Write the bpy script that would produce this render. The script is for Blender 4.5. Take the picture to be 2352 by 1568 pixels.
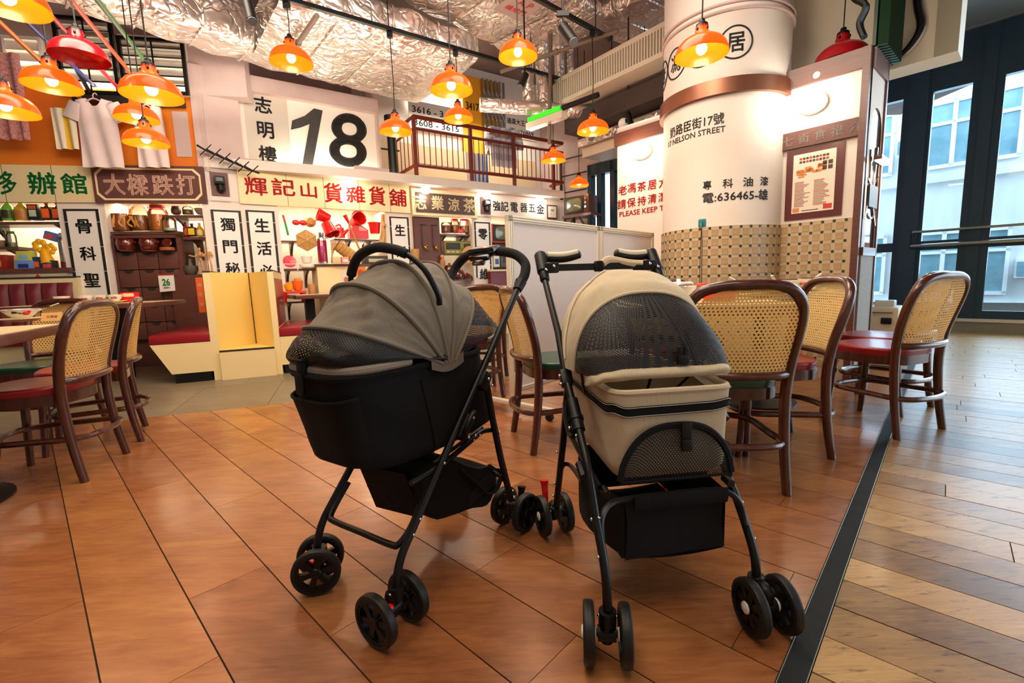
import bpy, bmesh, math, random
from math import sin, cos, pi, radians, sqrt, atan2, hypot
from mathutils import Vector, Matrix, noise
random.seed(7)
for o in list(bpy.data.objects):
    bpy.data.objects.remove(o, do_unlink=True)
SC = bpy.context.scene
COL = SC.collection

# ---------------------------------------------------------------- camera
F, TH, RO, YAW, CH = 1054.777, .1321279, -.0320433, -.812011, .84727
cam = bpy.data.cameras.new('camera')
cam.sensor_width = 36.0
cam.lens = F / 2352 * 36
cam.clip_start = .02
camo = bpy.data.objects.new('camera', cam)
COL.objects.link(camo)
_r0, _u0, _f0 = Vector((1, 0, 0)), Vector((0, sin(TH), cos(TH))), Vector((0, cos(TH), -sin(TH)))
_rt, _up = _r0 * cos(RO) + _u0 * sin(RO), -_r0 * sin(RO) + _u0 * cos(RO)
camo.matrix_world = Matrix(((_rt.x, _up.x, -_f0.x, 0), (_rt.y, _up.y, -_f0.y, 0), (_rt.z, _up.z, -_f0.z, CH), (0, 0, 0, 1)))
SC.camera = camo

# ---------------------------------------------------------------- world and lights
world = bpy.data.worlds.new('sky')
SC.world = world
world.use_nodes = True
_n = world.node_tree.nodes
_n['Background'].inputs[0].default_value = (.74, .88, 1.0, 1)
_n['Background'].inputs[1].default_value = 2.6
SC.view_settings.view_transform = 'Standard'
SC.view_settings.look = 'None'
SC.view_settings.gamma = 1
SC.view_settings.exposure = .75
SC.view_settings.use_curve_mapping = False
SC.cycles.use_denoising = True
SC.cycles.max_bounces = 7
SC.cycles.sample_clamp_indirect = 6
SC.cycles.caustics_reflective = False
SC.cycles.caustics_refractive = False

def lamp(name, kind, loc, energy, col=(1, .82, .62), size=.1, target=None, spot=None, parent=None, sy=None, blend=.6):
    d = bpy.data.lights.new(name, kind)
    d.energy, d.color = energy, col
    if kind == 'AREA':
        d.size = size
        if sy:
            d.shape, d.size_y = 'RECTANGLE', sy
    else:
        d.shadow_soft_size = size
    if spot:
        d.spot_size, d.spot_blend = radians(spot), blend
    o = bpy.data.objects.new(name, d)
    COL.objects.link(o)
    o.location = loc
    if target is not None:
        o.rotation_euler = (Vector(target) - Vector(loc)).to_track_quat('-Z', 'Y').to_euler()
    if parent:
        o.parent = parent
    return o
# unseen warm area lights added overhead to brighten hall, screen and stall fronts
WARM = (1, .84, .66)
lamp('room_fill', 'AREA', (-1.2, 2.3, 3.05), 17, WARM, 1.6, (-1.2, 2.3, 0), sy=1.2)
lamp('room_fill', 'AREA', (.5, 2.9, 3.05), 26, WARM, 1.4, (.7, 3.2, 0), sy=1.0)
lamp('room_fill', 'AREA', (-.3, 1.6, 3.0), 18, WARM, .8, (.5, 3.2, .8), sy=.8)
lamp('room_fill', 'AREA', (.0, .1, 3.1), 24, WARM, 2.4, (0, .4, 0), sy=1.2)
lamp('room_fill', 'AREA', (-3.2, 1.2, 3.1), 11, WARM, 1.4, (-3.2, 1.6, 0), sy=1.4)
lamp('room_fill', 'AREA', (-2.3, 2.9, 2.95), 26, WARM, 1.4, (-3.1, 5.1, 1.5), sy=.8)
lamp('room_fill', 'AREA', (-.5, 3.7, 2.95), 14, WARM, 1.2, (-1.4, 5.9, 1.7), sy=.8)
# added uplights without fixtures: they wash the foil ducts and the upper walls
lamp('upward_fill', 'AREA', (-2.6, 4.9, 2.5), 14, (1, .86, .70), 2.6, (-2.5, 4.3, 4.3), sy=.2)
lamp('upward_fill', 'AREA', (-.6, 5.6, 2.55), 5, (1, .86, .70), 2.6, (-.4, 4.6, 4.3), sy=.2)
lamp('upward_fill', 'AREA', (.9, 3.0, 2.9), 10, (1, .80, .72), 1.8, (.9, 3.2, 4.3), sy=1.2)
lamp('upward_fill', 'AREA', (-1.6, 2.6, 2.9), 14, (1, .78, .70), 1.8, (-1.6, 2.8, 4.3), sy=1.2)
# daylight through the tall glazing on the right
lamp('window_light', 'AREA', (6.15, 6.45, 2.6), 240, (.62, .82, 1), 5.5, (2.2, 2.6, .3), sy=4.0)

# ---------------------------------------------------------------- turning a pixel of the 2352x1568 frame into a place
CC = Vector((0, 0, CH))
def ray(u, v):
    x, y = u - 1176., 784. - v
    xr, yr = cos(RO) * x - sin(RO) * y, sin(RO) * x + cos(RO) * y
    return Vector((xr, F * cos(TH) + yr * sin(TH), yr * cos(TH) - F * sin(TH)))
def onz(u, v, z=0.):
    r = ray(u, v)
    return CC + r * ((z - CH) / r.z)
def onY(u, v, Y):
    r = ray(u, v)
    return CC + r * (Y / r.y)
def onplane(u, v, p, n):
    r = ray(u, v)
    return CC + r * ((Vector(p) - CC).dot(Vector(n)) / r.dot(Vector(n)))

# ---------------------------------------------------------------- materials
def lin(h):
    if isinstance(h, str):
        h = h.lstrip('#')
        c = [int(h[i:i + 2], 16) / 255 for i in (0, 2, 4)]
        return [x / 12.92 if x <= .04045 else ((x + .055) / 1.055) ** 2.4 for x in c]
    return list(h)
class N:
    def __init__(s, name):
        s.m = bpy.data.materials.new(name)
        s.m.use_nodes = True
        s.t = s.m.node_tree
        s.b = s.t.nodes['Principled BSDF']
        s.out = s.t.nodes['Material Output']
    def n(s, typ, **k):
        o = s.t.nodes.new('ShaderNode' + typ)
        for a, b in k.items():
            setattr(o, a, b)
        return o
    def l(s, a, b):
        s.t.links.new(a, b)
    def set(s, **k):
        for a, b in k.items():
            s.b.inputs[a.replace('_', ' ')].default_value = b
    def coords(s, kind='Object', scale=(1, 1, 1), rot=(0, 0, 0), off=None):
        tc = s.n('TexCoord')
        mp = s.n('Mapping')
        mp.inputs['Scale'].default_value = scale
        mp.inputs['Rotation'].default_value = rot
        s.l(tc.outputs[kind], mp.inputs['Vector'])
        if off is not None:
            s.l(off, mp.inputs['Location'])
        return mp.outputs[0]
    def noise(s, vec, scale, detail=3, rough=.55, dist=0):
        t = s.n('TexNoise')
        t.inputs['Scale'].default_value = scale
        t.inputs['Detail'].default_value = detail
        t.inputs['Roughness'].default_value = rough
        t.inputs['Distortion'].default_value = dist
        s.l(vec, t.inputs['Vector'])
        return t.outputs['Fac']
    def ramp(s, fac, stops):
        r = s.n('ValToRGB')
        e = r.color_ramp.elements
        while len(e) < len(stops):
            e.new(.5)
        for i, (p, c) in enumerate(stops):
            e[i].position = p
            e[i].color = (*lin(c), 1)
        s.l(fac, r.inputs[0])
        return r.outputs[0]
    def math(s, op, a, b=None):
        m = s.n('Math', operation=op)
        for i, x in enumerate((a, b)):
            if x is None:
                continue
            if isinstance(x, (int, float)):
                m.inputs[i].default_value = x
            else:
                s.l(x, m.inputs[i])
        return m.outputs[0]
    def bump(s, h, strength=.2, dist=.01):
        b = s.n('Bump')
        b.inputs['Strength'].default_value = strength
        b.inputs['Distance'].default_value = dist
        s.l(h, b.inputs['Height'])
        s.l(b.outputs[0], s.b.inputs['Normal'])
def mat(name, c, rough=.5, metal=0, c2=None, vs=6, stretch=(1, 1, 1), bump=0, bs=60, coat=0, spec=None, emit=0, alpha=None, trans=0):
    k = N(name)
    k.set(Base_Color=(*lin(c), 1), Roughness=rough, Metallic=metal)
    if coat:
        k.set(Coat_Weight=coat, Coat_Roughness=.12)
    if spec is not None:
        k.set(Specular_IOR_Level=spec)
    if trans:
        k.set(Transmission_Weight=trans)
    if c2:
        v = k.coords(scale=stretch)
        k.l(k.ramp(k.noise(v, vs, 4), [(.3, c), (.7, c2)]), k.b.inputs['Base Color'])
    if bump:
        k.bump(k.noise(k.coords(scale=stretch), bs, 3), bump, .004)
    if emit:
        k.set(Emission_Color=(*lin(c), 1), Emission_Strength=emit)
    if alpha is not None:
        k.set(Alpha=alpha)
    return k.m
def holes(k, px, py, r, kind='UV', stagger=True):
    tc = k.n('TexCoord')
    sc = k.n('VectorMath', operation='MULTIPLY')
    sc.inputs[1].default_value = (1 / px, 1 / py, 0)
    k.l(tc.outputs[kind], sc.inputs[0])
    ds = []
    for o in ((0, .5) if stagger else (0,)):
        a = k.n('VectorMath', operation='ADD')
        a.inputs[1].default_value = (o, o, 0)
        k.l(sc.outputs[0], a.inputs[0])
        f = k.n('VectorMath', operation='FRACTION')
        k.l(a.outputs[0], f.inputs[0])
        s = k.n('VectorMath', operation='SUBTRACT')
        s.inputs[1].default_value = (.5, .5, 0)
        k.l(f.outputs[0], s.inputs[0])
        q = k.n('VectorMath', operation='MULTIPLY')
        q.inputs[1].default_value = (px, py, 0)
        k.l(s.outputs[0], q.inputs[0])
        ln = k.n('VectorMath', operation='LENGTH')
        k.l(q.outputs[0], ln.inputs[0])
        ds.append(ln.outputs['Value'])
    d = k.math('MINIMUM', ds[0], ds[1]) if stagger else ds[0]
    return k.math('LESS_THAN', d, r), d
def perforated(name, c, px, py, r, rough=.7, c2=None, bump=0, stagger=True, glow=0):
    k = N(name)
    k.set(Base_Color=(*lin(c), 1), Roughness=rough)
    if c2:
        k.l(k.ramp(k.noise(k.coords('UV'), 90, 3), [(.3, c), (.7, c2)]), k.b.inputs['Base Color'])
    h, d = holes(k, px, py, r, stagger=stagger)
    if bump:
        k.bump(d, bump, .003)
    tr = k.n('BsdfTransparent')
    mx = k.n('MixShader')
    body = k.b.outputs[0]
    if glow:                                   # thin strands let some light through
        tl = k.n('BsdfTranslucent'); tl.inputs[0].default_value = (*lin(c), 1)
        m2 = k.n('MixShader'); m2.inputs[0].default_value = glow
        k.l(body, m2.inputs[1]); k.l(tl.outputs[0], m2.inputs[2]); body = m2.outputs[0]
    k.l(h, mx.inputs[0]); k.l(body, mx.inputs[1]); k.l(tr.outputs[0], mx.inputs[2])
    k.l(mx.outputs[0], k.out.inputs[0])
    return k.m
def woodpiece(name, cols, ang, rough=.35, gs=9, stretch=(1.2, 14, 1), tone=.25, worn=None, coat=.3, bump=.05):
    k = N(name)
    oi = k.n('ObjectInfo')
    cm = k.n('CombineXYZ')
    k.l(k.math('MULTIPLY', oi.outputs['Random'], 37.), cm.inputs[0])
    k.l(k.math('MULTIPLY', oi.outputs['Random'], 91.), cm.inputs[1])
    v = k.coords('Object', stretch, (0, 0, ang), cm.outputs[0])
    g = k.noise(v, gs, 5, .6, 1.2)
    v2 = k.coords('Object', (1, 2.4, 1), (0, 0, ang), cm.outputs[0])
    big = k.noise(v2, 2.4, 3, .5, 1.5)
    f = k.math('ADD', k.math('MULTIPLY', g, .45), k.math('MULTIPLY', big, .55))
    f = k.math('ADD', f, k.math('MULTIPLY', k.math('SUBTRACT', oi.outputs['Random'], .5), tone))
    col = k.ramp(f, [(.25, cols[0]), (.5, cols[1]), (.75, cols[2])])
    if worn:
        w = k.noise(k.coords('Object', (1.5, 8, 1), (0, 0, ang), cm.outputs[0]), 7, 8, .75)
        wf = k.ramp(w, [(.555, '000000'), (.64, 'ffffff')])
        mx = k.n('MixRGB')
        k.l(k.math('MULTIPLY', wf, .75), mx.inputs[0]); k.l(col, mx.inputs[1])
        mx.inputs[2].default_value = (*lin(worn), 1)
        col = mx.outputs[0]
    k.l(col, k.b.inputs['Base Color'])
    k.set(Roughness=rough, Coat_Weight=coat, Coat_Roughness=.18)
    k.bump(g, bump, .002)
    return k.m
M = {}
M['white_wall'] = mat('white_wall_paint', 'efe6dc', .75, c2='e6dad0', vs=2, bump=.06, bs=40)
M['pink_wall'] = mat('aged_wall_paint', 'd9c3bd', .8, c2='c9b0aa', vs=2.2, bump=.1, bs=30)
M['orange_wall'] = mat('orange_paint', 'f28a1e', .7, c2='e2761a', vs=2)
M['cream'] = mat('cream_laminate', 'f0dfae', .5, c2='eddaa6', vs=3)
M['cream_yellow'] = mat('pale_yellow_laminate', 'ecd8a2', .42)
M['yellow'] = mat('yellow_laminate', 'ecd07a', .45)
M['black'] = mat('black_plastic', '0b0b0b', .42, spec=.35)
M['blackmetal'] = mat('black_powder_coat', '0b0b0b', .36, spec=.35)
M['foam'] = mat('black_foam', '0e0e0f', .85, bump=.2, bs=900)
M['rubber'] = mat('black_rubber', '13110f', .5, spec=.4, bump=.05, bs=300)
M['darktrim'] = mat('dark_trim', '26211f', .5)
M['brownwood'] = mat('brown_stained_wood', '5a332a', .38, c2='6b4034', vs=7, stretch=(1, 1, 9), coat=.2)
M['signbrown'] = mat('brown_sign_paint', '6a4038', .5, c2='5f3931', vs=3)
M['chairwood'] = mat('walnut_bentwood', '38160d', .26, c2='542617', vs=9, stretch=(3, 3, .8), coat=.6, bump=.03, bs=40)
M['redvinyl'] = mat('red_vinyl', '8e1420', .33, bump=.06, bs=260, coat=.2)
M['maroon'] = mat('maroon_vinyl', '6e1c24', .4, bump=.05, bs=200)
M['greenvinyl'] = mat('green_vinyl', '10402c', .33, bump=.06, bs=260, coat=.2)
M['cane'] = perforated('cane_webbing', 'efc87c', .0145, .0250, .0034, .5, 'dfb060', .5, glow=.3)
M['chrome'] = mat('chrome', 'd8d8d8', .18, 1)
M['steel'] = mat('brushed_steel', 'b8b8b8', .32, 1)
M['brass'] = mat('brass', 'c9982e', .25, 1)
M['bronze'] = mat('bronze_band', '9c6a52', .34, .75, c2='8a5a46', vs=3, stretch=(1, 1, .2))
M['foil'] = None
M['white'] = mat('white_plastic', 'f2f0ea', .4)
M['beigeplastic'] = mat('beige_metal', 'd8cdb6', .45)
M['red'] = mat('red_plastic', 'e01a14', .3, coat=.3)
M['redink'] = mat('red_paint', 'cf1f16', .6)
M['greenink'] = mat('green_paint', '12803c', .6)
M['blackink'] = mat('black_paint', '1a1817', .6)
M['pinkink'] = mat('pale_pink_paint', 'f0c4ae', .6)
M['creamink'] = mat('cream_paint', 'efdcae', .6)
M['greyink'] = mat('grey_paint', 'b0a39c', .6)
M['orange'] = mat('orange_plastic', 'f0761a', .35, coat=.2)
k = N('clear_glass')
_t = k.n('BsdfTransparent'); _t.inputs[0].default_value = (.93, .96, .94, 1)
_g = k.n('BsdfGlossy'); _g.inputs['Roughness'].default_value = .06
_f = k.n('Fresnel'); _f.inputs[0].default_value = 1.45
_m = k.n('MixShader'); k.l(_f.outputs[0], _m.inputs[0]); k.l(_t.outputs[0], _m.inputs[1]); k.l(_g.outputs[0], _m.inputs[2]); k.l(_m.outputs[0], k.out.inputs[0])
M['glass'] = k.m
M['straw'] = mat('woven_straw', 'd3a866', .8, c2='bb8a4a', vs=40, bump=.5, bs=120)
M['porcelain'] = mat('white_porcelain', 'f3eee2', .16, coat=.4)
M['screen_panel'] = mat('grey_board_fabric', 'd9d2cd', .9, c2='d0c8c4', vs=300, bump=.1, bs=700)
M['dkgreen'] = mat('green_enamel', '123c1e', .4)
M['bluegrey'] = mat('dark_window_frame', '1c3340', .45)
M['greyceil'] = mat('grey_ceiling_panel', '6f7478', .6)
def fabric(name, c1, c2, sc=420, bump=.3, rough=.85, sheen=.1):
    k = N(name)
    v = k.coords('UV')
    a = k.noise(v, sc, 3, .7)
    v2 = k.coords('UV', (1, 6, 1))
    b = k.noise(v2, sc * .45, 2)
    f = k.math('ADD', k.math('MULTIPLY', a, .5), k.math('MULTIPLY', b, .5))
    k.l(k.ramp(f, [(.32, c1), (.68, c2)]), k.b.inputs['Base Color'])
    wr = k.noise(k.coords('UV', (1, 1, 1)), 9, 4, .55, .8)
    h = k.math('ADD', k.math('MULTIPLY', a, .06), wr)
    k.bump(h, bump, .012)
    k.set(Roughness=rough, Specular_IOR_Level=.2)
    k.b.inputs['Sheen Weight'].default_value = sheen
    return k.m
M['greyfab'] = fabric('grey_melange_fabric', '5a5248', '8e8272', 420, .5)
M['greyfab2'] = fabric('light_grey_melange_fabric', '786d5f', '9c9080')
M['blackfab'] = fabric('black_canvas', '0a0a0b', '151517', 300, .4, .85, .03)
M['beigefab'] = fabric('beige_canvas', 'bcaa8d', 'cdbd9f', 300, .25)
M['net'] = perforated('black_mesh_net', '0c0c0d', .0067, .0110, .0016, .6)
M['finenet'] = perforated('fine_black_mesh', '0c0c0d', .0050, .0084, .0012, .6)
M['net2'] = perforated('black_window_mesh', '0e0e0f', .0074, .0100, .0021, .6)
k = N('foil_insulation')
_v = k.coords('Object', (1, 1, 1))
_a = k.noise(_v, 3.2, 2, .5, 1.2)
_w = k.n('TexVoronoi'); _w.feature = 'DISTANCE_TO_EDGE'; _w.inputs['Scale'].default_value = 3.2
_x = k.noise(_v, 4, 2)
_mv = k.n('VectorMath', operation='ADD'); k.l(_v, _mv.inputs[0])
_cx = k.n('CombineXYZ'); k.l(_x, _cx.inputs[0]); k.l(_x, _cx.inputs[1]); k.l(_x, _cx.inputs[2]); k.l(_cx.outputs[0], _mv.inputs[1])
k.l(_mv.outputs[0], _w.inputs['Vector'])
_c = k.noise(_v, 26, 3, .6, .8)
_h = k.math('ADD', k.math('MULTIPLY', _a, .9), k.math('MULTIPLY', k.math('MINIMUM', _w.outputs['Distance'], .12), 1.1))
k.bump(k.math('ADD', _h, k.math('MULTIPLY', _c, .03)), .6, .13)
k.l(k.ramp(k.noise(_v, 1.1, 2), [(.35, 'efe6da'), (.65, 'd8c4ba')]), k.b.inputs['Base Color'])
k.set(Metallic=.8, Roughness=.34)
M['foil'] = k.m
# pendant shade: red outside, orange-yellow inside, thin plastic that lets the bulb glow through
k = N('red_lamp_shade')
geo = k.n('NewGeometry')
cm = k.n('MixRGB')
cm.inputs[1].default_value = (*lin('ff4514'), 1)
cm.inputs[2].default_value = (*lin('ff9410'), 1)
k.l(geo.outputs['Backfacing'], cm.inputs[0])
k.l(cm.outputs[0], k.b.inputs['Base Color'])
k.set(Roughness=.25, Coat_Weight=.4)
tr = k.n('BsdfTranslucent'); tr.inputs[0].default_value = (*lin('ff5210'), 1)
mx = k.n('MixShader'); mx.inputs[0].default_value = .45
k.l(k.b.outputs[0], mx.inputs[1]); k.l(tr.outputs[0], mx.inputs[2])
k.l(mx.outputs[0], k.out.inputs[0])
M['shade'] = k.m
M['shade_off'] = mat('red_lamp_shade_unlit', 'b5101c', .25, coat=.4)
M['bulb'] = mat('lit_bulb', 'ffe9c4', .4, emit=14)
M['globe'] = mat('lit_opal_glass', 'fff4e2', .4, emit=3.2)
M['led'] = mat('lit_strip', 'ffe9b8', .4, emit=6)
M['tile_wood'] = woodpiece('wood_look_tile', ['764424', '9a6038', 'b47a46'], -YAW - pi / 2, .27, 7, (1, 7, 1), .22, coat=.35)
M['plank'] = woodpiece('worn_oak_plank', ['74542f', 'a07a48', 'bd965f'], -YAW - pi / 2, .38, 8, (1.2, 16, 1), .5, worn='3f3022', coat=.15, bump=.1)
M['tile_grey'] = woodpiece('grey_stone_tile', ['6e6450', '7c725e', '89806c'], radians(-20), .42, 7, (1, 5, 1), .15, coat=.15)
M['grout'] = mat('dark_grout', '3a3020', .8)
M['strip'] = mat('black_floor_strip', '11100e', .6, c2='1d1c18', vs=14, spec=.25)

# ---------------------------------------------------------------- mesh building
class MB:
    def __init__(s):
        s.v, s.f, s.uv, s.mi = [], [], {}, {}
        s.mx = None
        s.cur = 0
    def add(s, vs, fs, uvs=None):
        b = len(s.v)
        if s.mx is not None:
            vs = [s.mx @ Vector(p) for p in vs]
        s.v += [tuple(p) for p in vs]
        for i, f in enumerate(fs):
            if s.cur:
                s.mi[len(s.f)] = s.cur
            if uvs:
                s.uv[len(s.f)] = [uvs[j] for j in f]
            s.f.append([b + j for j in f])
        return s
    def box(s, c, d, rz=0, rot=None):
        x, y, z = d[0] / 2, d[1] / 2, d[2] / 2
        vs = [Vector((i * x, j * y, k * z)) for k in (-1, 1) for j in (-1, 1) for i in (-1, 1)]
        R = rot if rot is not None else Matrix.Rotation(rz, 3, 'Z')
        vs = [R @ p + Vector(c) for p in vs]
        return s.add(vs, [(0, 2, 3, 1), (4, 5, 7, 6), (0, 1, 5, 4), (1, 3, 7, 5), (3, 2, 6, 7), (2, 0, 4, 6)])
    def box2(s, a, b):
        return s.box([(a[i] + b[i]) / 2 for i in range(3)], [abs(b[i] - a[i]) for i in range(3)])
    def rbox(s, c, d, r=.01, rz=0, rot=None):
        bm = bmesh.new()
        bmesh.ops.create_cube(bm, size=1)
        bmesh.ops.scale(bm, vec=d, verts=bm.verts)
        bmesh.ops.bevel(bm, geom=bm.edges[:], offset=min(r, min(d) * .45), segments=2, affect='EDGES', profile=.6)
        R = rot if rot is not None else Matrix.Rotation(rz, 3, 'Z')
        bm.verts.index_update()
        s.add([R @ v.co + Vector(c) for v in bm.verts], [[v.index for v in f.verts] for f in bm.faces])
        bm.free()
        return s
    def prism(s, poly, z0, z1, fn=None):
        n = len(poly)
        vs = [(p[0], p[1], z0) for p in poly] + [(p[0], p[1], z1) for p in poly]
        if fn:
            vs = [fn(*p) for p in vs]
        return s.add(vs, [list(range(n))[::-1], list(range(n, 2 * n))] + [(i, (i + 1) % n, n + (i + 1) % n, n + i) for i in range(n)])
    def tube(s, pts, r, n=8, closed=False, caps=True, sq=None):
        pts = [Vector(p) for p in pts]
        m = len(pts)
        rs = r if isinstance(r, (list, tuple)) else [r] * m
        tg = []
        for i in range(m):
            a = pts[(i - 1) % m] if closed else pts[max(i - 1, 0)]
            b = pts[(i + 1) % m] if closed else pts[min(i + 1, m - 1)]
            t = (b - a)
            tg.append(t.normalized() if t.length > 1e-9 else Vector((0, 0, 1)))
        up = Vector((0, 0, 1)) if abs(tg[0].z) < .9 else Vector((1, 0, 0))
        nv = (up - tg[0] * up.dot(tg[0])).normalized()
        vs = []
        for i in range(m):
            if i:
                nv = nv - tg[i] * nv.dot(tg[i])
                nv = nv.normalized() if nv.length > 1e-6 else tg[i].orthogonal().normalized()
            bv = tg[i].cross(nv)
            for j in range(n):
                a = 2 * pi * j / n + (pi / n if sq else 0)
                e = rs[i]
                ex, ey = (e, e) if not sq else (e * sq[0], e * sq[1])
                vs.append(pts[i] + nv * cos(a) * ex + bv * sin(a) * ey)
        fs = []
        for i in range(m if closed else m - 1):
            k = (i + 1) % m
            for j in range(n):
                fs.append((i * n + j, i * n + (j + 1) % n, k * n + (j + 1) % n, k * n + j))
        if caps and not closed:
            fs += [list(range(n))[::-1], [(m - 1) * n + j for j in range(n)]]
        return s.add(vs, fs)
    def lathe(s, prof, n=20, c=(0, 0, 0), R=None, caps=True):
        vs, fs = [], []
        m = len(prof)
        for (r, z) in prof:
            for j in range(n):
                a = 2 * pi * j / n
                p = Vector((r * cos(a), r * sin(a), z))
                vs.append((R @ p if R is not None else p) + Vector(c))
        for i in range(m - 1):
            for j in range(n):
                fs.append((i * n + j, i * n + (j + 1) % n, (i + 1) * n + (j + 1) % n, (i + 1) * n + j))
        if caps:
            if prof[0][0] > 1e-5:
                fs.append(list(range(n))[::-1])
            if prof[-1][0] > 1e-5:
                fs.append([(m - 1) * n + j for j in range(n)])
        return s.add(vs, fs)
    def cyl(s, a, b, r, n=14, r2=None):
        return s.tube([a, b], [r, r if r2 is None else r2], n)
    def ball(s, c, r, n=10, sc=(1, 1, 1)):
        pr = [(max(1e-6, r * sin(pi * i / n)), -r * cos(pi * i / n)) for i in range(n + 1)]
        return s.lathe(pr, n + 4, c, Matrix.Diagonal(sc).to_3x3() if sc != (1, 1, 1) else None, caps=False)
    def grid(s, fn, nu, nv, uvs=None, cu=False, flip=False):
        vs, uv, fs = [], [], []
        for i in range(nu + (0 if cu else 1)):
            for j in range(nv + 1):
                vs.append(fn(i / nu, j / nv))
        W = nv + 1
        rows = nu if cu else nu + 1
        if uvs:
            uv = [(uvs[0] * i / nu, uvs[1] * j / nv) for i in range(rows) for j in range(W)]
        for i in range(nu):
            k = (i + 1) % rows
            for j in range(nv):
                q = (i * W + j, k * W + j, k * W + j + 1, i * W + j + 1)
                fs.append(q[::-1] if flip else q)
        return s.add(vs, fs, uv if uvs else None)
    def mesh(s, name, mats, smooth=True, ang=38):
        me = bpy.data.meshes.new(name)
        me.from_pydata(s.v, [], s.f)
        if s.uv:
            l = me.uv_layers.new(name='UVMap')
            for p in me.polygons:
                q = s.uv.get(p.index)
                if q:
                    for li, c in zip(p.loop_indices, q):
                        l.data[li].uv = c
        for m in (mats if isinstance(mats, (list, tuple)) else [mats]):
            me.materials.append(m)
        for i, k in s.mi.items():
            me.polygons[i].material_index = k
        if smooth:
            me.shade_smooth()
            me.set_sharp_from_angle(angle=radians(ang))
        return me
    def build(s, name, mats, parent=None, smooth=True, loc=None, rotz=0, ang=38, boxuv=False):
        me = s.mesh(name, mats, smooth, ang)
        if boxuv:
            l = me.uv_layers.new(name='UVMap') if not me.uv_layers else me.uv_layers[0]
            for p in me.polygons:
                nn = p.normal
                ax = max(range(3), key=lambda i: abs(nn[i]))
                ij = [(1, 2), (0, 2), (0, 1)][ax]
                for li in p.loop_indices:
                    co = me.vertices[me.loops[li].vertex_index].co
                    l.data[li].uv = (co[ij[0]], co[ij[1]])
        o = bpy.data.objects.new(name, me)
        COL.objects.link(o)
        if parent:
            o.parent = parent
        if loc is not None:
            o.location = loc
        o.rotation_euler = (0, 0, rotz)
        return o
def link_mesh(name, me, parent=None, loc=(0, 0, 0), rot=(0, 0, 0)):
    o = bpy.data.objects.new(name, me)
    COL.objects.link(o)
    o.parent, o.location, o.rotation_euler = parent, loc, rot
    return o
def tag(o, label, cat, group=None):
    o['label'], o['category'] = label, cat
    if group:
        o['group'] = group
    return o
def thing(name, label, cat, loc=(0, 0, 0), rotz=0, group=None):
    o = bpy.data.objects.new(name, None)
    COL.objects.link(o)
    o.empty_display_size = .1
    o.location, o.rotation_euler = loc, (0, 0, rotz)
    return tag(o, label, cat, group)
def struct(o):
    o['kind'] = 'structure'
    return o
def kids(o):
    return [c for c in bpy.data.objects if c.parent == o]
def dup(root, label, loc, rotz, group=None):
    r = root.copy(); COL.objects.link(r)
    r.location, r.rotation_euler, r['label'] = loc, (0, 0, rotz), label
    if group:
        r['group'] = group
    for ch in kids(root):
        c = ch.copy(); COL.objects.link(c); c.parent = r
        for g in kids(ch):
            d = g.copy(); COL.objects.link(d); d.parent = c
    return r
def cr(pts, k=6, closed=False):
    P = [Vector(p) for p in pts]
    n = len(P)
    out = []
    for i in range(n if closed else n - 1):
        a, b, c, d = (P[(i - 1) % n], P[i], P[(i + 1) % n], P[(i + 2) % n]) if closed else (P[max(i - 1, 0)], P[i], P[i + 1], P[min(i + 2, n - 1)])
        for j in range(k):
            t = j / k
            out.append(.5 * ((2 * b) + (c - a) * t + (2 * a - 5 * b + 4 * c - d) * t * t + (3 * b - a - 3 * c + d) * t ** 3))
    if not closed:
        out.append(P[-1])
    return out

# ---------------------------------------------------------------- lettering (font outlines turned into thin raised meshes)
_tx = {}
def glyphs(txt, bold=0, shear=0):
    key = (txt, bold, shear)
    if key in _tx:
        return _tx[key]
    cu = bpy.data.curves.new('t', 'FONT')
    cu.body, cu.offset, cu.resolution_u, cu.extrude, cu.shear = txt, bold, (7 if txt in ('8', '26') else 2), .02, shear
    o = bpy.data.objects.new('t', cu)
    COL.objects.link(o)
    dg = bpy.context.evaluated_depsgraph_get()
    me = bpy.data.meshes.new_from_object(o.evaluated_get(dg), depsgraph=dg)
    vs = [tuple(v.co) for v in me.vertices]
    fs = [list(p.vertices) for p in me.polygons]
    bpy.data.objects.remove(o, do_unlink=True)
    bpy.data.curves.remove(cu); bpy.data.meshes.remove(me)
    x0, x1 = min(v[0] for v in vs), max(v[0] for v in vs)
    y0, y1 = min(v[1] for v in vs), max(v[1] for v in vs)
    vs = [((v[0] - x0) / (x1 - x0) - .5, (v[1] - y0) / (y1 - y0) - .5, v[2] / .02) for v in vs]
    _tx[key] = (vs, fs)
    return _tx[key]
def lettering(parent, items, m, y=-.004, bold=.02, name='lettering', wrap=None, shear=0, t=.0015):
    bold *= .7
    for (txt, cx, cz, w, h) in items:
        b = MB()
        vs, fs = glyphs(txt, 0, shear)
        e = bold * h
        for ox, oz in (((0, 0), (e, 0), (-e, 0), (0, e), (0, -e)) if bold > .006 else ((0, 0),)):
            b.add([(cx + p[0] * w + ox, y - p[2] * t, cz + p[1] * h + oz) for p in vs], fs)
        b.build(name, m, parent, smooth=False)

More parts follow.
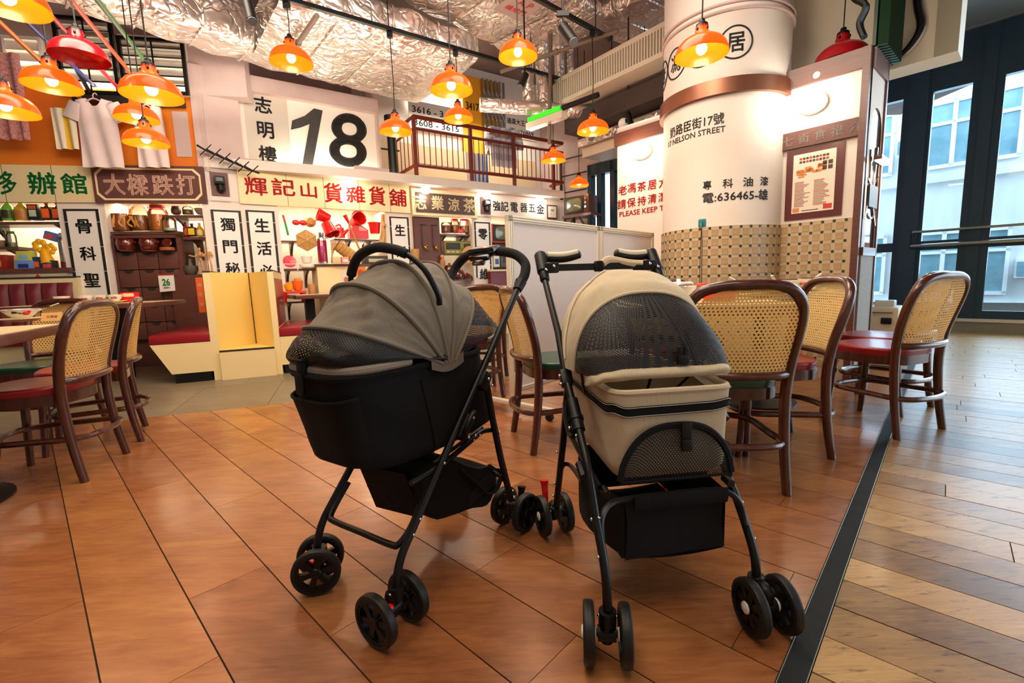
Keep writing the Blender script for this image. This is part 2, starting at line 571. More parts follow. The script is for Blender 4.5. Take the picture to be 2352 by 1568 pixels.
# ---------------------------------------------------------------- a wall seen from the room: s runs left to right, off is towards the viewer
class Wall:
    def __init__(s, p, deg):
        s.p = Vector((p[0], p[1], 0))
        s.a = radians(deg)
        s.d = Vector((cos(s.a), sin(s.a), 0))
        s.n = Vector((sin(s.a), -cos(s.a), 0))
    def sz(s, u, v, off=0):
        q = onplane(u, v, s.p + s.n * off, s.n)
        return (q - s.p).dot(s.d), q.z
    def at(s, x, off, z):
        return s.p + s.d * x + s.n * off + Vector((0, 0, z))
    def box(s, b, x0, x1, o0, o1, z0, z1):
        b.box(s.at((x0 + x1) / 2, (o0 + o1) / 2, (z0 + z1) / 2), (abs(x1 - x0), abs(o1 - o0), abs(z1 - z0)), s.a)
        return b
    def rect(s, u0, v0, u1, v1, off=0):
        um, vm = (u0 + u1) / 2, (v0 + v1) / 2
        a, b = s.sz(u0, vm, off)[0], s.sz(u1, vm, off)[0]
        z1, z0 = s.sz(um, v0, off)[1], s.sz(um, v1, off)[1]
        return a, b, z0, z1
    def th(s, name, label, cat, u0, v0, u1, v1, off=0, group=None):
        a, b, z0, z1 = s.rect(u0, v0, u1, v1, off)
        o = thing(name, label, cat, s.at((a + b) / 2, off, z0), s.a, group)
        return o, b - a, z1 - z0
# ================================================================ FLOOR
eA = Vector((sin(YAW), cos(YAW), 0)); eB = Vector((cos(YAW), -sin(YAW), 0))
def AB(a, b, z=0):
    return eA * a + eB * b + Vector((0, 0, z))
def clip(poly, n, d):            # keep points with n.p >= d
    out = []
    for i in range(len(poly)):
        p, q = poly[i], poly[(i + 1) % len(poly)]
        dp, dq = n[0] * p[0] + n[1] * p[1] - d, n[0] * q[0] + n[1] * q[1] - d
        if dp >= 0:
            out.append(p)
        if dp * dq < 0:
            t = dp / (dp - dq)
            out.append((p[0] + (q[0] - p[0]) * t, p[1] + (q[1] - p[1]) * t))
    return out
def area(p):
    return abs(sum(p[i][0] * p[(i + 1) % len(p)][1] - p[(i + 1) % len(p)][0] * p[i][1] for i in range(len(p)))) / 2
floor = struct(MB().box2((-9, -3, -.12), (12, 12, -.006)).build('floor', M['grout'], smooth=False))
BP, BQ = Vector((-2.78, 2.947)), Vector((-1.715, 3.329))        # edge between warm tile and grey tile
bd = (BQ - BP).normalized(); bn = Vector((-bd.y, bd.x)); bD = bn.dot(BP)
joint = {0: 1.18, 1: 1.473, 2: 1.041, 3: 1.587, 4: .956, -1: 1.697, 5: 1.30}
def slab(poly, m, name, parent, z=0.):
    b = MB(); b.prism(poly, -.008, z)
    return b.build(name, m, parent, smooth=False)
cnt = 0
for kk in range(-9, 26):
    b0 = .0185 + .1992 * kk
    j0 = joint.get(kk, (kk * .377) % 1.0)
    for i in range(-2, 6):
        a0 = j0 + .997 * i
        poly = [AB(a0 + .0008, b0 + .0018), AB(a0 + .9962, b0 + .0018), AB(a0 + .9962, b0 + .1974), AB(a0 + .0008, b0 + .1974)]
        poly = [(p.x, p.y) for p in poly]
        poly = clip(poly, (eA.x, eA.y), .207)
        poly = clip(poly, (-bn.x, -bn.y), -bD + .002) if poly else poly
        if not poly or area(poly) < .004:
            continue
        cy = sum(p[1] for p in poly) / len(poly); cx = sum(p[0] for p in poly) / len(poly)
        if cy < .3 or cx < -3.3 or cx > 3.4:
            continue
        slab(poly, M['tile_wood'], 'floor_tile', floor); cnt += 1
# grey stone tiles in front of the stalls
for i in range(-4, 11):
    for j in range(0, 4):
        p0 = BP + bd * (.62 * i - .31 * (j % 2) - .21) + bn * (.9 * j)
        w, h = .617, .897
        poly = [p0, p0 + bd * w, p0 + bd * w + bn * h, p0 + bn * h]
        slab([(p.x, p.y) for p in poly], M['tile_grey'], 'stone_tile', floor)
# black threshold strip with thin metal edges
sp = MB()
sp.add([AB(.158, -2), AB(.2045, -2), AB(.2045, 6), AB(.158, 6), AB(.158, -2, .004), AB(.2045, -2, .004), AB(.2045, 6, .004), AB(.158, 6, .004)],
       [(0, 1, 2, 3), (4, 5, 6, 7), (0, 1, 5, 4), (1, 2, 6, 5), (2, 3, 7, 6), (3, 0, 4, 7)])
o = struct(sp.build('trim_1', M['strip'], smooth=False))
M['oldmetal'] = mat('worn_metal', '77705f', .4, .8)
for a in (.1575, .2035):
    MB().tube([AB(a, -2, .003), AB(a, 6, .003)], .0016, 6).build('metal_edge', M['oldmetal'], o)
# oak planks on the right
rng = random.Random(3)
far = MB()
np_ = 0
for kk in range(-7, 62):
    b0 = 1.194 + .1338 * (kk - 0)
    a1 = .156
    first = True
    while a1 > -5.2:
        ln = rng.uniform(.55, 1.35) if not first else rng.uniform(.2, 1.0)
        first = False
        a0 = a1 - ln
        zz = rng.uniform(-.0008, .0004)
        poly = [AB(a0 + .0015, b0 + .0018), AB(a1 - .0015, b0 + .0018), AB(a1 - .0015, b0 + .1320), AB(a0 + .0015, b0 + .1320)]
        if b0 < 4.1 and a1 > -2.6:
            slab([(p.x, p.y) for p in poly], M['plank'], 'floor_plank', floor, zz); np_ += 1
        else:
            far.prism([(p.x, p.y) for p in poly], -.008, zz)
        a1 = a0
o = far.build('floor_planks_far', M['plank'], floor, smooth=False); o['kind'] = 'stuff'

# ================================================================ STALL WALLS
W1 = onY(475, 430, 5.3)
L1, L2 = Wall((W1.x, W1.y), 12), Wall((W1.x, W1.y), 34)
b = MB()
L1.box(b, -4.5, .4, -.7, -.6, 0, 2.3)
o = struct(b.build('wall_left', M['white_wall'], smooth=False))
b = MB(); L2.box(b, -.2, 6.3, -.7, -.6, 0, 2.3)
struct(b.build('wall_back', M['white_wall'], smooth=False))
# upper wall of the left stall: orange below, aged plaster above
zs = L1.sz(340, 382)[1]; zo = L1.sz(300, 208)[1]
s_or = L1.sz(452, 300)[0]
b = MB(); L1.box(b, -4.5, s_or, -.06, 0, zs - .04, zo)
struct(b.build('wall_left_orange', M['orange_wall'], smooth=False))
b = MB(); L1.box(b, -4.5, .5, -.2, -.03, zo, 4.3); L1.box(b, s_or, .05, -.05, .0, zs - .04, zo)
struct(b.build('wall_left_upper', M['pink_wall'], smooth=False))
# the 'building' with number 18
s18a, s18b = L2.sz(440, 250)[0], L2.sz(872, 300)[0]
z18 = L2.sz(700, 196)[1]; zslab = L2.sz(760, 402, .2)[1]; SLT = L2.sz(760, 381, .2)[1] - zslab
b = MB()
pa, pb, pz0, pz1 = L2.rect(553, 205, 866, 378)
pz1 = L2.sz(600, 212)[1]
L2.box(b, s18a, pa, -.3, .0, zslab - .05, z18)
L2.box(b, pb, s18b, -.3, .0, zslab - .05, z18)
L2.box(b, pa, pb, -.3, .0, pz1, z18)
L2.box(b, pa, pb, -.3, -.09, zslab - .05, pz1)
L2.box(b, -.3, s18b, -.9, -.8, zslab - .05, 4.3)
struct(b.build('wall_back_upper', M['pink_wall'], smooth=False))
# balcony back wall, set back
b = MB(); L2.box(b, s18b - .1, 6.4, -.80, -.68, zslab - .1, 4.3); L2.box(b, s18b - .1, s18b, -.75, -.2, zslab - .1, 4.3)
struct(b.build('wall_balcony', M['white_wall'], smooth=False))
# ledge slab that carries the balcony
s_end = L2.sz(1298, 445, .22)[0]
b = MB(); b.prism([(s, o_) for s, o_ in ((.0, -.7), (.0, .01), (.35, .07), (.8, .14), (1.3, .19), (1.8, .2), (s_end, .2), (s_end, -.7))][::-1], zslab, zslab + SLT, lambda s, o_, z: L2.at(s, o_, z))
struct(b.build('trim_2', M['white_wall'], smooth=False))

# ================================================================ RIGHT SIDE: PARTITION, COLUMN, TILE DADO
PW = Wall((2.627, 3.358), -49)
PW = Wall(tuple(PW.at(PW.sz(1953, 630)[0], 0, 0).xy), -49)            # s=0 at its right-hand free end, negative to the left
Pt = PW.sz(1880, 507)[1]                  # top of the tile dado
zb0, zb1 = PW.sz(1890, 185)[1], PW.sz(1890, 142)[1]
b = MB(); PW.box(b, -.75, -.0, -.1, -.0, 0, zb1)
struct(b.build('wall_right', M['white_wall'], smooth=False))
s3 = PW.sz(1418, 400)[0]
b = MB(); PW.box(b, s3, -1.1, -.12, 0, 0, zb1)
struct(b.build('wall_right_far', M['white_wall'], smooth=False))
CO, CR = Vector((1.89, 4.19, 0)), .49
def wrap(x, y, z):                        # wraps lettering round the column; x is arc length from the side facing the viewer
    a = x / CR
    th0 = atan2(-CO.y, -CO.x)
    r = CR - y
    return Vector((CO.x + r * cos(th0 + a), CO.y + r * sin(th0 + a), z))
def colpix(u, v):                         # pixel -> (arc, z) on the column
    d = ray(u, v); o = CC - CO
    A = d.x ** 2 + d.y ** 2; B = 2 * (o.x * d.x + o.y * d.y); Cq = o.x ** 2 + o.y ** 2 - CR ** 2
    disc = B * B - 4 * A * Cq
    t = (-B - sqrt(max(disc, 0))) / (2 * A)
    p = CC + d * t
    a = atan2(p.y - CO.y, p.x - CO.x) - atan2(-CO.y, -CO.x)
    a = (a + pi) % (2 * pi) - pi
    return a * CR, p.z
zt = colpix(1640, 520)[1]
zband0, zband1 = colpix(1655, 218)[1], colpix(1655, 183)[1]
b = MB(); b.lathe([(CR, 0), (CR, zband1)], 64, CO)
col = struct(b.build('column', M['white_wall']))
b = MB(); b.lathe([(CR + .004, zband1), (CR + .004, 4.3)], 64, CO)
b.build('column_upper', M['white_wall'], col)
b = MB(); b.lathe([(CR, zband0), (CR + .035, zband0), (CR + .035, zband1), (CR, zband1)], 64, CO)
b.build('metal_band', M['bronze'], col)
zp = colpix(1660, 27)[1]
b = MB()
for dz in (0, .05):
    b.tube([Vector((CO.x + (CR + .014) * cos(i * pi / 24), CO.y + (CR + .014) * sin(i * pi / 24), zp + dz)) for i in range(48)], .011, 6, closed=True)
b.build('conduit', M['pink_wall'], col)
# mosaic: pinwheel of tan squares, pale bars and small green dots; every tan square is a tile of its own
M['mosaic'] = mat('tan_mosaic', 'a98d62', .4, c2='bfa378', vs=9)
M['mosaic_base'] = mat('pale_mosaic', 'cdb394', .45, c2='c3a888', vs=20)
M['mosaic_dot'] = mat('green_mosaic', '2f4416', .35)
pit, sq, dt = .0755, .047, .0175
b = MB(); b.lathe([(CR + .006, 0), (CR + .006, zt)], 64, CO)
dado = struct(b.build('dado_column', M['mosaic_base']))
qm = MB(); qm.box((0, -.002, 0), (sq, .004, sq)); qme = qm.mesh('mosaic_tile', M['mosaic'], False)
dots, lows, bars = MB(), MB(), MB()
nrow = int(zt / pit)
ncol = 24
M['joint'] = mat('pale_grout', 'dcc9ae', .7)
for i in range(-ncol // 2, ncol // 2 + 2):
    for j in range(nrow + 1):
        x, z = i * pit, zt - .012 - j * pit
        a = x / CR + atan2(-CO.y, -CO.x)
        zc = z - dt / 2 - (pit - dt) / 2
        if zc < .05:
            continue
        p = wrap(x + pit / 2, -.006, zc); an = (x + pit / 2) / CR + atan2(-CO.y, -CO.x)
        R = Matrix.Rotation(an + pi / 2, 3, 'Z')
        if j < 8:
            link_mesh('mosaic_tile', qme, dado, p, (0, 0, an + pi / 2))
        else:
            lows.box(p, (sq, .006, sq), an + pi / 2)
        dots.box(wrap(x, -.007, z), (dt, .006, dt), a + pi / 2)
        for (dx, dz, w, h) in ((pit / 2 - sq / 2 - .003, -pit / 2, .0022, pit - dt), (pit / 2 + sq / 2 + .003, -pit / 2, .0022, pit - dt), (pit / 2, -pit / 2 + sq / 2 + .003, pit - dt, .0022), (pit / 2, -pit / 2 - sq / 2 - .003, pit - dt, .0022)):
            ax = (x + dx) / CR + atan2(-CO.y, -CO.x)
            bars.box(wrap(x + dx, -.0062, z + dz), (w, .002, h), ax + pi / 2)
for mb, nm, m in ((dots, 'mosaic_dot', 'mosaic_dot'), (lows, 'mosaic_low', 'mosaic'), (bars, 'mosaic_joint', 'joint')):
    o = mb.build(nm, M[m], dado, smooth=False); o['kind'] = 'stuff'
b = MB(); PW.box(b, -.74, .0, 0, .006, 0, Pt)
dado2 = struct(b.build('dado_right', M['mosaic_base'], smooth=False))
dots, lows, bars = MB(), MB(), MB()
for i in range(0, 9):
    for j in range(nrow + 1):
        s, z = -.045 - i * pit, Pt - .012 - j * pit
        zc = z - pit / 2
        if zc < .05:
            continue
        if j < 8:
            link_mesh('mosaic_tile', qme, dado2, PW.at(s - pit / 2, .006, zc), (0, 0, PW.a))
        else:
            lows.box(PW.at(s - pit / 2, .006, zc), (sq, .006, sq), PW.a)
        dots.box(PW.at(s, .007, z), (dt, .006, dt), PW.a)
        for (dx, dz, w, h) in ((-pit / 2 + sq / 2 + .003, -pit / 2, .0022, pit - dt), (-pit / 2 - sq / 2 - .003, -pit / 2, .0022, pit - dt), (-pit / 2, -pit / 2 + sq / 2 + .003, pit - dt, .0022), (-pit / 2, -pit / 2 - sq / 2 - .003, pit - dt, .0022)):
            bars.box(PW.at(s + dx, .0065, z + dz), (w, .002, h), PW.a)
for mb, nm, m in ((dots, 'mosaic_dot', 'mosaic_dot'), (lows, 'mosaic_low', 'mosaic'), (bars, 'mosaic_joint', 'joint')):
    o = mb.build(nm, M[m], dado2, smooth=False); o['kind'] = 'stuff'
# brown timber round the partition
b = MB(); PW.box(b, -.72, .02, -.11, .03, zb0, zb1)
struct(b.build('trim_3', M['brownwood'], smooth=False))
zf = PW.sz(1470, 322)[1]; zf2 = PW.sz(1470, 292)[1]
b = MB(); PW.box(b, s3 - .02, -1.15, -.12, .03, zf, zf2)
struct(b.build('trim_4', M['brownwood'], smooth=False))
# deep brown end post with the glazed fretwork return behind it
b = MB(); PW.box(b, -.0, .045, -.14, .035, 0, zb1)
struct(b.build('trim_5', M['brownwood'], smooth=False))

# ================================================================ WINDOW WALL, OUTSIDE
GW = Wall((5.7856, 6.0175), -49)
zg = 4.3
def gs(u, v=600):
    return GW.sz(u, v)[0]
b = MB(); GW.box(b, -3.5, 4.0, -.3, .02, 0, GW.sz(2180, 733)[1])
M['stone'] = mat('speckled_stone', '9a9078', .6, c2='847b66', vs=120)
struct(b.build('baseboard_right', M['stone'], smooth=False))
z0 = GW.sz(2180, 733)[1]
b = MB(); GW.box(b, -3.5, 4.0, -.3, .05, z0 - .02, z0 + .02)
struct(b.build('trim_6', M['beigeplastic'], smooth=False))
ztr = GW.sz(2220, 566)[1]; ztr2 = GW.sz(2220, 553)[1]
ztop = GW.sz(2190, 200)[1]
def stile(mb, u0, u1, v, za, zb, o0=-.12, o1=0.):
    GW.box(mb, gs(u0, v), gs(u1, v), o0, o1, za, zb)
panes = [(2007, 2047, 600), (2120, 2206, 500), (2277, 2420, 500)]
zhead = ztop
for wi, (ua, ub, v) in enumerate(panes):
    sa, sb = gs(ua, v), gs(ub, v)
    b = MB()
    L0, R0 = sa - .12, sb + .12
    GW.box(b, L0, sa, -.1, 0, z0, zg); GW.box(b, sb, R0, -.1, 0, z0, zg)
    GW.box(b, sa, sb, -.1, 0, zhead, zg)
    GW.box(b, sa, sb, -.1, 0, z0, z0 + .12)
    GW.box(b, sa, sb, -.1, .01, ztr - .02, ztr2 + .03)
    w = struct(b.build('window_%d' % (wi + 1), M['bluegrey'], smooth=False))
    for (za, zb) in ((z0 + .12, ztr - .02), (ztr2 + .03, zhead)):
        g = MB(); GW.box(g, sa, sb, -.056, -.05, za, zb)
        k_ = g.build('pane', None, w, smooth=False)
        k_.data.materials.clear()
        if 'pane' not in M:
            kk_ = N('window_glass')
            tr_ = kk_.n('BsdfTransparent'); tr_.inputs[0].default_value = (.86, .95, 1, 1)
            gl_ = kk_.n('BsdfGlossy'); gl_.inputs['Roughness'].default_value = .02
            fr_ = kk_.n('Fresnel'); fr_.inputs[0].default_value = 1.35
            mx_ = kk_.n('MixShader')
            kk_.l(fr_.outputs[0], mx_.inputs[0]); kk_.l(tr_.outputs[0], mx_.inputs[1]); kk_.l(gl_.outputs[0], mx_.inputs[2])
            kk_.l(mx_.outputs[0], kk_.out.inputs[0])
            M['pane'] = kk_.m
        k_.data.materials.append(M['pane'])
# posts between the windows
b = MB()
GW.box(b, -3.5, gs(2000, 600), -.12, 0, z0, zg)
GW.box(b, gs(2052, 600) + .05, gs(2110, 500), -.14, .06, 0, zg)
GW.box(b, gs(2212, 500) + .06, gs(2272, 500) - .06, -.13, .03, z0, zg)
struct(b.build('wall_glazing', M['bluegrey'], smooth=False))
rl = thing('guard_rail', 'slim steel guard rail running across the tall dark windows', 'rail', GW.at(0, .1, 0), GW.a)
zr1, zr2 = GW.sz(2220, 524, .1)[1], GW.sz(2220, 558, .1)[1]
MB().tube([(gs(2098, 540), 0, zr1), (4.0, 0, zr1)], .018, 8).build('top_bar', M['steel'], rl)
MB().tube([(gs(2095, 560), 0, zr2), (4.0, 0, zr2)], .022, 8).build('lower_bar', M['steel'], rl)
MB().tube([(gs(2098, 540), 0, zr1 + .02), (gs(2098, 540), 0, zr2 - .03)], .015, 6).build('end_post', M['blackmetal'], rl)
# facade across the street: white rendered flats with rows of casement windows and air conditioners
M['facade'] = mat('white_render', 'f0f3f4', .8, c2='d5dbdc', vs=1.6, stretch=(1, 1, .25))
M['fwin'] = mat('far_window_glass', '6f9aa8', .2, c2='8fb6c2', vs=3)
M['fframe'] = mat('white_window_frame', 'f5f7f7', .5)
FW = Wall(tuple(GW.at(0, -7.0, 0).xy), -49)
b = MB(); FW.box(b, -9, 12, -.4, 0, -6, 14)
fac = thing('apartment_block', 'white rendered apartment block across the street outside the windows', 'building', FW.at(0, 0, -6), FW.a)
b = MB(); b.box2((-9, 0, 0), (12, .4, 20)); b.build('wall', M['facade'], fac, smooth=False)
fb = MB()
for row in range(5):
    zz = 3.2 + row * 3.0
    b = MB(); b.box2((-9, -.12, zz - .35), (12, 0, zz - .2)); b.build('ledge', M['facade'], fac, smooth=False)
    for ci in range(8):
        xx = -7.2 + ci * 2.2
        b = MB()
        b.box2((xx - .8, -.03, zz), (xx + .8, .02, zz + 1.45))
        w_ = b.build('window', M['fwin'], fac, smooth=False)
        b = MB()
        for (x0, x1, y0, y1) in ((-.85, -.78, 0, 1.5), (.78, .85, 0, 1.5), (-.3, -.22, 0, 1.5), (.22, .3, 0, 1.5), (-.85, .85, -.03, .05), (-.85, .85, 1.42, 1.5), (-.85, .85, .95, 1.02)):
            b.box2((xx + x0, -.08, zz + y0), (xx + x1, -.02, zz + y1))
        b.build('window_frame', M['fframe'], w_, smooth=False)
        if (row + ci) % 2 == 0:
            b = MB(); b.box2((xx + .95, -.35, zz + .35), (xx + 1.35, 0, zz + .75))
            ac = b.build('air_conditioner', M['fframe'], fac, smooth=False)
            b = MB(); b.box2((xx + .98, -.37, zz + .39), (xx + 1.25, -.34, zz + .7)); b.build('grille', M['fwin'], ac, smooth=False)
# far back wall with a dark framed window beyond the stalls
BW = Wall((.93, 8.5), -44)
b = MB()
q0, q1, qz0, qz1 = BW.rect(1352, 372, 1424, 560)
BW.box(b, -1.0, q0, -.1, 0, 0, 4.3); BW.box(b, q1, 4.5, -.1, 0, 0, 4.3); BW.box(b, q0, q1, -.1, 0, qz1, 4.3)
struct(b.build('wall_far', M['pink_wall'], smooth=False))
b = MB(); qw = q1 - q0
for f0, f1 in ((0, .12), (.3, .44), (.72, .86), (.97, 1.0)):
    BW.box(b, q0 + qw * f0, q0 + qw * f1, -.1, .03, 0, qz1)
BW.box(b, q0, q1, -.1, .03, qz1 - .18, qz1); BW.box(b, q0, q1, -.1, .03, qz0 + (qz1 - qz0) * .02 - .3, qz0 + (qz1 - qz0) * .02)
w4 = struct(b.build('window_4', M['bluegrey'], smooth=False))
b = MB(); BW.box(b, q0, q1, -.06, -.055, 0, qz1 - .1); b.build('pane', M['pane'], w4, smooth=False)
b = MB(); hs = q0 - .55
for z_ in (qz1 + .18, qz1 - .1, qz1 - .38, qz1 - .66):
    BW.box(b, hs, q0 + (qw * 1.0 if z_ > qz1 else 0), .05, .065, z_ - .01, z_ + .01)
BW.box(b, hs, hs + .04, .05, .08, qz0, qz1 + .19); BW.box(b, q0 + qw * .45, q0 + qw * .45 + .03, .05, .07, qz1, qz1 + .19)
b.build('grille', M['blackmetal'], w4, smooth=False)

# ================================================================ CEILING AND SERVICES
M['conc'] = mat('painted_concrete_soffit', '8a7670', .85, c2='6f5d58', vs=2)
struct(MB().box2((-9, -3, 4.3), (9, 11, 4.45)).build('ceiling', M['conc'], smooth=False))
struct(MB().box2((-9, -3, 0), (9, -2.9, 4.3)).build('wall_behind', M['white_wall'], smooth=False))
struct(MB().box2((-9, -3, 0), (-8.9, 6, 4.3)).build('wall_side', M['white_wall'], smooth=False))
M['duct'] = M['foil']
def ductbox(name, label, p0, p1, w, h, group=None, seams=4, mt='foil'):
    p0, p1 = Vector(p0), Vector(p1)
    L = (p1 - p0).length; a = atan2(p1.y - p0.y, p1.x - p0.x)
    t = thing(name, label, 'duct', p0, a, group)
    def prof(u, v):
        ang = 2 * pi * v
        ex = .35
        c, s = cos(ang), sin(ang)
        y = w / 2 * (abs(c) ** ex) * (1 if c > 0 else -1)
        z = h / 2 + h / 2 * (abs(s) ** ex) * (1 if s > 0 else -1)
        x = u * L
        pu = noise.noise(Vector((x * 2.2, y * 3 + a, z * 3))) * .035 + noise.noise(Vector((x * 7, y * 7, z * 7 + a))) * .012
        bulge = .03 * abs(sin(pi * u * seams))
        n = Vector((0, c, s))
        q = Vector((x, y, z)) + n * (pu + bulge)
        return q
    MB().grid(prof, int(14 + L * 14), 30).build('insulation', M[mt], t, ang=80)
    for i in range(1, seams):
        x = L * i / seams
        b = MB()
        b.tube([Vector((x, (w / 2 + .012) * (abs(cos(q)) ** .35) * (1 if cos(q) > 0 else -1), h / 2 + (h / 2 + .012) * (abs(sin(q)) ** .35) * (1 if sin(q) > 0 else -1))) for q in [2 * pi * j / 24 for j in range(24)]], .012, 5, closed=True)
        b.build('tape_band', M['foil'], t)
    return t
_e0, _e1 = onz(40, -8, 3.25), onz(640, 172, 3.25); _ed = (_e1 - _e0).normalized(); _en = Vector((-_ed.y, _ed.x, 0)) * .28
d1 = ductbox('foil_duct', 'long crinkled foil duct running above the orange wall and the number 18', _e0 - _en - _ed * .6, _e1 - _en, .5, .34, seams=6)
# broad foil batts hanging in front of the number 18 wall
d2 = ductbox('foil_duct', 'wide quilted foil-wrapped duct over the number 18 sign', L2.at(.55, 1.05, 3.24), L2.at(2.55, .85, 3.30), 1.5, .30, seams=4)
d3 = ductbox('foil_duct', 'broad flat foil duct with a printed access panel overhead', onz(1000, -75, 3.62), onz(1300, 105, 3.62), 1.25, .22, seams=3)
d4 = ductbox('foil_duct', 'gold-lit foil duct beside the air conditioner grille', onz(1395, 90, 3.62), onz(1600, -35, 3.62), .7, .22, seams=3)
ap = thing('access_panel', 'square access panel with red marker writing set in the foil duct', 'panel', onz(1192, 16, 3.57), radians(38))
MB().box((0, 0, 0), (.36, .36, .012)).build('plate', mat('dull_panel', 'b9a49c', .6), ap, smooth=False)
def flat_text(parent, items, m, z):
    b = MB()
    for (txt, cx, cy, w, h) in items:
        vs, fs = glyphs(txt, 0)
        b.add([(cx + p[0] * w, -cy - p[1] * h, z - p[2] * .001) for p in vs], fs)
    return b.build('lettering', m, parent, smooth=False)
flat_text(ap, [('A.P', .02, .08, .17, .09), ('維修門', -.0, -.05, .24, .08)], M['redink'], -.008)
# soffit panels at the far right and the grey ceiling by the windows
def sof(u0, v0, Y0, u1, v1, Y1):
    return onY(u0, v0, Y0), onY(u1, v1, Y1)
GC = MB(); GW.box(GC, -4.2, 3.2, .03, 1.55, 3.72, 3.8)
struct(GC.build('ceiling_grey', M['greyceil'], smooth=False))
b = MB()
for s_ in (-1.9, -.55, .8, 2.1):
    GW.box(b, s_, s_ + .06, .03, 1.55, 3.70, 3.72)
GW.box(b, -4.2, 3.2, 1.52, 1.6, 3.69, 3.72); GW.box(b, -4.2, 3.2, .03, .09, 3.69, 3.72)
struct(b.build('trim_7', M['steel'], smooth=False))
# hanging cream bulkhead with a curved black and chrome moulding
HB = Wall((3.05, 3.75), -49)
sa = HB.sz(1990, 150)[0]; sb = HB.sz(2204, 80)[0]
zbk = HB.sz(2100, 145)[1]
t = struct(MB().build('bulkhead', M['cream'])) if False else None
b = MB(); HB.box(b, sa - 1.0, sb, -.25, 0, zbk, 4.3)
bk = struct(b.build('wall_bulkhead', mat('cream_paint_wall', 'f0e6d0', .6), smooth=False))
b = MB(); HB.box(b, sb - .13, sb, 0, .012, zbk, 4.3)
b.build('edge_board', mat('grey_edge_board', 'a9a48f', .6), bk, smooth=False)
arc = [HB.sz(*q) for q in ((2046, 146), (2070, 128), (2092, 105), (2110, 75), (2114, 50), (2108, 20), (2104, -20), (2102, -60))]
for dd, m, r in ((0, 'black', .022), (.03, 'chrome', .014)):
    MB().tube(cr([HB.at(s + dd, .01, z) for s, z in arc], 5), r, 8).build('curved_moulding', M[m], bk)
# ================================================================ SIGNS OF THE STALLS
def board(W, name, label, cat, px, m, off=.03, t=.05, group=None):
    o, w, h = W.th(name, label, cat, *px, off, group)
    MB().box2((-w / 2, 0, 0), (w / 2, t, h)).build('board', m, o, smooth=False)
    return o, w, h
def ltr(o, W, px, chars, m, off, bold=.03, name='lettering', frame=None, shear=0):
    """chars: (text, u, v, w_px, h_px) placed on the plane of W at off, in the frame of thing o"""
    its = []
    inv = (Matrix.Translation(o.location) @ Matrix.Rotation(o.rotation_euler.z, 4, 'Z')).inverted()
    for (t, u, v, wp, hp) in chars:
        s, z = W.sz(u, v, off)
        q = inv @ W.at(s, off, z)
        w = abs(W.sz(u + wp / 2, v, off)[0] - W.sz(u - wp / 2, v, off)[0])
        h = abs(W.sz(u, v - hp / 2, off)[1] - W.sz(u, v + hp / 2, off)[1])
        its.append((t, q.x, q.z, w, h))
    return lettering(o, its, m, y=q.y - .001, bold=bold, name=name, shear=shear)
o, w, h = board(L1, 'shop_sign', 'long cream sign board with green brush characters at the left edge', 'sign', (-150, 378, 214, 464), M['cream'])
ltr(o, L1, None, [('多', 18, 420, 38, 52), ('辦', 97, 421, 62, 50), ('館', 170, 422, 58, 46)], M['greenink'], .03, .035)
b = MB()
for u in (3, 117):
    s_ = L1.sz(u, 420, .03)[0] - L1.sz(32, 421, .03)[0]; b.box2((s_ - .002, -.001, 0), (s_ + .002, .01, h))
b.build('panel_seam', M['darktrim'], o, smooth=False)
o, w, h = board(L1, 'shop_sign', 'brown sign board with a chamfered cream line round four pink characters', 'sign', (213, 380, 469, 466), M['signbrown'], .05, .06)
r = .07
def chamf(i, w, h):
    c = .06
    return [(-w / 2 + i + c, i), (w / 2 - i - c, i), (w / 2 - i, i + c), (w / 2 - i, h - i - c), (w / 2 - i - c, h - i), (-w / 2 + i + c, h - i), (-w / 2 + i, h - i - c), (-w / 2 + i, i + c)]
b = MB(); A_, B_ = chamf(.028, w, h), chamf(.046, w, h)
for i in range(8):
    k_ = (i + 1) % 8
    b.add([(A_[i][0], -.003, A_[i][1]), (A_[k_][0], -.003, A_[k_][1]), (B_[k_][0], -.003, B_[k_][1]), (B_[i][0], -.003, B_[i][1])], [(0, 1, 2, 3)])
b.build('border_line', M['creamink'], o, smooth=False)
ltr(o, L1, None, [('大', 262, 423, 47, 48), ('樑', 316, 424, 46, 47), ('跌', 374, 425, 47, 45), ('打', 427, 424, 42, 46)], M['pinkink'], .05, .03)
o, w, h = board(L2, 'shop_sign', 'long cream sign board with seven red brush characters', 'sign', (549, 400, 940, 478), M['cream'], .03)
ltr(o, L2, None, [('輝', 588, 428, 50, 40), ('記', 651, 430, 52, 38), ('山', 709, 437, 36, 32), ('貨', 765, 443, 40, 44), ('雜', 817, 446, 42, 38), ('貨', 866, 450, 36, 42), ('舖', 914, 454, 38, 38)], M['redink'], .03, .035)
b = MB()
for u in (639, 725, 806, 878):
    s_ = L2.sz(u, 440, .03)[0] - L2.sz(744.5, 439, .03)[0]; b.box2((s_ - .002, -.001, 0), (s_ + .002, .01, h))
b.build('panel_seam', M['darktrim'], o, smooth=False)
o, w, h = board(L2, 'shop_sign', 'dark brown sign board in a cream frame with four gold characters', 'sign', (947, 438, 1096, 497), M['creamink'], .05)
MB().box2((-w / 2 + .05, -.006, .04), (w / 2 - .05, .01, h - .05)).build('dark_panel', mat('dark_brown_sign_field', '4e352b', .45), o, smooth=False)
ltr(o, L2, None, [('志', 966, 463, 26, 34), ('業', 1005, 466, 27, 31), ('涼', 1042, 470, 25, 28), ('茶', 1078, 472, 27, 31)], M['creamink'], .058, .03)
o, w, h = board(L2, 'shop_sign', 'white sign board with six black brush characters under the balcony', 'sign', (1127, 452, 1257, 500), M['white_wall'], .02)
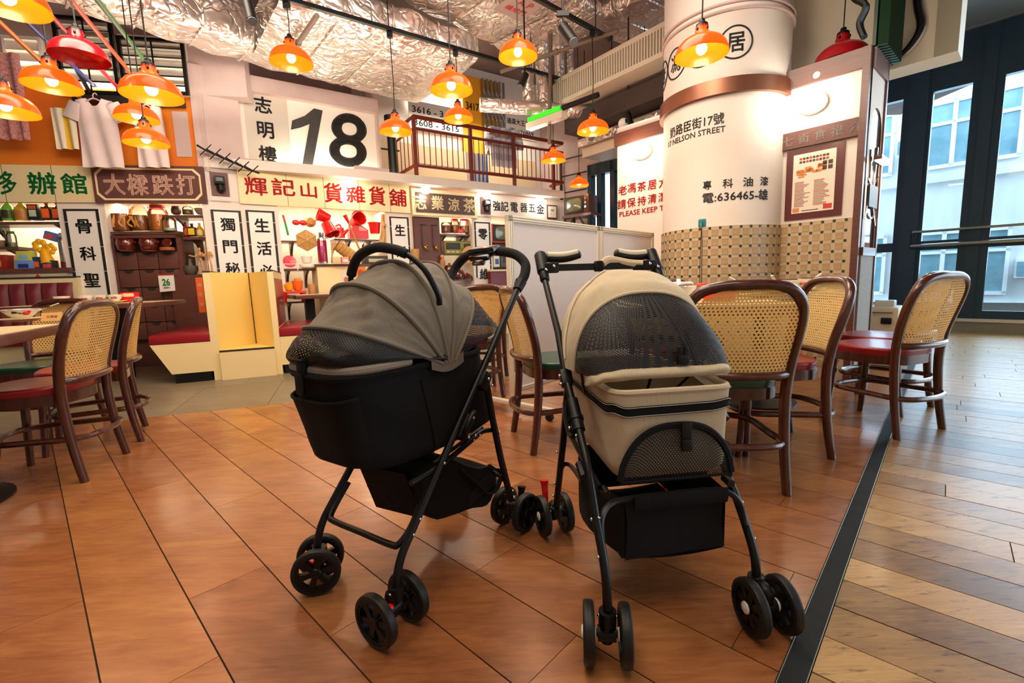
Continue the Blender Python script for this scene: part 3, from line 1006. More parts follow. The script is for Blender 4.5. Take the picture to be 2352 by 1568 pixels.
ltr(o, L2, None, [('強', 1141, 473, 17, 22), ('記', 1159, 474, 17, 22), ('電', 1181, 476, 16, 22), ('器', 1203, 477, 16, 20), ('五', 1222, 478, 15, 17), ('金', 1241, 480, 17, 21)], M['blackink'], .02, .03)
# white infill beside the boards
b = MB()
def fill(W, u0, v0, u1, v1, o0=-.35, o1=0.):
    a, c, z0, z1 = W.rect(u0, v0, u1, v1, o1); W.box(b, a, c, o0, o1, z0, z1)
zsb = L2.sz(600, 470)[1]
L2.box(b, -.02, L2.sz(549, 430)[0], -.6, 0, zsb, zslab); L1.box(b, L1.sz(468, 430)[0], .02, -.6, 0, zsb, zslab)
L2.box(b, L2.sz(1096, 470)[0], L2.sz(1128, 470)[0], -.6, 0, L2.sz(1110, 500)[1], zslab)
L2.box(b, L2.sz(1257, 470)[0], L2.sz(1296, 470)[0], -.6, 0, 0, zslab)
# posts that carry the banners
for W, u0, u1, v in ((L1, 146, 254, 570), (L2, 474, 646, 560), (L2, 889, 946, 560), (L2, 1086, 1130, 560)):
    s0 = (W.sz(u0, v)[0]); s1 = W.sz(u1, v)[0]
    W.box(b, s0, s1, -.6, 0, 0, zsb + .02)
b.build('wall_posts', M['white_wall'], bpy.data.objects['wall_back'], smooth=False)
def banner(W, label, px, chars, off=.012):
    o, w, h = W.th('shop_banner', label, 'banner', *px, off)
    MB().box2((-w / 2, 0, 0), (w / 2, .012, h)).build('board', M['white'], o, smooth=False)
    b = MB(); t = w * .075
    b.box2((-w / 2, -.002, h - t), (w / 2, .002, h))
    n = 5
    for sx in (-1, 1):
        x0, x1 = (-w / 2, -w / 2 + t) if sx < 0 else (w / 2 - t, w / 2)
        for i in range(n):
            z1 = h - t - (h - t) * i / n - (.006 if i else 0); z0 = h - t - (h - t) * (i + 1) / n + .006
            if i == 0:
                z1 = h - t
            b.box2((x0, -.002, z0), (x1, .002, z1))
    b.build('border', M['blackink'], o, smooth=False)
    its = [(c, 0, h - (k + .5) * ch_ - t * 1.6, cw, ch_ * .62) for c, k, ch_, cw in chars]
    lettering(o, its, M['blackink'], y=-.001, bold=.03)
    return o
def bn(W, label, u0, v0, u1, zc, txt, pitch_px, wpx):
    # vertical banner running down behind the booths; u0,u1 at its top edge v0
    s0, z1 = W.sz(u0, v0); s1 = W.sz(u1, v0)[0]
    w = s1 - s0
    h = z1 - zc
    o = thing('shop_banner', label, 'banner', W.at((s0 + s1) / 2, .012, zc), W.a)
    um = (u0 + u1) / 2
    MB().box2((-w / 2, 0, 0), (w / 2, .012, h)).build('board', M['white'], o, smooth=False)
    b = MB(); t = w * .085
    b.box2((-w / 2, -.003, h - t * .8), (w / 2, .002, h))
    seg = .26
    for sx in (-1, 1):
        x0, x1 = (-w / 2, -w / 2 + t) if sx < 0 else (w / 2 - t, w / 2)
        z = h - t * .8; first = True
        while z > 0:
            z0 = max(0, z - (seg * .45 if first else seg)); first = False
            b.box2((x0, -.003, z0 + .006), (x1, .002, z))
            z = z0
    b.build('border', M['blackink'], o, smooth=False)
    pz = z1 - W.sz(um, v0 + pitch_px)[1]
    cw = w * wpx
    its = [(c, w * .02, h - t * 1.4 - pz * (i + .5), cw, cw * 1.02) for i, c in enumerate(txt)]
    lettering(o, its, M['blackink'], y=-.002, bold=.035)
bn(L1, 'tall white banner with black border reading four characters at the left', 146, 480, 227, .62, '骨科聖手', 63, .44)
bn(L2, 'white bordered banner on the left of the pair above the yellow niche', 483, 481, 552, .9, '獨門秘方', 53, .47)
bn(L2, 'white bordered banner on the right of the pair above the yellow niche', 563, 482, 629, .9, '生活必需', 55, .50)
bn(L2, 'white bordered banner beside the herbal tea taps', 893, 497, 937, .9, '生活百貨', 51, .52)
bn(L2, 'narrow white bordered banner left of the orange television', 1088, 509, 1124, .9, '零科維修', 47, .56)
# meters on brown boards
for (px, lab) in (((484, 396, 525, 449), 'black electricity meter on a brown board above the paired banners'), ((1105, 453, 1126, 491), 'small electricity meter on a brown board right of the tea sign')):
    o, w, h = L2.th('electric_meter', lab, 'meter', *px, .02)
    MB().box2((-w / 2, 0, 0), (w / 2, .02, h)).build('back_board', M['signbrown'], o, smooth=False)
    b = MB(); b.rbox((-.01 * w, -.04, h * .62), (w * .62, .09, h * .36), .02); b.tube([(w * .02, -.02, h * .45), (w * .05, -.03, h * .22), (w * .1, -.02, h * .14)], [w * .24, w * .26, w * .12], 10)
    b.build('meter_case', M['black'], o)
    MB().rbox((-.02 * w, -.088, h * .64), (w * .36, .008, h * .16), .004).build('dial_window', M['greyceil'], o)
o, w, h = L2.th('framed_notice', 'small framed notice at the right end of the white sign', 'notice', 1255, 471, 1278, 503, .01)
MB().rbox((0, 0, h / 2), (w, .04, h), .01).build('frame', M['brownwood'], o)
MB().box2((-w * .40, -.024, h * .1), (w * .40, -.018, h * .9)).build('paper', M['white'], o, smooth=False)
lettering(o, [('執照', 0, h * .62, w * .3, h * .16), ('二三', -.15 * w, h * .36, w * .22, h * .1)], M['greyink'], y=-.025)
# globes under the ledge
for i, (u, v) in enumerate(((800, 412), (977, 428), (1118, 442), (1240, 452))):
    s_, z_ = L2.sz(u, v, .1)
    o = thing('ceiling_globe', ['first opal globe lamp under the ledge, over the red characters', 'second opal globe lamp under the ledge, over the gold characters', 'third opal globe lamp under the ledge, left of the white sign', 'last opal globe lamp under the ledge, over the white sign'][i], 'lamp', L2.at(s_, .1, zslab), L2.a, 'globe lamps under the ledge')
    b = MB(); b.lathe([(.055, -.012), (.055, 0)], 16); b.build('rose', M['white'], o)
    b = MB(); b.lathe([(1e-4, -.11), (.04, -.105), (.062, -.085), (.07, -.055), (.06, -.03), (.05, -.012)], 18, caps=False); b.build('globe', M['globe'], o)
    lamp('globe_light', 'POINT', L2.at(s_, .16, zslab - .14), 2.2, (1, .9, .76), .05)
# strip lights that wash the shelves
for W, u0, u1, off, e in ((L1, -60, 140, -.22, 10), (L1, 240, 468, -.22, 12), (L2, 645, 886, -.2, 13), (L2, 1010, 1085, -.2, 7), (L2, 1130, 1190, -.2, 9)):
    s0, s1 = W.sz(u0, 480, off)[0], W.sz(u1, 480, off)[0]
    z_ = zsb + (.07 if W is L2 else .03)
    o = thing('strip_light', {10: 'strip light hidden above the left bottle shelf', 12: 'strip light above the big amber jars', 13: 'strip light above the red buckets', 7: 'strip light above the red lidded jars', 9: 'strip light above the orange television'}[e], 'lamp', W.at((s0 + s1) / 2, off, z_), W.a)
    MB().box2((-(s1 - s0) / 2, -.015, 0), ((s1 - s0) / 2, .015, .02)).build('tube', M['led'], o, smooth=False)
    MB().box2((-(s1 - s0) / 2, -.025, .02), ((s1 - s0) / 2, .025, .035)).build('batten', M['white'], o, smooth=False)
    l_ = lamp('shelf_light', 'AREA', W.at((s0 + s1) / 2, off, z_ - .02), e * .62, (1, .84, .58), s1 - s0, W.at((s0 + s1) / 2, off - .12, z_ - 1.2), sy=.06)
    l_.rotation_euler = (radians(12), 0, W.a)

# ================================================================ GOODS ON THE SHELVES
PALN = {}
def colr(h, rough=.45, **k):
    if h not in PALN:
        PALN[h] = mat('paint_' + h, h, rough, **k)
    return PALN[h]
def shelf(W, label, u0, u1, v, off=-.05, d=.26, t=.025, br=(), m='brownwood'):
    s0, z = W.sz(u0, v, off); s1 = W.sz(u1, v, off)[0]
    o = thing('wall_shelf', label, 'shelf', W.at((s0 + s1) / 2, off, z - t), W.a)
    w = s1 - s0
    MB().box2((-w / 2, 0, 0), (w / 2, d, t)).build('board', M[m], o, smooth=False)
    for f in br:
        b = MB(); x = -w / 2 + w * f
        b.prism([(.02, 0), (d, 0), (d, -.22), (d - .03, -.22), (d - .05, -.12), (d - .12, -.05)], x - .015, x + .015, lambda a, c, e: (e, a, c))
        b.build('bracket', M[m], o, smooth=False)
    return o
def prof_item(W, name, label, cat, px, off, parts, group=None, n=16):
    o, w, h = W.th(name, label, cat, *px, off, group)
    for (nm, pr, m) in parts:
        MB().lathe([(max(r * w, 1e-5), z * h) for r, z in pr], n).build(nm, m if not isinstance(m, str) else M[m], o)
    return o, w, h
BOT = [(.0, 0), (.46, 0), (.5, .03), (.5, .48), (.42, .62), (.18, .78), (.15, .92), (.17, .93), (.17, .97), (0, .97)]
def bottle(W, label, px, off, body, lab=None, cap='darktrim', group=None, square=False):
    o, w, h = W.th('bottle', label, 'bottle', *px, off, group)
    if square:
        MB().rbox((0, 0, h * .36), (w * .9, w * .7, h * .72), w * .12).build('glass', body, o)
        MB().lathe([(w * .3, h * .70), (w * .16, h * .8), (w * .14, h * .9)], 12).build('neck', body, o)
    else:
        MB().lathe([(max(r * w, 1e-5), z * h) for r, z in BOT], 18).build('glass', body, o)
    MB().lathe([(w * .19, h * .86), (w * .19, h), (1e-5, h)], 12).build('cap', M[cap] if isinstance(cap, str) else cap, o)
    if lab is not None:
        b = MB()
        if square:
            b.rbox((0, -w * .36, h * .36), (w * .74, .006, h * .5), .003)
        else:
            b.grid(lambda u, v: Vector((w * .51 * sin(-1.1 + 2.2 * u), -w * .51 * cos(-1.1 + 2.2 * u), h * (.1 + .36 * v))), 10, 1)
        b.build('paper_label', lab, o)
    return o
def jar(W, label, px, off, liquid, fill, lid, group=None, stuffm=None):
    o, w, h = W.th('glass_jar', label, 'jar', *px, off, group)
    MB().lathe([(1e-5, 0), (w * .46, 0), (w * .5, .03 * h), (w * .5, h * .72), (w * .42, h * .84), (w * .33, h * .9)], 20, caps=False).build('glass', M['glass'], o)
    MB().lathe([(1e-5, .01 * h), (w * .455, .01 * h), (w * .485, .05 * h), (w * .485, h * fill), (1e-5, h * fill)], 18, caps=False).build('contents', liquid, o)
    if stuffm:
        b = MB(); rg = random.Random(label)
        for i in range(4):
            x = rg.uniform(-.3, .3) * w; b.tube(cr([(x, -w * .44, h * .12), (x + rg.uniform(-.2, .2) * w, -w * .47, h * fill * .5), (x + rg.uniform(-.3, .3) * w, -w * .44, h * fill * .9)], 4), w * .05, 6)
        b.build('root', stuffm, o)
    if lid is not None:
        MB().lathe([(w * .36, h * .86), (w * .38, h * .88), (w * .38, h), (1e-5, h)], 18).build('lid', lid, o)
    return o
def cbox(W, label, px, off, m, d=.1, face=None, name='carton', cat='box', tilt=0, group=None, face2=None):
    o, w, h = W.th(name, label, cat, *px, off, group)
    R = Matrix.Rotation(tilt, 3, 'Y')
    MB().rbox(R @ Vector((0, 0, h / 2)) if tilt else (0, 0, h / 2), (w * .96, d, h), .006, rot=R).build('body', m, o)
    if face is not None:
        MB().rbox((0, -d / 2 - .001, h * .42), (w * .62, .004, h * .42), .002).build('front_print', face, o)
    if face2 is not None:
        MB().rbox((0, -d / 2 - .001, h * .8), (w * .7, .004, h * .22), .002).build('top_print', face2, o)
    return o
# --- left grocery stall
shelf(L1, 'upper wooden shelf of bottles in the left stall', -160, 143, 510, -.06, .28, .03, (.4, .93))
g = 'bottles on the upper shelf of the left stall'
bottle(L1, 'dark bottle cut by the left edge on the upper shelf', (-26, 458, 1, 508), -.12, colr('2a2a10', .15), colr('1a1a1a'), group=g)
bottle(L1, 'bright green bottle with a black label on the upper shelf', (4, 456, 32, 507), -.12, colr('5fae1c', .12, coat=.5), colr('2c2f1c'), group=g)
bottle(L1, 'olive gold bottle with a reddish label on the upper shelf', (33, 458, 65, 507), -.12, colr('b39a2c', .12, coat=.5), colr('b2702c'), group=g)
cbox(L1, 'tall tin with a pale turquoise and red label on the upper shelf', (69, 470, 95, 506), -.12, colr('23211c'), .09, colr('b9cfc0'), 'tin', 'tin', face2=colr('d8643c'))
bottle(L1, 'first brown sauce bottle with an orange label, nearer the tin', (97, 463, 120, 506), -.12, colr('4a2418', .2), colr('ee6a26'), 'redink', g, True)
bottle(L1, 'second brown sauce bottle with an orange label, beside the banner', (122, 464, 144, 506), -.12, colr('4a2418', .2), colr('ee6a26'), 'redink', g, True)
shelf(L1, 'short lower shelf with green lidded jars at the left edge', -160, 42, 569, -.06, .28, .03, (.85,))
jar(L1, 'green lidded jar at the very left of the lower shelf', (-16, 523, 13, 568), -.14, colr('8a6a3c'), .35, colr('2f8a4e'))
jar(L1, 'green lidded jar next to the end of the lower shelf', (16, 531, 37, 568), -.14, colr('9aa07a'), .3, colr('2f6a3e'))
shelf(L1, 'long brown counter of the left stall full of toys', -160, 162, 621, .06, .4, .045)
cbox(L1, 'dark red gift box with a gold spot on the left counter', (-30, 586, 26, 620), -.1, colr('9a1c18'), .14, colr('c48a1c'))
o, w, h = L1.th('round_tray', 'round flower-printed tray leaning at the back of the left counter', 'tray', 22, 588, 66, 620, -.16)
MB().lathe([(1e-5, 0), (w * .46, 0), (w * .5, .012), (w * .5, .02)], 24, (0, 0, h * .5), Matrix.Rotation(radians(80), 3, 'X')).build('disc', colr('ece2b8', .3), o)
b = MB(); rg = random.Random(2)
for i in range(14):
    a = rg.uniform(0, 6.3); q = rg.uniform(0, .36) * w; b.ball((q * cos(a), -.012 - .0 * q, h * .5 + q * sin(a)), .012, 5, (1, .2, 1))
b.build('flower_print', colr('5a7a34'), o)
cbox(L1, 'pale blue and yellow toy box standing on the left counter', (45, 577, 79, 600), -.02, colr('c9cf4a'), .1, colr('8fb6e6'), 'toy_box', 'toy')
cbox(L1, 'transparent blue toy case with a dark screen on the left counter', (43, 598, 81, 620), .0, colr('6f95dc', .2), .1, colr('22307e'), 'toy_case', 'toy')
cbox(L1, 'small dark blue toy packet with an orange patch on the left counter', (81, 590, 100, 620), -.03, colr('27386e'), .08, colr('ee6a22'), 'toy_packet', 'toy')
cbox(L1, 'multicoloured toy packet under the yellow flower on the left counter', (99, 598, 130, 620), .0, colr('3a2a2a'), .08, colr('cc4a5a'), 'toy_packet', 'toy', face2=colr('49b25a'))
o, w, h = L1.th('toy_flower', 'yellow inflatable toy flower bursting from the left counter', 'toy', 76, 546, 134, 604, -.02)
b = MB()
for i in range(7):
    a = i * 2 * pi / 7; b.ball((-w * .16 + w * .2 * cos(a), -.01, h * .68 + w * .2 * sin(a)), w * .14, 8, (1, .5, 1))
for i in range(5):
    a = i * 2 * pi / 5; b.ball((w * .26 + w * .14 * cos(a), -.02, h * .56 + w * .16 * sin(a)), w * .12, 8, (1, .5, 1))
b.build('petals', colr('fbb80e', .35), o)
MB().tube(cr([(-.02 * w, -.02, h * .5), (.02 * w, -.02, h * .3), (.08 * w, -.02, 0)], 4), [.03 + .004 * i for i in range(9)], 10).build('stem', colr('f5b008', .35), o)
cbox(L1, 'blue and orange snack packet hanging behind the toy flower', (99, 533, 132, 552), -.2, colr('6a7fd0'), .05, colr('ee5a22'), 'snack_packet', 'packet', .35)
o, w, h = prof_item(L1, 'vacuum_flask', 'steel vacuum flask with a maroon base beside the tall banner', 'flask', (135, 535, 161, 620), -.06, [('steel_body', [(.42, .22), (.42, .78), (.3, .86), (.26, .88)], 'steel'), ('base', [(.46, 0), (.46, .06), (.43, .08), (.43, .22)], 'maroon'), ('cap', [(.26, .88), (.3, .89), (.3, .98), (.2, 1), (0, 1)], 'chrome')])
b = MB(); L1.box(b, L1.sz(-170, 640, .06)[0], L1.sz(167, 640, .06)[0], 0, .05, L1.sz(80, 639, .06)[1], L1.sz(80, 632, .06)[1])
pm = thing('paper_flag', 'tiny red paper triangle stuck below the left counter', 'flag', L1.at(L1.sz(87, 637, .06)[0], .06, L1.sz(87, 640, .06)[1]), L1.a)
MB().add([(-.04, 0, 0), (.04, 0, 0), (0, 0, .05), (-.04, .004, 0), (.04, .004, 0), (0, .004, .05)], [(0, 1, 2), (5, 4, 3)]).build('paper', M['redink'], pm, smooth=False)
# --- herbalist stall
shelf(L1, 'brown shelf carrying three big amber jars', 252, 412, 532, -.03, .3, .03)
jar(L1, 'large amber liquor jar furthest left on the jar shelf', (254, 466, 301, 531), -.17, colr('a8541a', .2), .6, None, None, colr('e0a050'))
jar(L1, 'large amber liquor jar with dark roots in the middle of the jar shelf', (299, 467, 347, 531), -.2, colr('9a5a1e', .2), .55, None, None, colr('d99a3c'))
jar(L1, 'red lidded jar with an orange label on the jar shelf', (341, 471, 386, 531), -.13, colr('e07a1e'), .62, colr('d8361c'))
jar(L1, 'small empty glass jar right of the red lidded jar', (372, 496, 404, 531), -.05, colr('cfd6b8', .2), .2, None)
shelf(L1, 'small upper shelf right of the amber jars', 373, 476, 494, -.06, .28, .03, (.28, .95))
prof_item(L1, 'clay_jar', 'small dark clay jar on the small upper shelf', 'jar', (393, 474, 416, 493), -.15, [('body', [(.3, 0), (.48, .2), (.5, .6), (.4, .9), (.42, 1), (0, 1)], colr('5a3a30'))])
jar(L1, 'small brown jar in the middle of the small upper shelf', (419, 471, 444, 493), -.15, colr('8a7040'), .5, None)
prof_item(L1, 'bowl', 'grey bowl at the right of the small upper shelf', 'bowl', (447, 479, 474, 493), -.12, [('body', [(.2, 0), (.3, .1), (.48, .7), (.5, 1), (.46, 1), (.3, .2), (0, .15)], colr('9a8a78'))])
shelf(L1, 'little lower bracket shelf of medicine bottles', 420, 482, 544, -.06, .26, .03, (.3, .85))
g = 'medicine bottles on the little bracket shelf'
bottle(L1, 'dark red medicine bottle furthest left on the little bracket shelf', (420, 510, 434, 543), -.15, colr('8a2418', .25), colr('c2603a'), group=g)
bottle(L1, 'dark medicine bottle with a yellow square label', (432, 513, 451, 543), -.09, colr('3a1c14', .25), colr('efc81c'), group=g, square=True)
bottle(L1, 'yellow medicine bottle with a white label', (451, 512, 467, 543), -.13, colr('d9a51a', .25), colr('efe2b0'), 'orange', g)
bottle(L1, 'yellow medicine bottle at the right end of the little shelf', (468, 512, 483, 543), -.13, colr('caa21a', .25), colr('e8d24a'), 'orange', g)
# apothecary cabinet
ca, cb, cz0, cz1 = L1.rect(263, 540, 424, 700, -.02)
ct = thing('apothecary_cabinet', 'brown apothecary cabinet with rows of small drawers under the amber jars', 'cabinet', L1.at((ca + cb) / 2, -.02, 0), L1.a)
cw = cb - ca; zt_ = L1.sz(340, 540, -.02)[1]; zn = L1.sz(340, 578, -.02)[1]
b = MB(); b.box2((-cw / 2, .06, 0), (cw / 2, .3, zn)); b.box2((-cw / 2, .0, 0), (-cw / 2 + .03, .3, zt_)); b.box2((cw / 2 - .05, 0, 0), (cw / 2, .3, zt_)); b.box2((-cw / 2, .25, zn), (cw / 2, .3, zt_)); b.box2((-cw / 2, 0, zt_ - .03), (cw / 2, .3, zt_))
b.build('carcass', M['brownwood'], ct, smooth=False)
dw = (cw - .08) / 3; dh = zn - L1.sz(340, 619, -.02)[1]
for r_ in range(5):
    for c_ in range(3):
        x = -cw / 2 + .03 + dw * (c_ + .5); z = zn - dh * (r_ + .5)
        b = MB(); b.rbox((x, .03, z), (dw - .008, .05, dh - .008), .004); d_ = b.build('drawer', M['brownwood'], ct)
        b = MB(); b.tube([(x + .045 * cos(a), .004, z + dh / 2 - .006 - .03 * sin(a)) for a in [pi * i / 8 for i in range(9)]], .002, 4)
        b.add([(x + .045 * cos(a), .0035, z + dh / 2 - .004 - .03 * sin(a)) for a in [pi * i / 8 for i in range(9)]], [list(range(9))])
        b.build('finger_hole', M['darktrim'], d_, smooth=False)
GLZ = colr('5e1c10', .12, coat=.8)
for px, lb in (((268, 549, 311, 577), 'left brown glazed herbal pot in the apothecary cabinet'), ((320, 548, 363, 577), 'right brown glazed herbal pot in the apothecary cabinet')):
    o, w, h = prof_item(L1, 'herbal_pot', lb, 'pot', px, .02, [('body', [(.32, 0), (.42, .1), (.48, .4), (.5, .7), (.44, .92), (.48, 1), (.42, 1), (.4, .9)], GLZ), ('foot', [(.34, 0), (.34, .06), (.3, .06)], colr('b98a62'))])
    MB().cyl((w * .4, -.02, h * .7), (w * .62, -.04, h * .72), w * .07).build('handle', GLZ, o)
o, w, h = L1.th('pot_lid', 'upturned pot lid leaning on a clay dish in the cabinet', 'lid', 366, 550, 400, 575, .02)
MB().lathe([(1e-5, 0), (w * .48, 0), (w * .5, h * .25), (w * .42, h * .3), (1e-5, h * .3)], 18).build('dish', colr('a8603a', .3), o)
MB().lathe([(1e-5, 0), (w * .3, .01), (w * .34, .03), (w * .3, .035), (1e-5, .03)], 16, (w * .1, 0, h * .62), Matrix.Rotation(radians(70), 3, 'X')).build('lid', GLZ, o)
o, w, h = L1.th('wall_calendar', 'tear-off paper calendar showing a green 26', 'calendar', 365, 630, 402, 670, .06)
MB().add([(-w / 2, 0, 0), (w * .48, -.01, .01), (w * .46, 0, h), (-w * .5, 0, h * .98), (-w / 2, .006, 0), (w * .48, .0, .01), (w * .46, .01, h), (-w * .5, .01, h * .98)], [(0, 1, 2, 3), (7, 6, 5, 4), (0, 4, 5, 1), (1, 5, 6, 2), (2, 6, 7, 3), (3, 7, 4, 0)]).build('paper', M['white'], o, smooth=False)
MB().box2((-w * .5, -.004, h * .95), (w * .46, .008, h)).build('red_header', M['redink'], o, smooth=False)
lettering(o, [('26', -.02 * w, h * .56, w * .46, h * .38)], mat('calendar_green', '22a04a', .6), y=-.010, bold=.02)
lettering(o, [('星期六', 0, h * .25, w * .4, h * .09)], M['greyink'], y=-.010)
o, w, h = L1.th('stone_mortar', 'grey stone mortar with a pestle on the low shelf', 'mortar', 422, 594, 454, 630, -.05)
MB().lathe([(w * .3, 0), (w * .42, .02), (w * .5, h * .3), (w * .5, h * .55), (w * .42, h * .56), (1e-5, h * .4)], 18).build('bowl', colr('57534a', .7), o)
MB().lathe([(w * .22, h * .5), (w * .16, h * .62), (w * .12, h * .95), (w * .16, h), (1e-5, h)], 12).build('pestle', colr('6a655a', .7), o)
shelf(L1, 'low brown side shelf beside the apothecary cabinet', 408, 480, 631, .0, .3, .03)
for px, lb in (((452, 568, 470, 629), 'jointed wooden mannequin on the left, arm held out'), ((471, 566, 490, 629), 'jointed wooden mannequin on the right, beside the banner')):
    o, w, h = L1.th('wooden_mannequin', lb, 'figure', *px, .01)
    TW = colr('cf9a62', .5)
    MB().ball((0, 0, h * .93), h * .055, 8, (.8, .8, 1.25)).build('head', TW, o)
    b = MB(); b.tube([(0, 0, h * .86), (0, 0, h * .8), (0, 0, h * .68), (0, 0, h * .58), (0, 0, h * .5)], [h * .02, h * .075, h * .065, h * .05, h * .065], 10); b.build('torso', TW, o)
    for sx in (-1, 1):
        MB().tube(cr([(sx * h * .08, 0, h * .8), (sx * h * .15, -.02, h * .66), (sx * h * .2 - .03, -.06, h * .70)], 4), h * .024, 8).build('arm', TW, o)
        MB().tube(cr([(sx * h * .04, 0, h * .5), (sx * h * .07, -.01, h * .27), (sx * h * .06, 0, 0)], 4), h * .03, 8).build('leg', TW, o)
lc = thing('low_cabinet', 'low dark brown cupboard under the mannequin shelf', 'cabinet', L1.at(L1.sz(440, 660, .05)[0], .05, 0), L1.a)
MB().box2((-.2, 0, 0), (.22, .35, L1.sz(440, 635, .05)[1])).build('body', M['brownwood'], lc, smooth=False)
MB().rbox((.01, -.008, .35), (.36, .02, .5), .004).build('door', M['brownwood'], lc)
o, w, h = L1.th('red_poster', 'narrow orange-red festive poster beside the bench back', 'poster', 453, 637, 469, 718, .065)
MB().box2((-w / 2, 0, 0), (w / 2, .004, h)).build('paper', colr('f06a2a'), o, smooth=False)
lettering(o, [('福', 0, h * .8, w * .6, w * .6), ('祿', 0, h * .52, w * .6, w * .6), ('壽', 0, h * .24, w * .6, w * .6)], colr('f6d7b0'), y=-.001)
# --- general store stall
shelf(L2, 'upper left shelf of the general store under the straw goods', 646, 700, 552, -.1, .25, .02, (.5,))
shelf(L2, 'upper right shelf of the general store under the red buckets', 768, 872, 548, -.1, .25, .02, (.35, .8))
shelf(L2, 'middle left shelf with crockery', 648, 728, 617, -.08, .27, .025, (.2, .75))
shelf(L2, 'low left shelf under the red stool', 652, 704, 694, -.08, .27, .02, (.3,))
cp = thing('store_counter', 'cream fronted counter below the thermos', 'counter', L2.at(L2.sz(820, 640, .0)[0], 0, 0), L2.a)
s0_, s1_ = L2.sz(730, 640)[0] - L2.sz(820, 640)[0], L2.sz(890, 640)[0] - L2.sz(820, 640)[0]
zc_ = L2.sz(800, 606)[1]
MB().box2((s0_, 0, .3), (s1_, .34, zc_ - .03)).build('front', M['cream'], cp, smooth=False)
MB().box2((s0_ - .02, -.02, zc_ - .03), (s1_, .34, zc_)).build('top', M['brownwood'], cp, smooth=False)
for px, c1, lb in (((784, 621, 806, 655), 'f0d2c8', 'small pale pink poster on the cream counter'), ((816, 613, 840, 634), 'ee7a1c', 'small orange poster on the cream counter')):
    o, w, h = L2.th('counter_poster', lb, 'poster', *px, .006)
    MB().box2((-w / 2, 0, 0), (w / 2, .004, h)).build('paper', colr(c1), o, smooth=False)
    MB().lathe([(1e-5, -.002), (w * .28, -.002), (w * .28, 0)], 14, (0, 0, h * .4), Matrix.Rotation(pi / 2, 3, 'X')).build('printed_spot', colr('e0603a'), o)
def bucket(W, label, px, off, tilt=(0, 0), group='red plastic buckets hung in the general store', m='red', name='plastic_bucket'):
    o, w, h = W.th(name, label, 'bucket', *px, off, group)
    R = (Matrix.Rotation(tilt[0], 3, 'X') @ Matrix.Rotation(tilt[1], 3, 'Y'))
    c = Vector((0, 0, h * .5))
    r, hh = min(w, h) * .46, min(w, h) * .8
    MB().lathe([(1e-5, -hh / 2), (r * .72, -hh / 2), (r * .98, hh / 2), (r * 1.06, hh / 2), (r * 1.06, hh / 2 - .01), (r * .93, hh / 2 - .012), (r * .70, -hh / 2 + .01), (1e-5, -hh / 2 + .01)], 22, c, R, caps=False).build('pail', M[m], o)
    MB().tube([c + R @ Vector((r * 1.0 * cos(a), r * 1.1 * sin(a) * .5, hh / 2 + r * .8 * sin(a))) for a in [pi * i / 12 for i in range(13)]], .004, 6).build('bail', M['white'], o)
    return o
bucket(L2, 'large red bucket tipped mouth-left at the top of the store', (724, 480, 762, 514), -.1, (0, -1.2))
bucket(L2, 'red bucket hanging upside down above the thermos', (737, 505, 776, 545), -.02, (radians(160), .3))
bucket(L2, 'round red bucket under the strip light, tipped forward', (800, 488, 838, 524), -.14, (1.2, .2))
bucket(L2, 'red bucket standing at the right end of the upper right shelf', (845, 502, 876, 546), -.12, (0, 0))
o, w, h = L2.th('watering_can', 'red watering can with a white rose among the buckets', 'watering can', 766, 514, 800, 546, -.06, None)
MB().lathe([(1e-5, 0), (w * .34, 0), (w * .3, h * .7), (w * .2, h * .72)], 18, (-w * .1, 0, 0)).build('tank', M['red'], o)
MB().tube([(w * .1, -.03, h * .25), (w * .45, -.05, h * .62)], [.025, .015], 10).build('spout', M['red'], o)
MB().tube([(w * .42, -.048, h * .58), (w * .56, -.055, h * .72)], [.016, .04], 12).build('rose', M['white'], o)
MB().tube(cr([(-w * .3, 0, h * .2), (-w * .5, 0, h * .6), (-w * .1, 0, h * .95), (w * .05, 0, h * .68)], 4), .01, 8).build('handle', M['red'], o)
o, w, h = L2.th('letter_box', 'red and pink metal letter box on the upper right shelf', 'box', 803, 512, 846, 547, -.1)
MB().prism([(-w / 2, 0), (w / 2, 0), (w / 2, h * .55), (0, h), (-w / 2, h * .55)], 0, .12, lambda x, z, y: (x, y, z)).build('case', M['red'], o, smooth=False)
MB().prism([(0, h * .5), (w * .4, h * .5), (w * .4, h * .58), (0, h * .9)], -.004, .0, lambda x, z, y: (x, y, z)).build('pale_flap', colr('e9a79c'), o, smooth=False)
o, w, h = L2.th('straw_basket', 'round shallow straw basket hanging left of the buckets', 'basket', 700, 494, 728, 520, -.15)
MB().lathe([(1e-5, 0), (w * .3, -.01), (w * .5, -.05), (w * .52, -.05), (w * .3, .01), (1e-5, .015)], 20, (0, 0, h / 2), Matrix.Rotation(pi / 2, 3, 'X')).build('weave', M['straw'], o)
o, w, h = L2.th('straw_hat', 'hexagonal bamboo hat hanging in front of the middle shelf', 'hat', 677, 527, 730, 577, .02)
b = MB(); pts = [(w * .5 * cos(pi / 6 + i * pi / 3), w * .5 * sin(pi / 6 + i * pi / 3)) for i in range(6)]
b.add([(0, -.06, h / 2)] + [(x, .0, h / 2 + z) for x, z in pts] + [(x * .97, .012, h / 2 + z * .97) for x, z in pts], [(0, i + 1, (i + 1) % 6 + 1) for i in range(6)] + [(i + 1, i + 7, (i + 1) % 6 + 7, (i + 1) % 6 + 1) for i in range(6)])
b.build('crown', M['straw'], o, smooth=False)
b = MB()
for x, z in pts:
    b.tube([(0, -.063, h / 2), (x, -.002, h / 2 + z)], .004, 5)
b.build('rib', colr('dcb87e'), o)
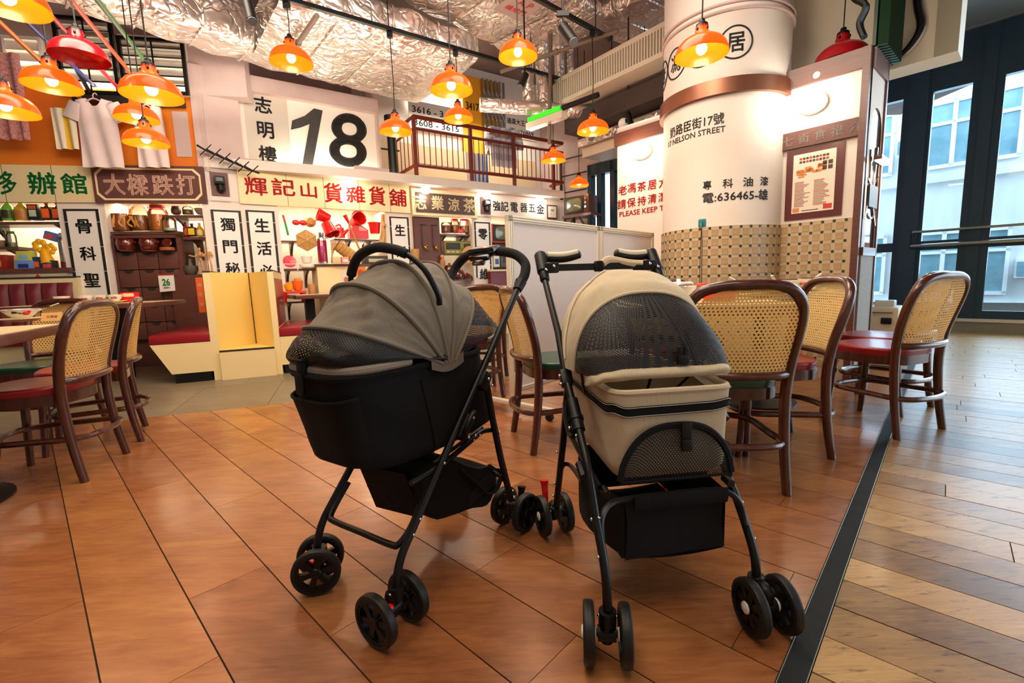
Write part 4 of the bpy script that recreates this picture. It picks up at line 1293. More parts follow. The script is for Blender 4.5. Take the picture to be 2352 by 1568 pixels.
o, w, h = L2.th('red_slippers', 'pair of red plastic slippers hanging over the bamboo hat', 'slippers', 671, 502, 704, 521, -.06)
for sx in (-.25, .25):
    MB().ball((sx * w, -.02, h / 2), w * .28, 8, (1, .4, .75)).build('slipper', M['red'], o)
o, w, h = L2.th('feather_duster', 'thin red and green duster stick at the left of the store', 'duster', 650, 494, 661, 540, -.02)
MB().cyl((-.3 * w, 0, h), (.0, 0, h * .6), .012).build('red_end', M['red'], o); MB().cyl((0, 0, h * .62), (.4 * w, 0, 0), .013).build('green_end', colr('2aa23a'), o)
o, w, h = L2.th('straw_broom', 'bundle of pale straw brooms at the right of the store', 'broom', 872, 492, 892, 560, -.05)
b = MB(); rg = random.Random(5)
for i in range(22):
    x = rg.uniform(-.4, .4) * w; b.tube([(x * .4, rg.uniform(-.03, .03), h), (x, rg.uniform(-.04, .04), h * .4), (x * 1.3 - .02, rg.uniform(-.05, .05), 0)], .005, 4)
b.build('straw', colr('e2b878', .8), o)['kind'] = 'stuff'
MB().tube([(-.01, -.05, h * .62), (.0, -.05, h * .6)], .03, 8).build('binding', colr('b5834a'), o)
o, w, h = L2.th('bamboo_stick', 'slanting bamboo broom stick crossing the red goods', 'stick', 796, 500, 828, 582, .05)
MB().tube([(-w * .45, -.02, h), (w * .45, 0, 0)], .012, 8).build('shaft', colr('c98a44', .5), o)
MB().tube([(-w * .55, -.02, h * 1.06), (-w * .3, -.02, h * .85)], [.03, .016], 10).build('red_sleeve', M['red'], o)
o, w, h = L2.th('thermos', 'tall magenta thermos with a printed flower on the counter', 'thermos', 727, 534, 752, 605, .02)
MB().lathe([(w * .45, h * .04), (w * .45, h * .72), (w * .4, h * .76)], 20).build('body', colr('96103c', .2, coat=.6), o)
MB().lathe([(w * .47, 0), (w * .47, h * .05), (1e-5, h * .05)], 20).build('base_ring', M['chrome'], o)
MB().lathe([(w * .44, h * .74), (w * .4, h * .8), (w * .22, h * .84), (w * .25, h * .86), (w * .25, h), (1e-5, h)], 18).build('cap', M['chrome'], o)
b = MB(); b.ball((-.05 * w, -w * .44, h * .5), w * .2, 8, (1, .12, 1)); b.build('flower_print', colr('c23aa0'), o)
o, w, h = L2.th('bamboo_basket', 'long cylindrical bamboo basket lying aslant above the counter', 'basket', 764, 552, 824, 604, .02)
a0, a1 = Vector((-w * .34, -.02, h * .8)), Vector((w * .36, -.02, h * .16))
MB().tube([a0, a0.lerp(a1, .5), a1], [.07, .075, .075], 14).build('weave', M['straw'], o)
b = MB()
for i in range(7):
    p = a0.lerp(a1, i / 6); b.tube([p, p + (a1 - a0).normalized() * .006], .078, 14)
b.build('hoop', colr('b07c3e'), o)
o, w, h = L2.th('bamboo_whisk', 'pale bamboo whisk leaning beside the thermos', 'whisk', 750, 556, 777, 604, .0)
b = MB()
for i in range(12):
    b.tube([(-w * .2, 0, 0), (-w * .1 + i * w * .01, -.01, h * .4), (-w * .1 + i * w * .045, -.02, h)], .003, 4)
b.build('splints', colr('d9b98a', .8), o)
cbox(L2, 'small pale carton on the counter beside the basket', (762, 590, 782, 605), .08, colr('e0c79a'), .08)
cbox(L2, 'small pink and white carton on the counter', (783, 590, 800, 605), .08, colr('e8a090'), .08, M['white'])
cbox(L2, 'stack of dark boxes at the right of the counter', (832, 588, 888, 606), -.05, colr('3a3428'), .15, colr('b8b49a'))
prof_item(L2, 'steel_pot', 'small shiny steel pot under the upper right shelf', 'pot', (831, 556, 848, 577), -.12, [('body', [(.4, 0), (.5, .1), (.5, .6), (.3, .85), (.1, .9), (.1, 1), (0, 1)], 'chrome')])
o, w, h = L2.th('plate_rack', 'wire rack with red patterned plates on the middle shelf', 'plates', 648, 587, 682, 616, -.08)
MB().lathe([(1e-5, 0), (w * .3, 0), (w * .46, .02), (w * .46, .026), (1e-5, .01)], 20, (0, .02, h * .5), Matrix.Rotation(radians(75), 3, 'X')).build('plate', colr('d8485a', .25), o)
b = MB(); b.tube([(-w * .45, -.06, 0), (w * .45, -.06, 0)], .004); b.tube([(-w * .45, -.06, .05), (w * .45, -.06, .05)], .004); b.tube([(w * .45, -.06, -.03), (w * .45, -.06, h * .6)], .006); b.build('wire', M['white'], o)
prof_item(L2, 'stacked_bowl', 'white bowl on a stack of white plates on the middle shelf', 'crockery', (687, 589, 723, 616), -.06, [('plates', [(.3, 0), (.5, .1), (.5, .32), (.36, .4), (0, .4)], 'porcelain'), ('bowl', [(.2, .42), (.3, .5), (.36, 1), (.34, 1), (.24, .55), (0, .5)], 'porcelain')])
for px, c_, lb in (((652, 648, 674, 668), 'f2a416', 'yellow plastic bowl on the red stool'), ((671, 638, 696, 668), 'f0641a', 'stack of orange plastic bowls on the red stool')):
    prof_item(L2, 'plastic_bowl', lb, 'bowl', px, .0, [('bowl', [(.26, 0), (.4, .12), (.5, .7), (.5, .78), (.46, .78), (.3, .2), (0, .2)], colr(c_, .3)), ('fruit', [(0, .62), (.3, .7), (.32, .9), (.2, 1), (0, 1)], colr('f59a22', .4))])
o, w, h = L2.th('plastic_stool', 'small red plastic stool on the low shelf', 'stool', 649, 667, 702, 694, -.02)
MB().rbox((0, .02, h - .02), (w, .2, .03), .008).build('seat', M['red'], o)
for sx in (-1, 1):
    for sy in (-1, 1):
        MB().tube([(sx * w * .40, .02 + sy * .08, h - .03), (sx * w * .47, .02 + sy * .1, 0)], .022, 4).build('leg', M['red'], o)
o, w, h = L2.th('wood_block', 'pale wooden cylinder beside the orange bowls', 'block', 707, 652, 726, 676, -.05); MB().lathe([(w * .45, 0), (w * .48, h * .5), (w * .45, h), (1e-5, h)], 14).build('body', colr('c98e58', .6), o)
# --- herbal tea stall
o, w, h = L2.th('tea_counter', 'brown herbal tea dispenser panel with two brass taps', 'tap panel', 953, 498, 1011, 600, -.05)
MB().box2((-w / 2, 0, -.1), (w / 2, .06, h)).build('panel', M['signbrown'], o, smooth=False)
for sx in (-.16, .26):
    b = MB(); b.tube(cr([(sx * w - .03, -.02, h * .80), (sx * w - .03, -.025, h * .5), (sx * w - .03, -.02, h * .34)], 3), .006, 6); b.box((sx * w, -.015, h * .82), (.09, .012, .012)); b.build('pipe', M['darktrim'], o)
    b = MB(); b.tube(cr([(sx * w - .01, -.01, h * .34), (sx * w + .01, -.05, h * .30), (sx * w + .04, -.06, h * .22)], 4), [.016] * 4 + [.013] * 5, 8); b.tube([(sx * w, -.05, h * .33), (sx * w + .03, -.06, h * .36)], .008, 6); b.build('tap', M['brass'], o)
shelf(L2, 'brown shelf of red lidded jars in the tea stall', 1008, 1086, 536, -.08, .26, .025, (.22, .75))
jar(L2, 'red lidded jar on the left of the tea stall shelf', (1036, 503, 1054, 535), -.15, colr('b4682c'), .55, M['red'])
jar(L2, 'red lidded jar on the right of the tea stall shelf', (1056, 503, 1076, 535), -.15, colr('c2803a'), .5, M['red'])
jar(L2, 'clear ribbed jar at the left end of the tea stall shelf', (1014, 507, 1036, 535), -.14, colr('9a5040'), .6, None)
cbox(L2, 'little red tin at the front of the tea stall shelf', (1050, 526, 1064, 535), -.07, M['red'], .05, name='tin', cat='tin')
o, w, h = L2.th('radio', 'olive green vintage radio below the tea stall jars', 'radio', 1013, 553, 1086, 585, -.08)
MB().rbox((0, .1, h / 2), (w, .2, h), .012).build('case', M['brownwood'], o)
MB().rbox((.04 * w, -.004, h / 2), (w * .88, .02, h * .92), .006).build('front_plate', colr('8a8a2c'), o)
MB().rbox((-.14 * w, -.016, h * .62), (w * .44, .012, h * .46), .004).build('speaker_grille', colr('2e2a22'), o)
MB().rbox((.3 * w, -.016, h * .6), (w * .2, .012, h * .4), .004).build('tuning_dial', colr('2e2a22'), o)
for i in range(5):
    MB().box((-.3 * w + i * .14 * w, -.02, h * .2), (w * .1, .012, h * .12)).build('key', colr('c9c08a'), o, smooth=False)
o, w, h = L2.th('palm_fan', 'round palm-leaf fan leaning in the tea stall', 'fan', 1060, 563, 1097, 622, -.03)
MB().lathe([(1e-5, -.004), (w * .46, -.002), (w * .46, .002), (1e-5, .004)], 22, (0, -.01, h * .64), Matrix.Rotation(pi / 2, 3, 'X')).build('leaf', colr('d9a668', .7), o)
MB().tube([(0, -.015, h * .55), (.01, -.015, 0)], .009, 6).build('handle', colr('c9904e'), o)
shelf(L2, 'brown counter of the tea stall with clay pots', 950, 1086, 643, -.05, .3, .03)
for px, lb in (((1020, 604, 1045, 630), 'dark clay teapot at the back of the tea counter'), ((1036, 614, 1066, 642), 'shiny brown clay pot on the tea counter'), ((1062, 626, 1084, 642), 'squat brown clay pot at the right of the tea counter')):
    prof_item(L2, 'clay_pot', lb, 'pot', px, -.05, [('body', [(.3, 0), (.48, .2), (.5, .5), (.36, .8), (.1, .86), (.1, 1), (0, 1)], GLZ)])
prof_item(L2, 'wicker_vase', 'tall woven straw vase left of the tea panel', 'vase', (946, 572, 964, 625), .02, [('body', [(.3, 0), (.36, .1), (.42, .6), (.5, 1), (.46, 1), (.36, .5), (0, .1)], 'straw')])
prof_item(L2, 'wooden_doll', 'little turned wooden doll right of the tea panel', 'doll', (1009, 584, 1023, 612), .0, [('body', [(.36, 0), (.44, .3), (.3, .58), (.16, .66)], colr('b5764a')), ('head', [(.16, .66), (.3, .76), (.26, .92), (0, 1)], colr('cf9a6a'))])
# --- appliance stall
def tv(W, label, px, off, shell, back=.2, stand=None):
    o, w, h = W.th('television', label, 'television', *px, off)
    MB().rbox((0, back / 2, h / 2), (w, back, h), .02).build('case', shell, o)
    sx = -.08 * w
    MB().rbox((sx, -.006, h * .52), (w * .74, .03, h * .86), .012).build('bezel', M['darktrim'], o)
    b = MB(); b.grid(lambda u, v: Vector((sx + w * .66 * (u - .5), -.018 - .02 * sin(pi * u) * sin(pi * v), h * .52 + h * .74 * (v - .5))), 8, 8); b.build('screen', colr('6f7556', .15, coat=.6), o)
    for i in range(3):
        MB().cyl((w * .39, -.02, h * (.78 - .22 * i)), (w * .39, .0, h * (.78 - .22 * i)), w * .04).build('knob', M['chrome'], o)
    return o, w, h
tv(L2, 'orange cased vintage television behind the white screen', (1129, 514, 1190, 558), -.12, colr('e0481c', .35))
shelf(L2, 'dark shelf under the orange television', 1127, 1200, 559, -.08, .3, .03, m='darktrim')
shelf(L2, 'dark low shelf of the appliance stall', 1127, 1200, 614, -.08, .3, .03, m='darktrim')
cbox(L2, 'grey speaker box on the low appliance shelf', (1144, 566, 1170, 613), -.1, colr('5a564c'), .15, colr('35322c'), 'loudspeaker', 'speaker')
cbox(L2, 'white carton with a blue and red print on the low appliance shelf', (1131, 584, 1144, 613), -.05, colr('dfe2d6'), .1, colr('3a62b8'))
o, w, h = tv(BW, 'brown vintage television on a tall stand beside the far window', (1297, 449, 1352, 492), .5, colr('5a3626', .4), .25)
b = MB(); z0 = -1.3
b.box2((-w * .6, -.02, -.04), (w * .62, .3, 0))
b.build('stand_top', M['brownwood'], o, smooth=False)
for sx in (-1, 1):
    b = MB(); b.tube([(sx * w * .5, .0, -.04), (sx * w * .5, 0, -o.location.z)], .025, 4); b.tube([(sx * w * .5, 0, -.3), (sx * w * .12, 0, -.05)], .018, 4); b.tube([(sx * w * .5, .26, -.04), (sx * w * .5, .26, -o.location.z)], .025, 4); b.build('stand_leg', M['darktrim'], o)

# ================================================================ NUMBER 18, BALCONY
o, w, h = L2.th('number_sign', 'big white wall sign with three characters and a huge black 18', 'sign', 553, 205, 866, 379, -.085)
zz1 = pz1 - o.location.z
MB().box2((-w / 2, 0, 0), (w / 2, .004, zz1)).build('board', mat('white_sign_field', 'efe8dc', .6), o, smooth=False)
sA = L2.sz(552, 300, -.085)[0] - L2.sz(709.5, 292, -.085)[0]; sB = L2.sz(652, 300, -.085)[0] - L2.sz(709.5, 292, -.085)[0]
MB().box2((sA, -.003, 0), (sB, .002, zz1)).build('grey_strip', mat('pale_grey_sign_field', 'cfc6b9', .6), o, smooth=False)
ltr(o, L2, None, [('志', 604, 241, 38, 36), ('明', 610, 299, 36, 36), ('樓', 615, 354, 40, 36)], M['blackink'], -.081, .035)
mat('weathered_black_paint', '24211f', .6, c2='35312e', vs=8)
_iv = (Matrix.Translation(o.location) @ Matrix.Rotation(o.rotation_euler.z, 4, 'Z')).inverted()
_pl = [_iv @ L2.at(*(lambda q: (q[0], -.084, q[1]))(L2.sz(u, v, -.084))) for u, v in ((721, 249), (741, 254), (727, 330), (717, 385), (693, 385), (704, 325), (711, 285), (690, 293), (668, 298), (671, 277), (700, 266))]
MB().prism([(p.x, p.z) for p in _pl], -.006, -.003, lambda x, z, y: (x, y, z)).build('numeral', bpy.data.materials['weathered_black_paint'], o, smooth=False)
ltr(o, L2, None, [('8', 800, 322, 84, 118)], bpy.data.materials['weathered_black_paint'], -.084, .035, 'numeral', shear=.10)
lamp('sign_light', 'AREA', L2.at(1.5, .02, zslab + .12), 5, (1, .88, .66), 1.6, L2.at(1.5, -.1, zslab + .9), sy=.1)
b = MB(); q = L2.rect(815, 376, 888, 384, .1)
mb_ = thing('ledge_box', 'flat grey box lying on the ledge below the 8', 'box', L2.at((q[0] + q[1]) / 2, .08, zslab + SLT), L2.a)
MB().box2((-.22, -.08, 0), (.22, .08, .05)).build('body', M['pink_wall'], mb_, smooth=False)
o = thing('drain_pipe', 'black drain pipe rising at the left end of the balcony', 'pipe', L2.at(L2.sz(900, 330, -.05)[0], -.05, zslab + SLT), L2.a)
zc2 = L2.sz(900, 285, -.05)[1] - zslab - .09
MB().cyl((0, 0, 0), (0, 0, zc2), .06, 14).build('pipe', M['black'], o); MB().cyl((0, 0, zc2 - .05), (0, 0, zc2 + .08), .085, 14).build('hopper', M['black'], o)
MB().tube([(-.2, 0, zc2 * .5), (.1, 0, zc2 * .5)], .012, 6).build('bracket', M['black'], o)
# window light box and number board behind the balcony
o, w, h = L2.th('light_box', 'glowing white light box on the wall behind the balcony', 'lamp', 944, 210, 1062, 258, -.62)
MB().box2((-w / 2, 0, 0), (w / 2, .03, h)).build('panel', M['globe'], o, smooth=False)
o, w, h = L2.th('number_board', 'white board with two rows of black door numbers behind the balcony', 'sign', 940, 240, 1062, 305, -.60)
MB().box2((-w / 2, 0, 0), (w / 2, .02, h)).build('board', M['white'], o, smooth=False)
lettering(o, [('3616 - 3618', -.02 * w, h * .70, w * .84, h * .22), ('3608 - 3615', 0, h * .26, w * .84, h * .22)], M['blackink'], y=-.001, bold=.02)
o, w, h = L2.th('folding_gate', 'yellow door with a folding grey lattice gate on the balcony', 'gate', 1062, 182, 1156, 420, -.64)
MB().box2((-w / 2, 0, 0), (w * .4, .03, h)).build('door', mat('golden_yellow_paint', 'f4a70c', .5), o, smooth=False)
for i in range(6):
    MB().box2((-w * .02 + i * w * .1, -.05, 0), (-.0 * w + i * w * .1 + .02, -.03, h)).build('bar', M['steel'], o, smooth=False)
for zr in (.28, .45, .62, .79):
    for i in range(5):
        x = i * w * .1
        MB().tube([(x, -.055, h * zr), (x + w * .1, -.055, h * zr + w * .22)], .007, 5).build('lattice_bar', M['steel'], o); MB().tube([(x + w * .1, -.055, h * zr), (x, -.055, h * zr + w * .22)], .007, 5).build('lattice_bar', M['steel'], o)
lettering(o, [('3417', -.24 * w, h * .72, w * .3, h * .07)], M['blackink'], y=-.001)
o, w, h = L2.th('plumber_notice', 'white notice with black characters and a phone number, right of the yellow gate', 'sign', 1160, 258, 1230, 318, -.62)
MB().box2((-w / 2, 0, 0), (w / 2, .01, h)).build('board', M['white_wall'], o, smooth=False)
lettering(o, [('通渠大王洪行', 0, h * .6, w * .88, h * .22), ('☎:676869', .02 * w, h * .24, w * .8, h * .22)], M['blackink'], y=-.001)
# railing
rp_ = [L2.sz(u, v, .17) for u, v in ((949, 264), (1293, 331))]
zr_t = L2.sz(1120, 298, .17)[1]; zr_m = L2.sz(1120, 322, .17)[1]; zr_b = L2.sz(1120, 398, .17)[1]
s0, s1 = rp_[0][0], L2.sz(1293, 375, .17)[0]
rail = thing('balcony_railing', 'rust red iron balcony railing with thin balusters', 'railing', L2.at(s0, .17, 0), L2.a)
Lr = s1 - s0; M['rustred'] = mat('rust_red_paint', '7e2f20', .45)
for nm, z, r in (('top_rail', zr_t, .028), ('middle_rail', zr_m, .022), ('bottom_rail', zr_b, .026)):
    MB().tube([(0, .8, z), (0, 0, z), (Lr, 0, z), (Lr, .35, z)], r, 4).build(nm, M['rustred'], rail, smooth=False)
for i in range(5):
    x = Lr * (0, .33, .62, .92, 1)[i]
    if i < 4:
        MB().box2((x - .022, -.022, zslab + SLT), (x + .022, .022, zr_t)).build('post', M['rustred'], rail, smooth=False)
for i in range(30):
    x = Lr * (i + .5) / 30
    MB().cyl((x, 0, zr_b), (x, 0, zr_m), .007, 6).build('baluster', M['rustred'], rail)
for i in range(5):
    MB().cyl((0, .1 + i * .14, zr_b), (0, .1 + i * .14, zr_m), .007, 6).build('baluster', M['rustred'], rail)
# brown framed panels behind the bars
b = MB(); L2.box(b, s0 - .3, s1, -.6, -.58, zslab + SLT, zr_m + .02)
b.build('wall_panels', mat('beige_panel', 'd6bd98', .6), bpy.data.objects['wall_balcony'], smooth=False)
# laundry
def cloth_sheet(W, name, label, cat, px, off, m, wave=.03, n=5, parts=None):
    o, w, h = W.th(name, label, cat, *px, off)
    b = MB(); b.grid(lambda u, v: Vector((w * (u - .5) * (1 - .06 * (1 - v)), wave * sin(u * n * pi * 2 + v) * (.4 + .6 * (1 - v)), h * v)), 28, 12, (w, h))
    b.grid(lambda u, v: Vector((w * (.5 - u) * (1 - .06 * (1 - v)), .006 + wave * sin((1 - u) * n * pi * 2 + v) * (.4 + .6 * (1 - v)), h * v)), 28, 12, (w, h))
    b.build('cloth', m, o, ang=180)
    return o, w, h
def striped(name, c1, c2, p, axis=0, c3=None):
    k = N(name); tc = k.n('TexCoord'); sx = k.n('SeparateXYZ'); k.l(tc.outputs['UV'], sx.inputs[0])
    f = k.math('GREATER_THAN', k.math('FRACT', k.math('MULTIPLY', sx.outputs[axis], 1 / p)), .62 if not c3 else .5)
    if c3:
        f2 = k.math('GREATER_THAN', k.math('FRACT', k.math('MULTIPLY', sx.outputs[1 - axis], 1 / p)), .5)
        f = k.math('MULTIPLY', k.math('ADD', f, f2), .5)
        c = k.ramp(f, [(.1, c1), (.5, c3), (.9, c2)])
    else:
        c = k.ramp(f, [(.3, c1), (.7, c2)])
    k.l(c, k.b.inputs['Base Color']); k.set(Roughness=.9)
    return k.m
cloth_sheet(L2, 'striped_towel', 'blue and white striped towel hung behind the balcony bars', 'towel', (1072, 352, 1122, 418), -.1, striped('blue_stripe', 'f0eee6', '4a6ec0', .075))
o, w, h = cloth_sheet(L2, 'checked_shirt', 'grey and white checked shirt hanging on the balcony', 'shirt', (1127, 294, 1188, 384), .0, striped('grey_check', 'f6f4f2', 'b0aeb8', .2, 0, 'd6d4da'))
for sx in (-1, 1):
    MB().tube(cr([(sx * w * .42, 0, h * .92), (sx * w * .58, -.01, h * .65), (sx * w * .6, 0, h * .5)], 4), [.07] * 4 + [.06] * 5, 8).build('sleeve', bpy.data.materials['grey_check'], o, boxuv=True)

# ================================================================ UPPER LEFT: LOUVRES, LAUNDRY, POLES
for i, (q, lv) in enumerate((((22, 92, 96, 190), 4), ((150, 60, 258, 212), 6), ((288, 92, 424, 212), 6))):
    a, c, z0, z1 = L1.rect(*q, 0.0)
    b = MB()
    for (x0, x1, y0, y1) in ((a - .03, a, z0, z1), (c, c + .03, z0, z1), (a - .03, c + .03, z0 - .03, z0), (a - .03, c + .03, z1, z1 + .03)):
        L1.box(b, x0, x1, -.03, .02, y0, y1)
    w_ = struct(b.build('window_%d' % (5 + i), M['white_wall'], smooth=False))
    for k_ in range(lv):
        z = z0 + (z1 - z0) * (k_ + .5) / lv
        b = MB(); R = Matrix.Rotation(L1.a, 3, 'Z') @ Matrix.Rotation(radians(-55), 3, 'X')
        b.box(L1.at((a + c) / 2, .0, z), (c - a, (z1 - z0) / lv * 1.05, .008), rot=R)
        b.build('louvre', mat('louvre_glass', 'efe7d6', .3) if k_ == 0 and i == 0 else bpy.data.materials['louvre_glass'], w_, smooth=False)
    l_ = lamp('louvre_light', 'AREA', L1.at((a + c) / 2, .06, z0 - .02), 1.2, (1, .86, .62), c - a, L1.at((a + c) / 2, -.02, z1 + .5), sy=.05)
for lab, px in (('left black iron window grille standing ajar above the orange wall', (135, 40, 262, 215)), ('right black iron window grille above the orange wall', (280, 88, 424, 215))):
    o, w, h = L1.th('window_grille', lab, 'grille', *px, .14)
    b = MB()
    for x in (-w / 2, w / 2):
        b.box2((x - .016, -.016, 0), (x + .016, .016, h))
    b.box2((-w / 2, -.016, 0), (w / 2, .016, .03)); b.box2((-w / 2, -.016, h - .03), (w / 2, .016, h))
    b.build('frame', M['blackmetal'], o, smooth=False)
    for k_ in range(1, 6):
        MB().cyl((-w / 2, 0, h * k_ / 6), (w / 2, 0, h * k_ / 6), .009, 6).build('bar', M['blackmetal'], o)
    MB().cyl((0, 0, 0), (0, 0, h), .009, 6).build('upright', M['blackmetal'], o)
o, w, h = L1.th('laundry_beam', 'dark timber beam that holds the clothes poles on the orange wall', 'beam', 172, 207, 420, 240, .08)
MB().box2((-w / 2, -.05, 0), (w / 2, .05, h * .62)).build('timber', M['darktrim'], o, smooth=False)
for x in (-.35, .2):
    MB().tube([(x * w, .02, h * .4), (x * w + .1, -.35, h * 1.2)], .02, 4).build('strut', M['darktrim'], o)
POL = [((185, 226), (-8, 45), 'e88a24', 'orange', 'leftmost'), ((215, 196), (20, 10), '2e3f9a', 'blue', 'second'), ((275, 206), (70, -15), 'c22a3a', 'crimson', 'middle'), ((312, 182), (150, -15), 'd8521c', 'vermilion', 'fourth'), ((372, 190), (212, -15), '2e7a2a', 'green', 'rightmost')]
for (e0, e1, c_, nm, pos) in POL:
    sA, zA = L1.sz(e0[0], e0[1], .12)
    p0 = L1.at(sA, .12, zA); p1 = onY(e1[0], e1[1], 3.3)
    p1 = p0 + (p1 - p0) * 1.12
    o = thing('laundry_pole', '%s painted laundry pole, %s of the five slanting out of the wall' % (nm, pos), 'pole', p0, 0, 'coloured laundry poles')
    d = p1 - p0
    MB().tube([(0, 0, 0), d * .5, d], .017, 10).build('shaft', colr(c_, .4), o)
    MB().tube([d * -.01, d * .012], .022, 10).build('end_cap', M['darktrim'], o)
def shirt(W, label, px, off, m, sleeve=True, name='t_shirt'):
    o, w, h = W.th(name, label, 'shirt', *px, off)
    def wd(v):
        return (w * .36 if sleeve else w * .44) * (1 + .10 * (1 - v))
    def neck(u):
        return -.11 * h * max(0, 1 - (abs(u - .5) / .2) ** 2.4) ** .8 if abs(u - .5) < .2 else -.035 * h * (abs(u - .5) - .2) / .3
    def f(u, v, dy=0):
        x = wd(v) * 2 * (u - .5)
        z = h * v + neck(u) * v ** 6 * (1.0)
        return Vector((x, dy + .018 * sin(u * 13 + v * 3) * (1 - v * .6), z))
    b = MB(); b.grid(lambda u, v: f(u, v), 24, 24, (w, h)); b.grid(lambda u, v: f(1 - u, v, .02), 24, 24, (w, h))
    b.build('body', m, o, ang=180)
    if sleeve:
        for sx in (-1, 1):
            b = MB()
            a0, a1 = Vector((sx * w * .34, .01, h * .93)), Vector((sx * w * .5, .01, h * .70))
            b.tube([a0, a0.lerp(a1, .5), a1], [h * .10, h * .105, h * .11], 10, sq=(1, .35), caps=False)
            b.build('sleeve', m, o)
    MB().tube(cr([(-w * .2, .01, h * .93), (0, 0, h * 1.0), (w * .2, .01, h * .93)], 4), .008, 6).build('hanger', colr('d9b0b0'), o)
    MB().tube(cr([(0, 0, h), (0, 0, h * 1.05), (.02, 0, h * 1.075), (.035, 0, h * 1.05)], 4), .006, 6).build('hook', colr('d9b0b0'), o)
    return o
WT_ = mat('white_cotton', 'efe0dc', .9, c2='e6d2ce', vs=4)
shirt(L1, 'white cotton t-shirt on a pink hanger against the orange wall', (166, 226, 284, 384), .22, WT_)
shirt(L1, 'white sleeveless vest hanging behind the right lamps', (308, 240, 380, 384), .18, WT_, False, 'vest')
cloth_sheet(L1, 'printed_blouse', 'pink speckled blouse hanging at the left edge', 'shirt', (-40, 120, 56, 320), .25, mat('speckled_pink_cotton', 'd9a6a0', .9, c2='a85a58', vs=60), .03, 3)
cloth_sheet(L1, 'cloth_bag', 'yellow and white plastic bag pegged left of the t-shirt', 'bag', (121, 248, 176, 342), .2, striped('yellow_white', 'f4ead0', 'f0c43c', .16), .02, 2)
o, w, h = L1.th('orange_shutter', 'narrow pale board fixed on the orange wall right of the vest', 'board', 396, 256, 440, 360, .01)
MB().box2((-w * .4, 0, 0), (w * .4, .02, h)).build('board', M['pink_wall'], o, smooth=False)
# tv aerial
o = thing('tv_aerial', 'black fishbone television aerial sticking out above the meter', 'aerial', L2.at(.02, .1, L2.sz(480, 345, .1)[1]), L2.a)
p0, p1 = Vector((0, 0, 0)), Vector((.42, -.12, -.20))
MB().tube([p0, p1], .012, 6).build('boom', M['black'], o)
for i in range(6):
    p = p0.lerp(p1, i / 5)
    MB().tube([p + Vector((-.07, -.04, .03)), p, p + Vector((.07, .04, -.01))], [.012, .009, .012], 5).build('element', M['black'], o)
    MB().tube([p + Vector((-.05, .05, -.05)), p + Vector((.06, -.05, .05))], .006, 4).build('element', M['black'], o)

# ================================================================ LIGHT TRACKS, PENDANTS, AIR CONDITIONER
ZT = 3.2
def ceil_pt(u, v, z=ZT):
    return onz(u, v, z)
def track(label, e0, e1, heads=(), z=ZT, ext=0.):
    p0, p1 = ceil_pt(*e0, z), ceil_pt(*e1, z)
    if ext:
        p0 = p0 + (p0 - p1).normalized() * ext
    d = p1 - p0; L = d.length; a = atan2(d.y, d.x)
    o = thing('light_track', label, 'track', p0, a)
    MB().box2((0, -.018, 0), (L, .018, .034)).build('rail', M['blackmetal'], o, smooth=False)
    for x in (.1, .5, .9):
        MB().cyl((L * x, 0, .03), (L * x, 0, 1.1), .005, 6).build('hanger_rod', M['blackmetal'], o)
    MB().box2((L - .004, -.021, -.004), (L + .03, .021, .038)).build('end_cap', M['black'], o, smooth=False)
    return o
track('long black light track crossing the ceiling above the number 18', (650, 0), (1285, 184), ext=1.2)
track('short black light track ending near the air conditioner', (1230, 0), (1400, 92), ext=1.2)
track('black light track in front of the far pink wall', (1330, 322), (1500, 236), z=2.75)
def spot(label, u0, v0, u1, v1, Y, r=.035, face=False):
    p0, p1 = onY(u0, v0, Y), onY(u1, v1, Y - .1)
    o = thing('track_spotlight', label, 'spotlight', p0)
    d = p1 - p0
    MB().tube([(0, 0, 0), d * .96], r, 16).build('barrel', M['black'], o)
    MB().tube([d * .95, d], r * .9, 16).build('lens', M['globe'] if face else M['greyceil'], o)
    MB().tube([(0, 0, .07), d * .35], .009, 6).build('yoke', M['black'], o)
    MB().box((0, 0, .09), (.09, .03, .035)).build('adapter', M['black'], o, smooth=False)
    MB().cyl((0, 0, .1), (0, 0, 4.3 - p0.z), .008, 6).build('drop_rod', M['black'], o)
spot('black track spotlight tilted down beside the access panel', 1293, 62, 1318, 98, 3.7, .04)
spot('small black track spotlight under the end of the long track', 1207, 172, 1194, 202, 4.8, .035)
spot('slim black spotlight with a lit end above the far wall', 1443, 262, 1452, 298, 5.3, .03, True)
spot('black spotlight hanging at the top edge left of the first track lamp', 566, -6, 580, 50, 3.2, .03)

SHP = [(.115, .53), (.125, .44), (.135, .385), (.19, .345), (.29, .31), (.38, .255), (.445, .18), (.485, .09), (.5, 0.0)]
def shade_mesh(m, nm):
    b = MB(); b.lathe([(r, z) for r, z in SHP[::-1]], 36, caps=False)
    return b.mesh(nm, m, True, 60)
sm_on, sm_off = shade_mesh(M['shade'], 'shade'), shade_mesh(M['shade_off'], 'shade')
b = MB(); b.lathe([(.12, .50), (.11, .57), (.06, .61), (.05, .66), (1e-5, .66)], 14); capm = b.mesh('socket_cap', M['black'])
holem = []
for i in range(4):
    a = i * pi / 2 + .5; b = MB(); b.ball((.128 * cos(a), .128 * sin(a), .46), .022, 6, (1, 1, 1.5)); holem.append(b.mesh('vent_hole', M['black']))
b = MB(); b.lathe([(1e-5, .02), (.05, .03), (.095, .08), (.105, .14), (.08, .2), (.05, .26), (.045, .34)], 16, caps=False); bulbm = b.mesh('bulb', M['bulb'])
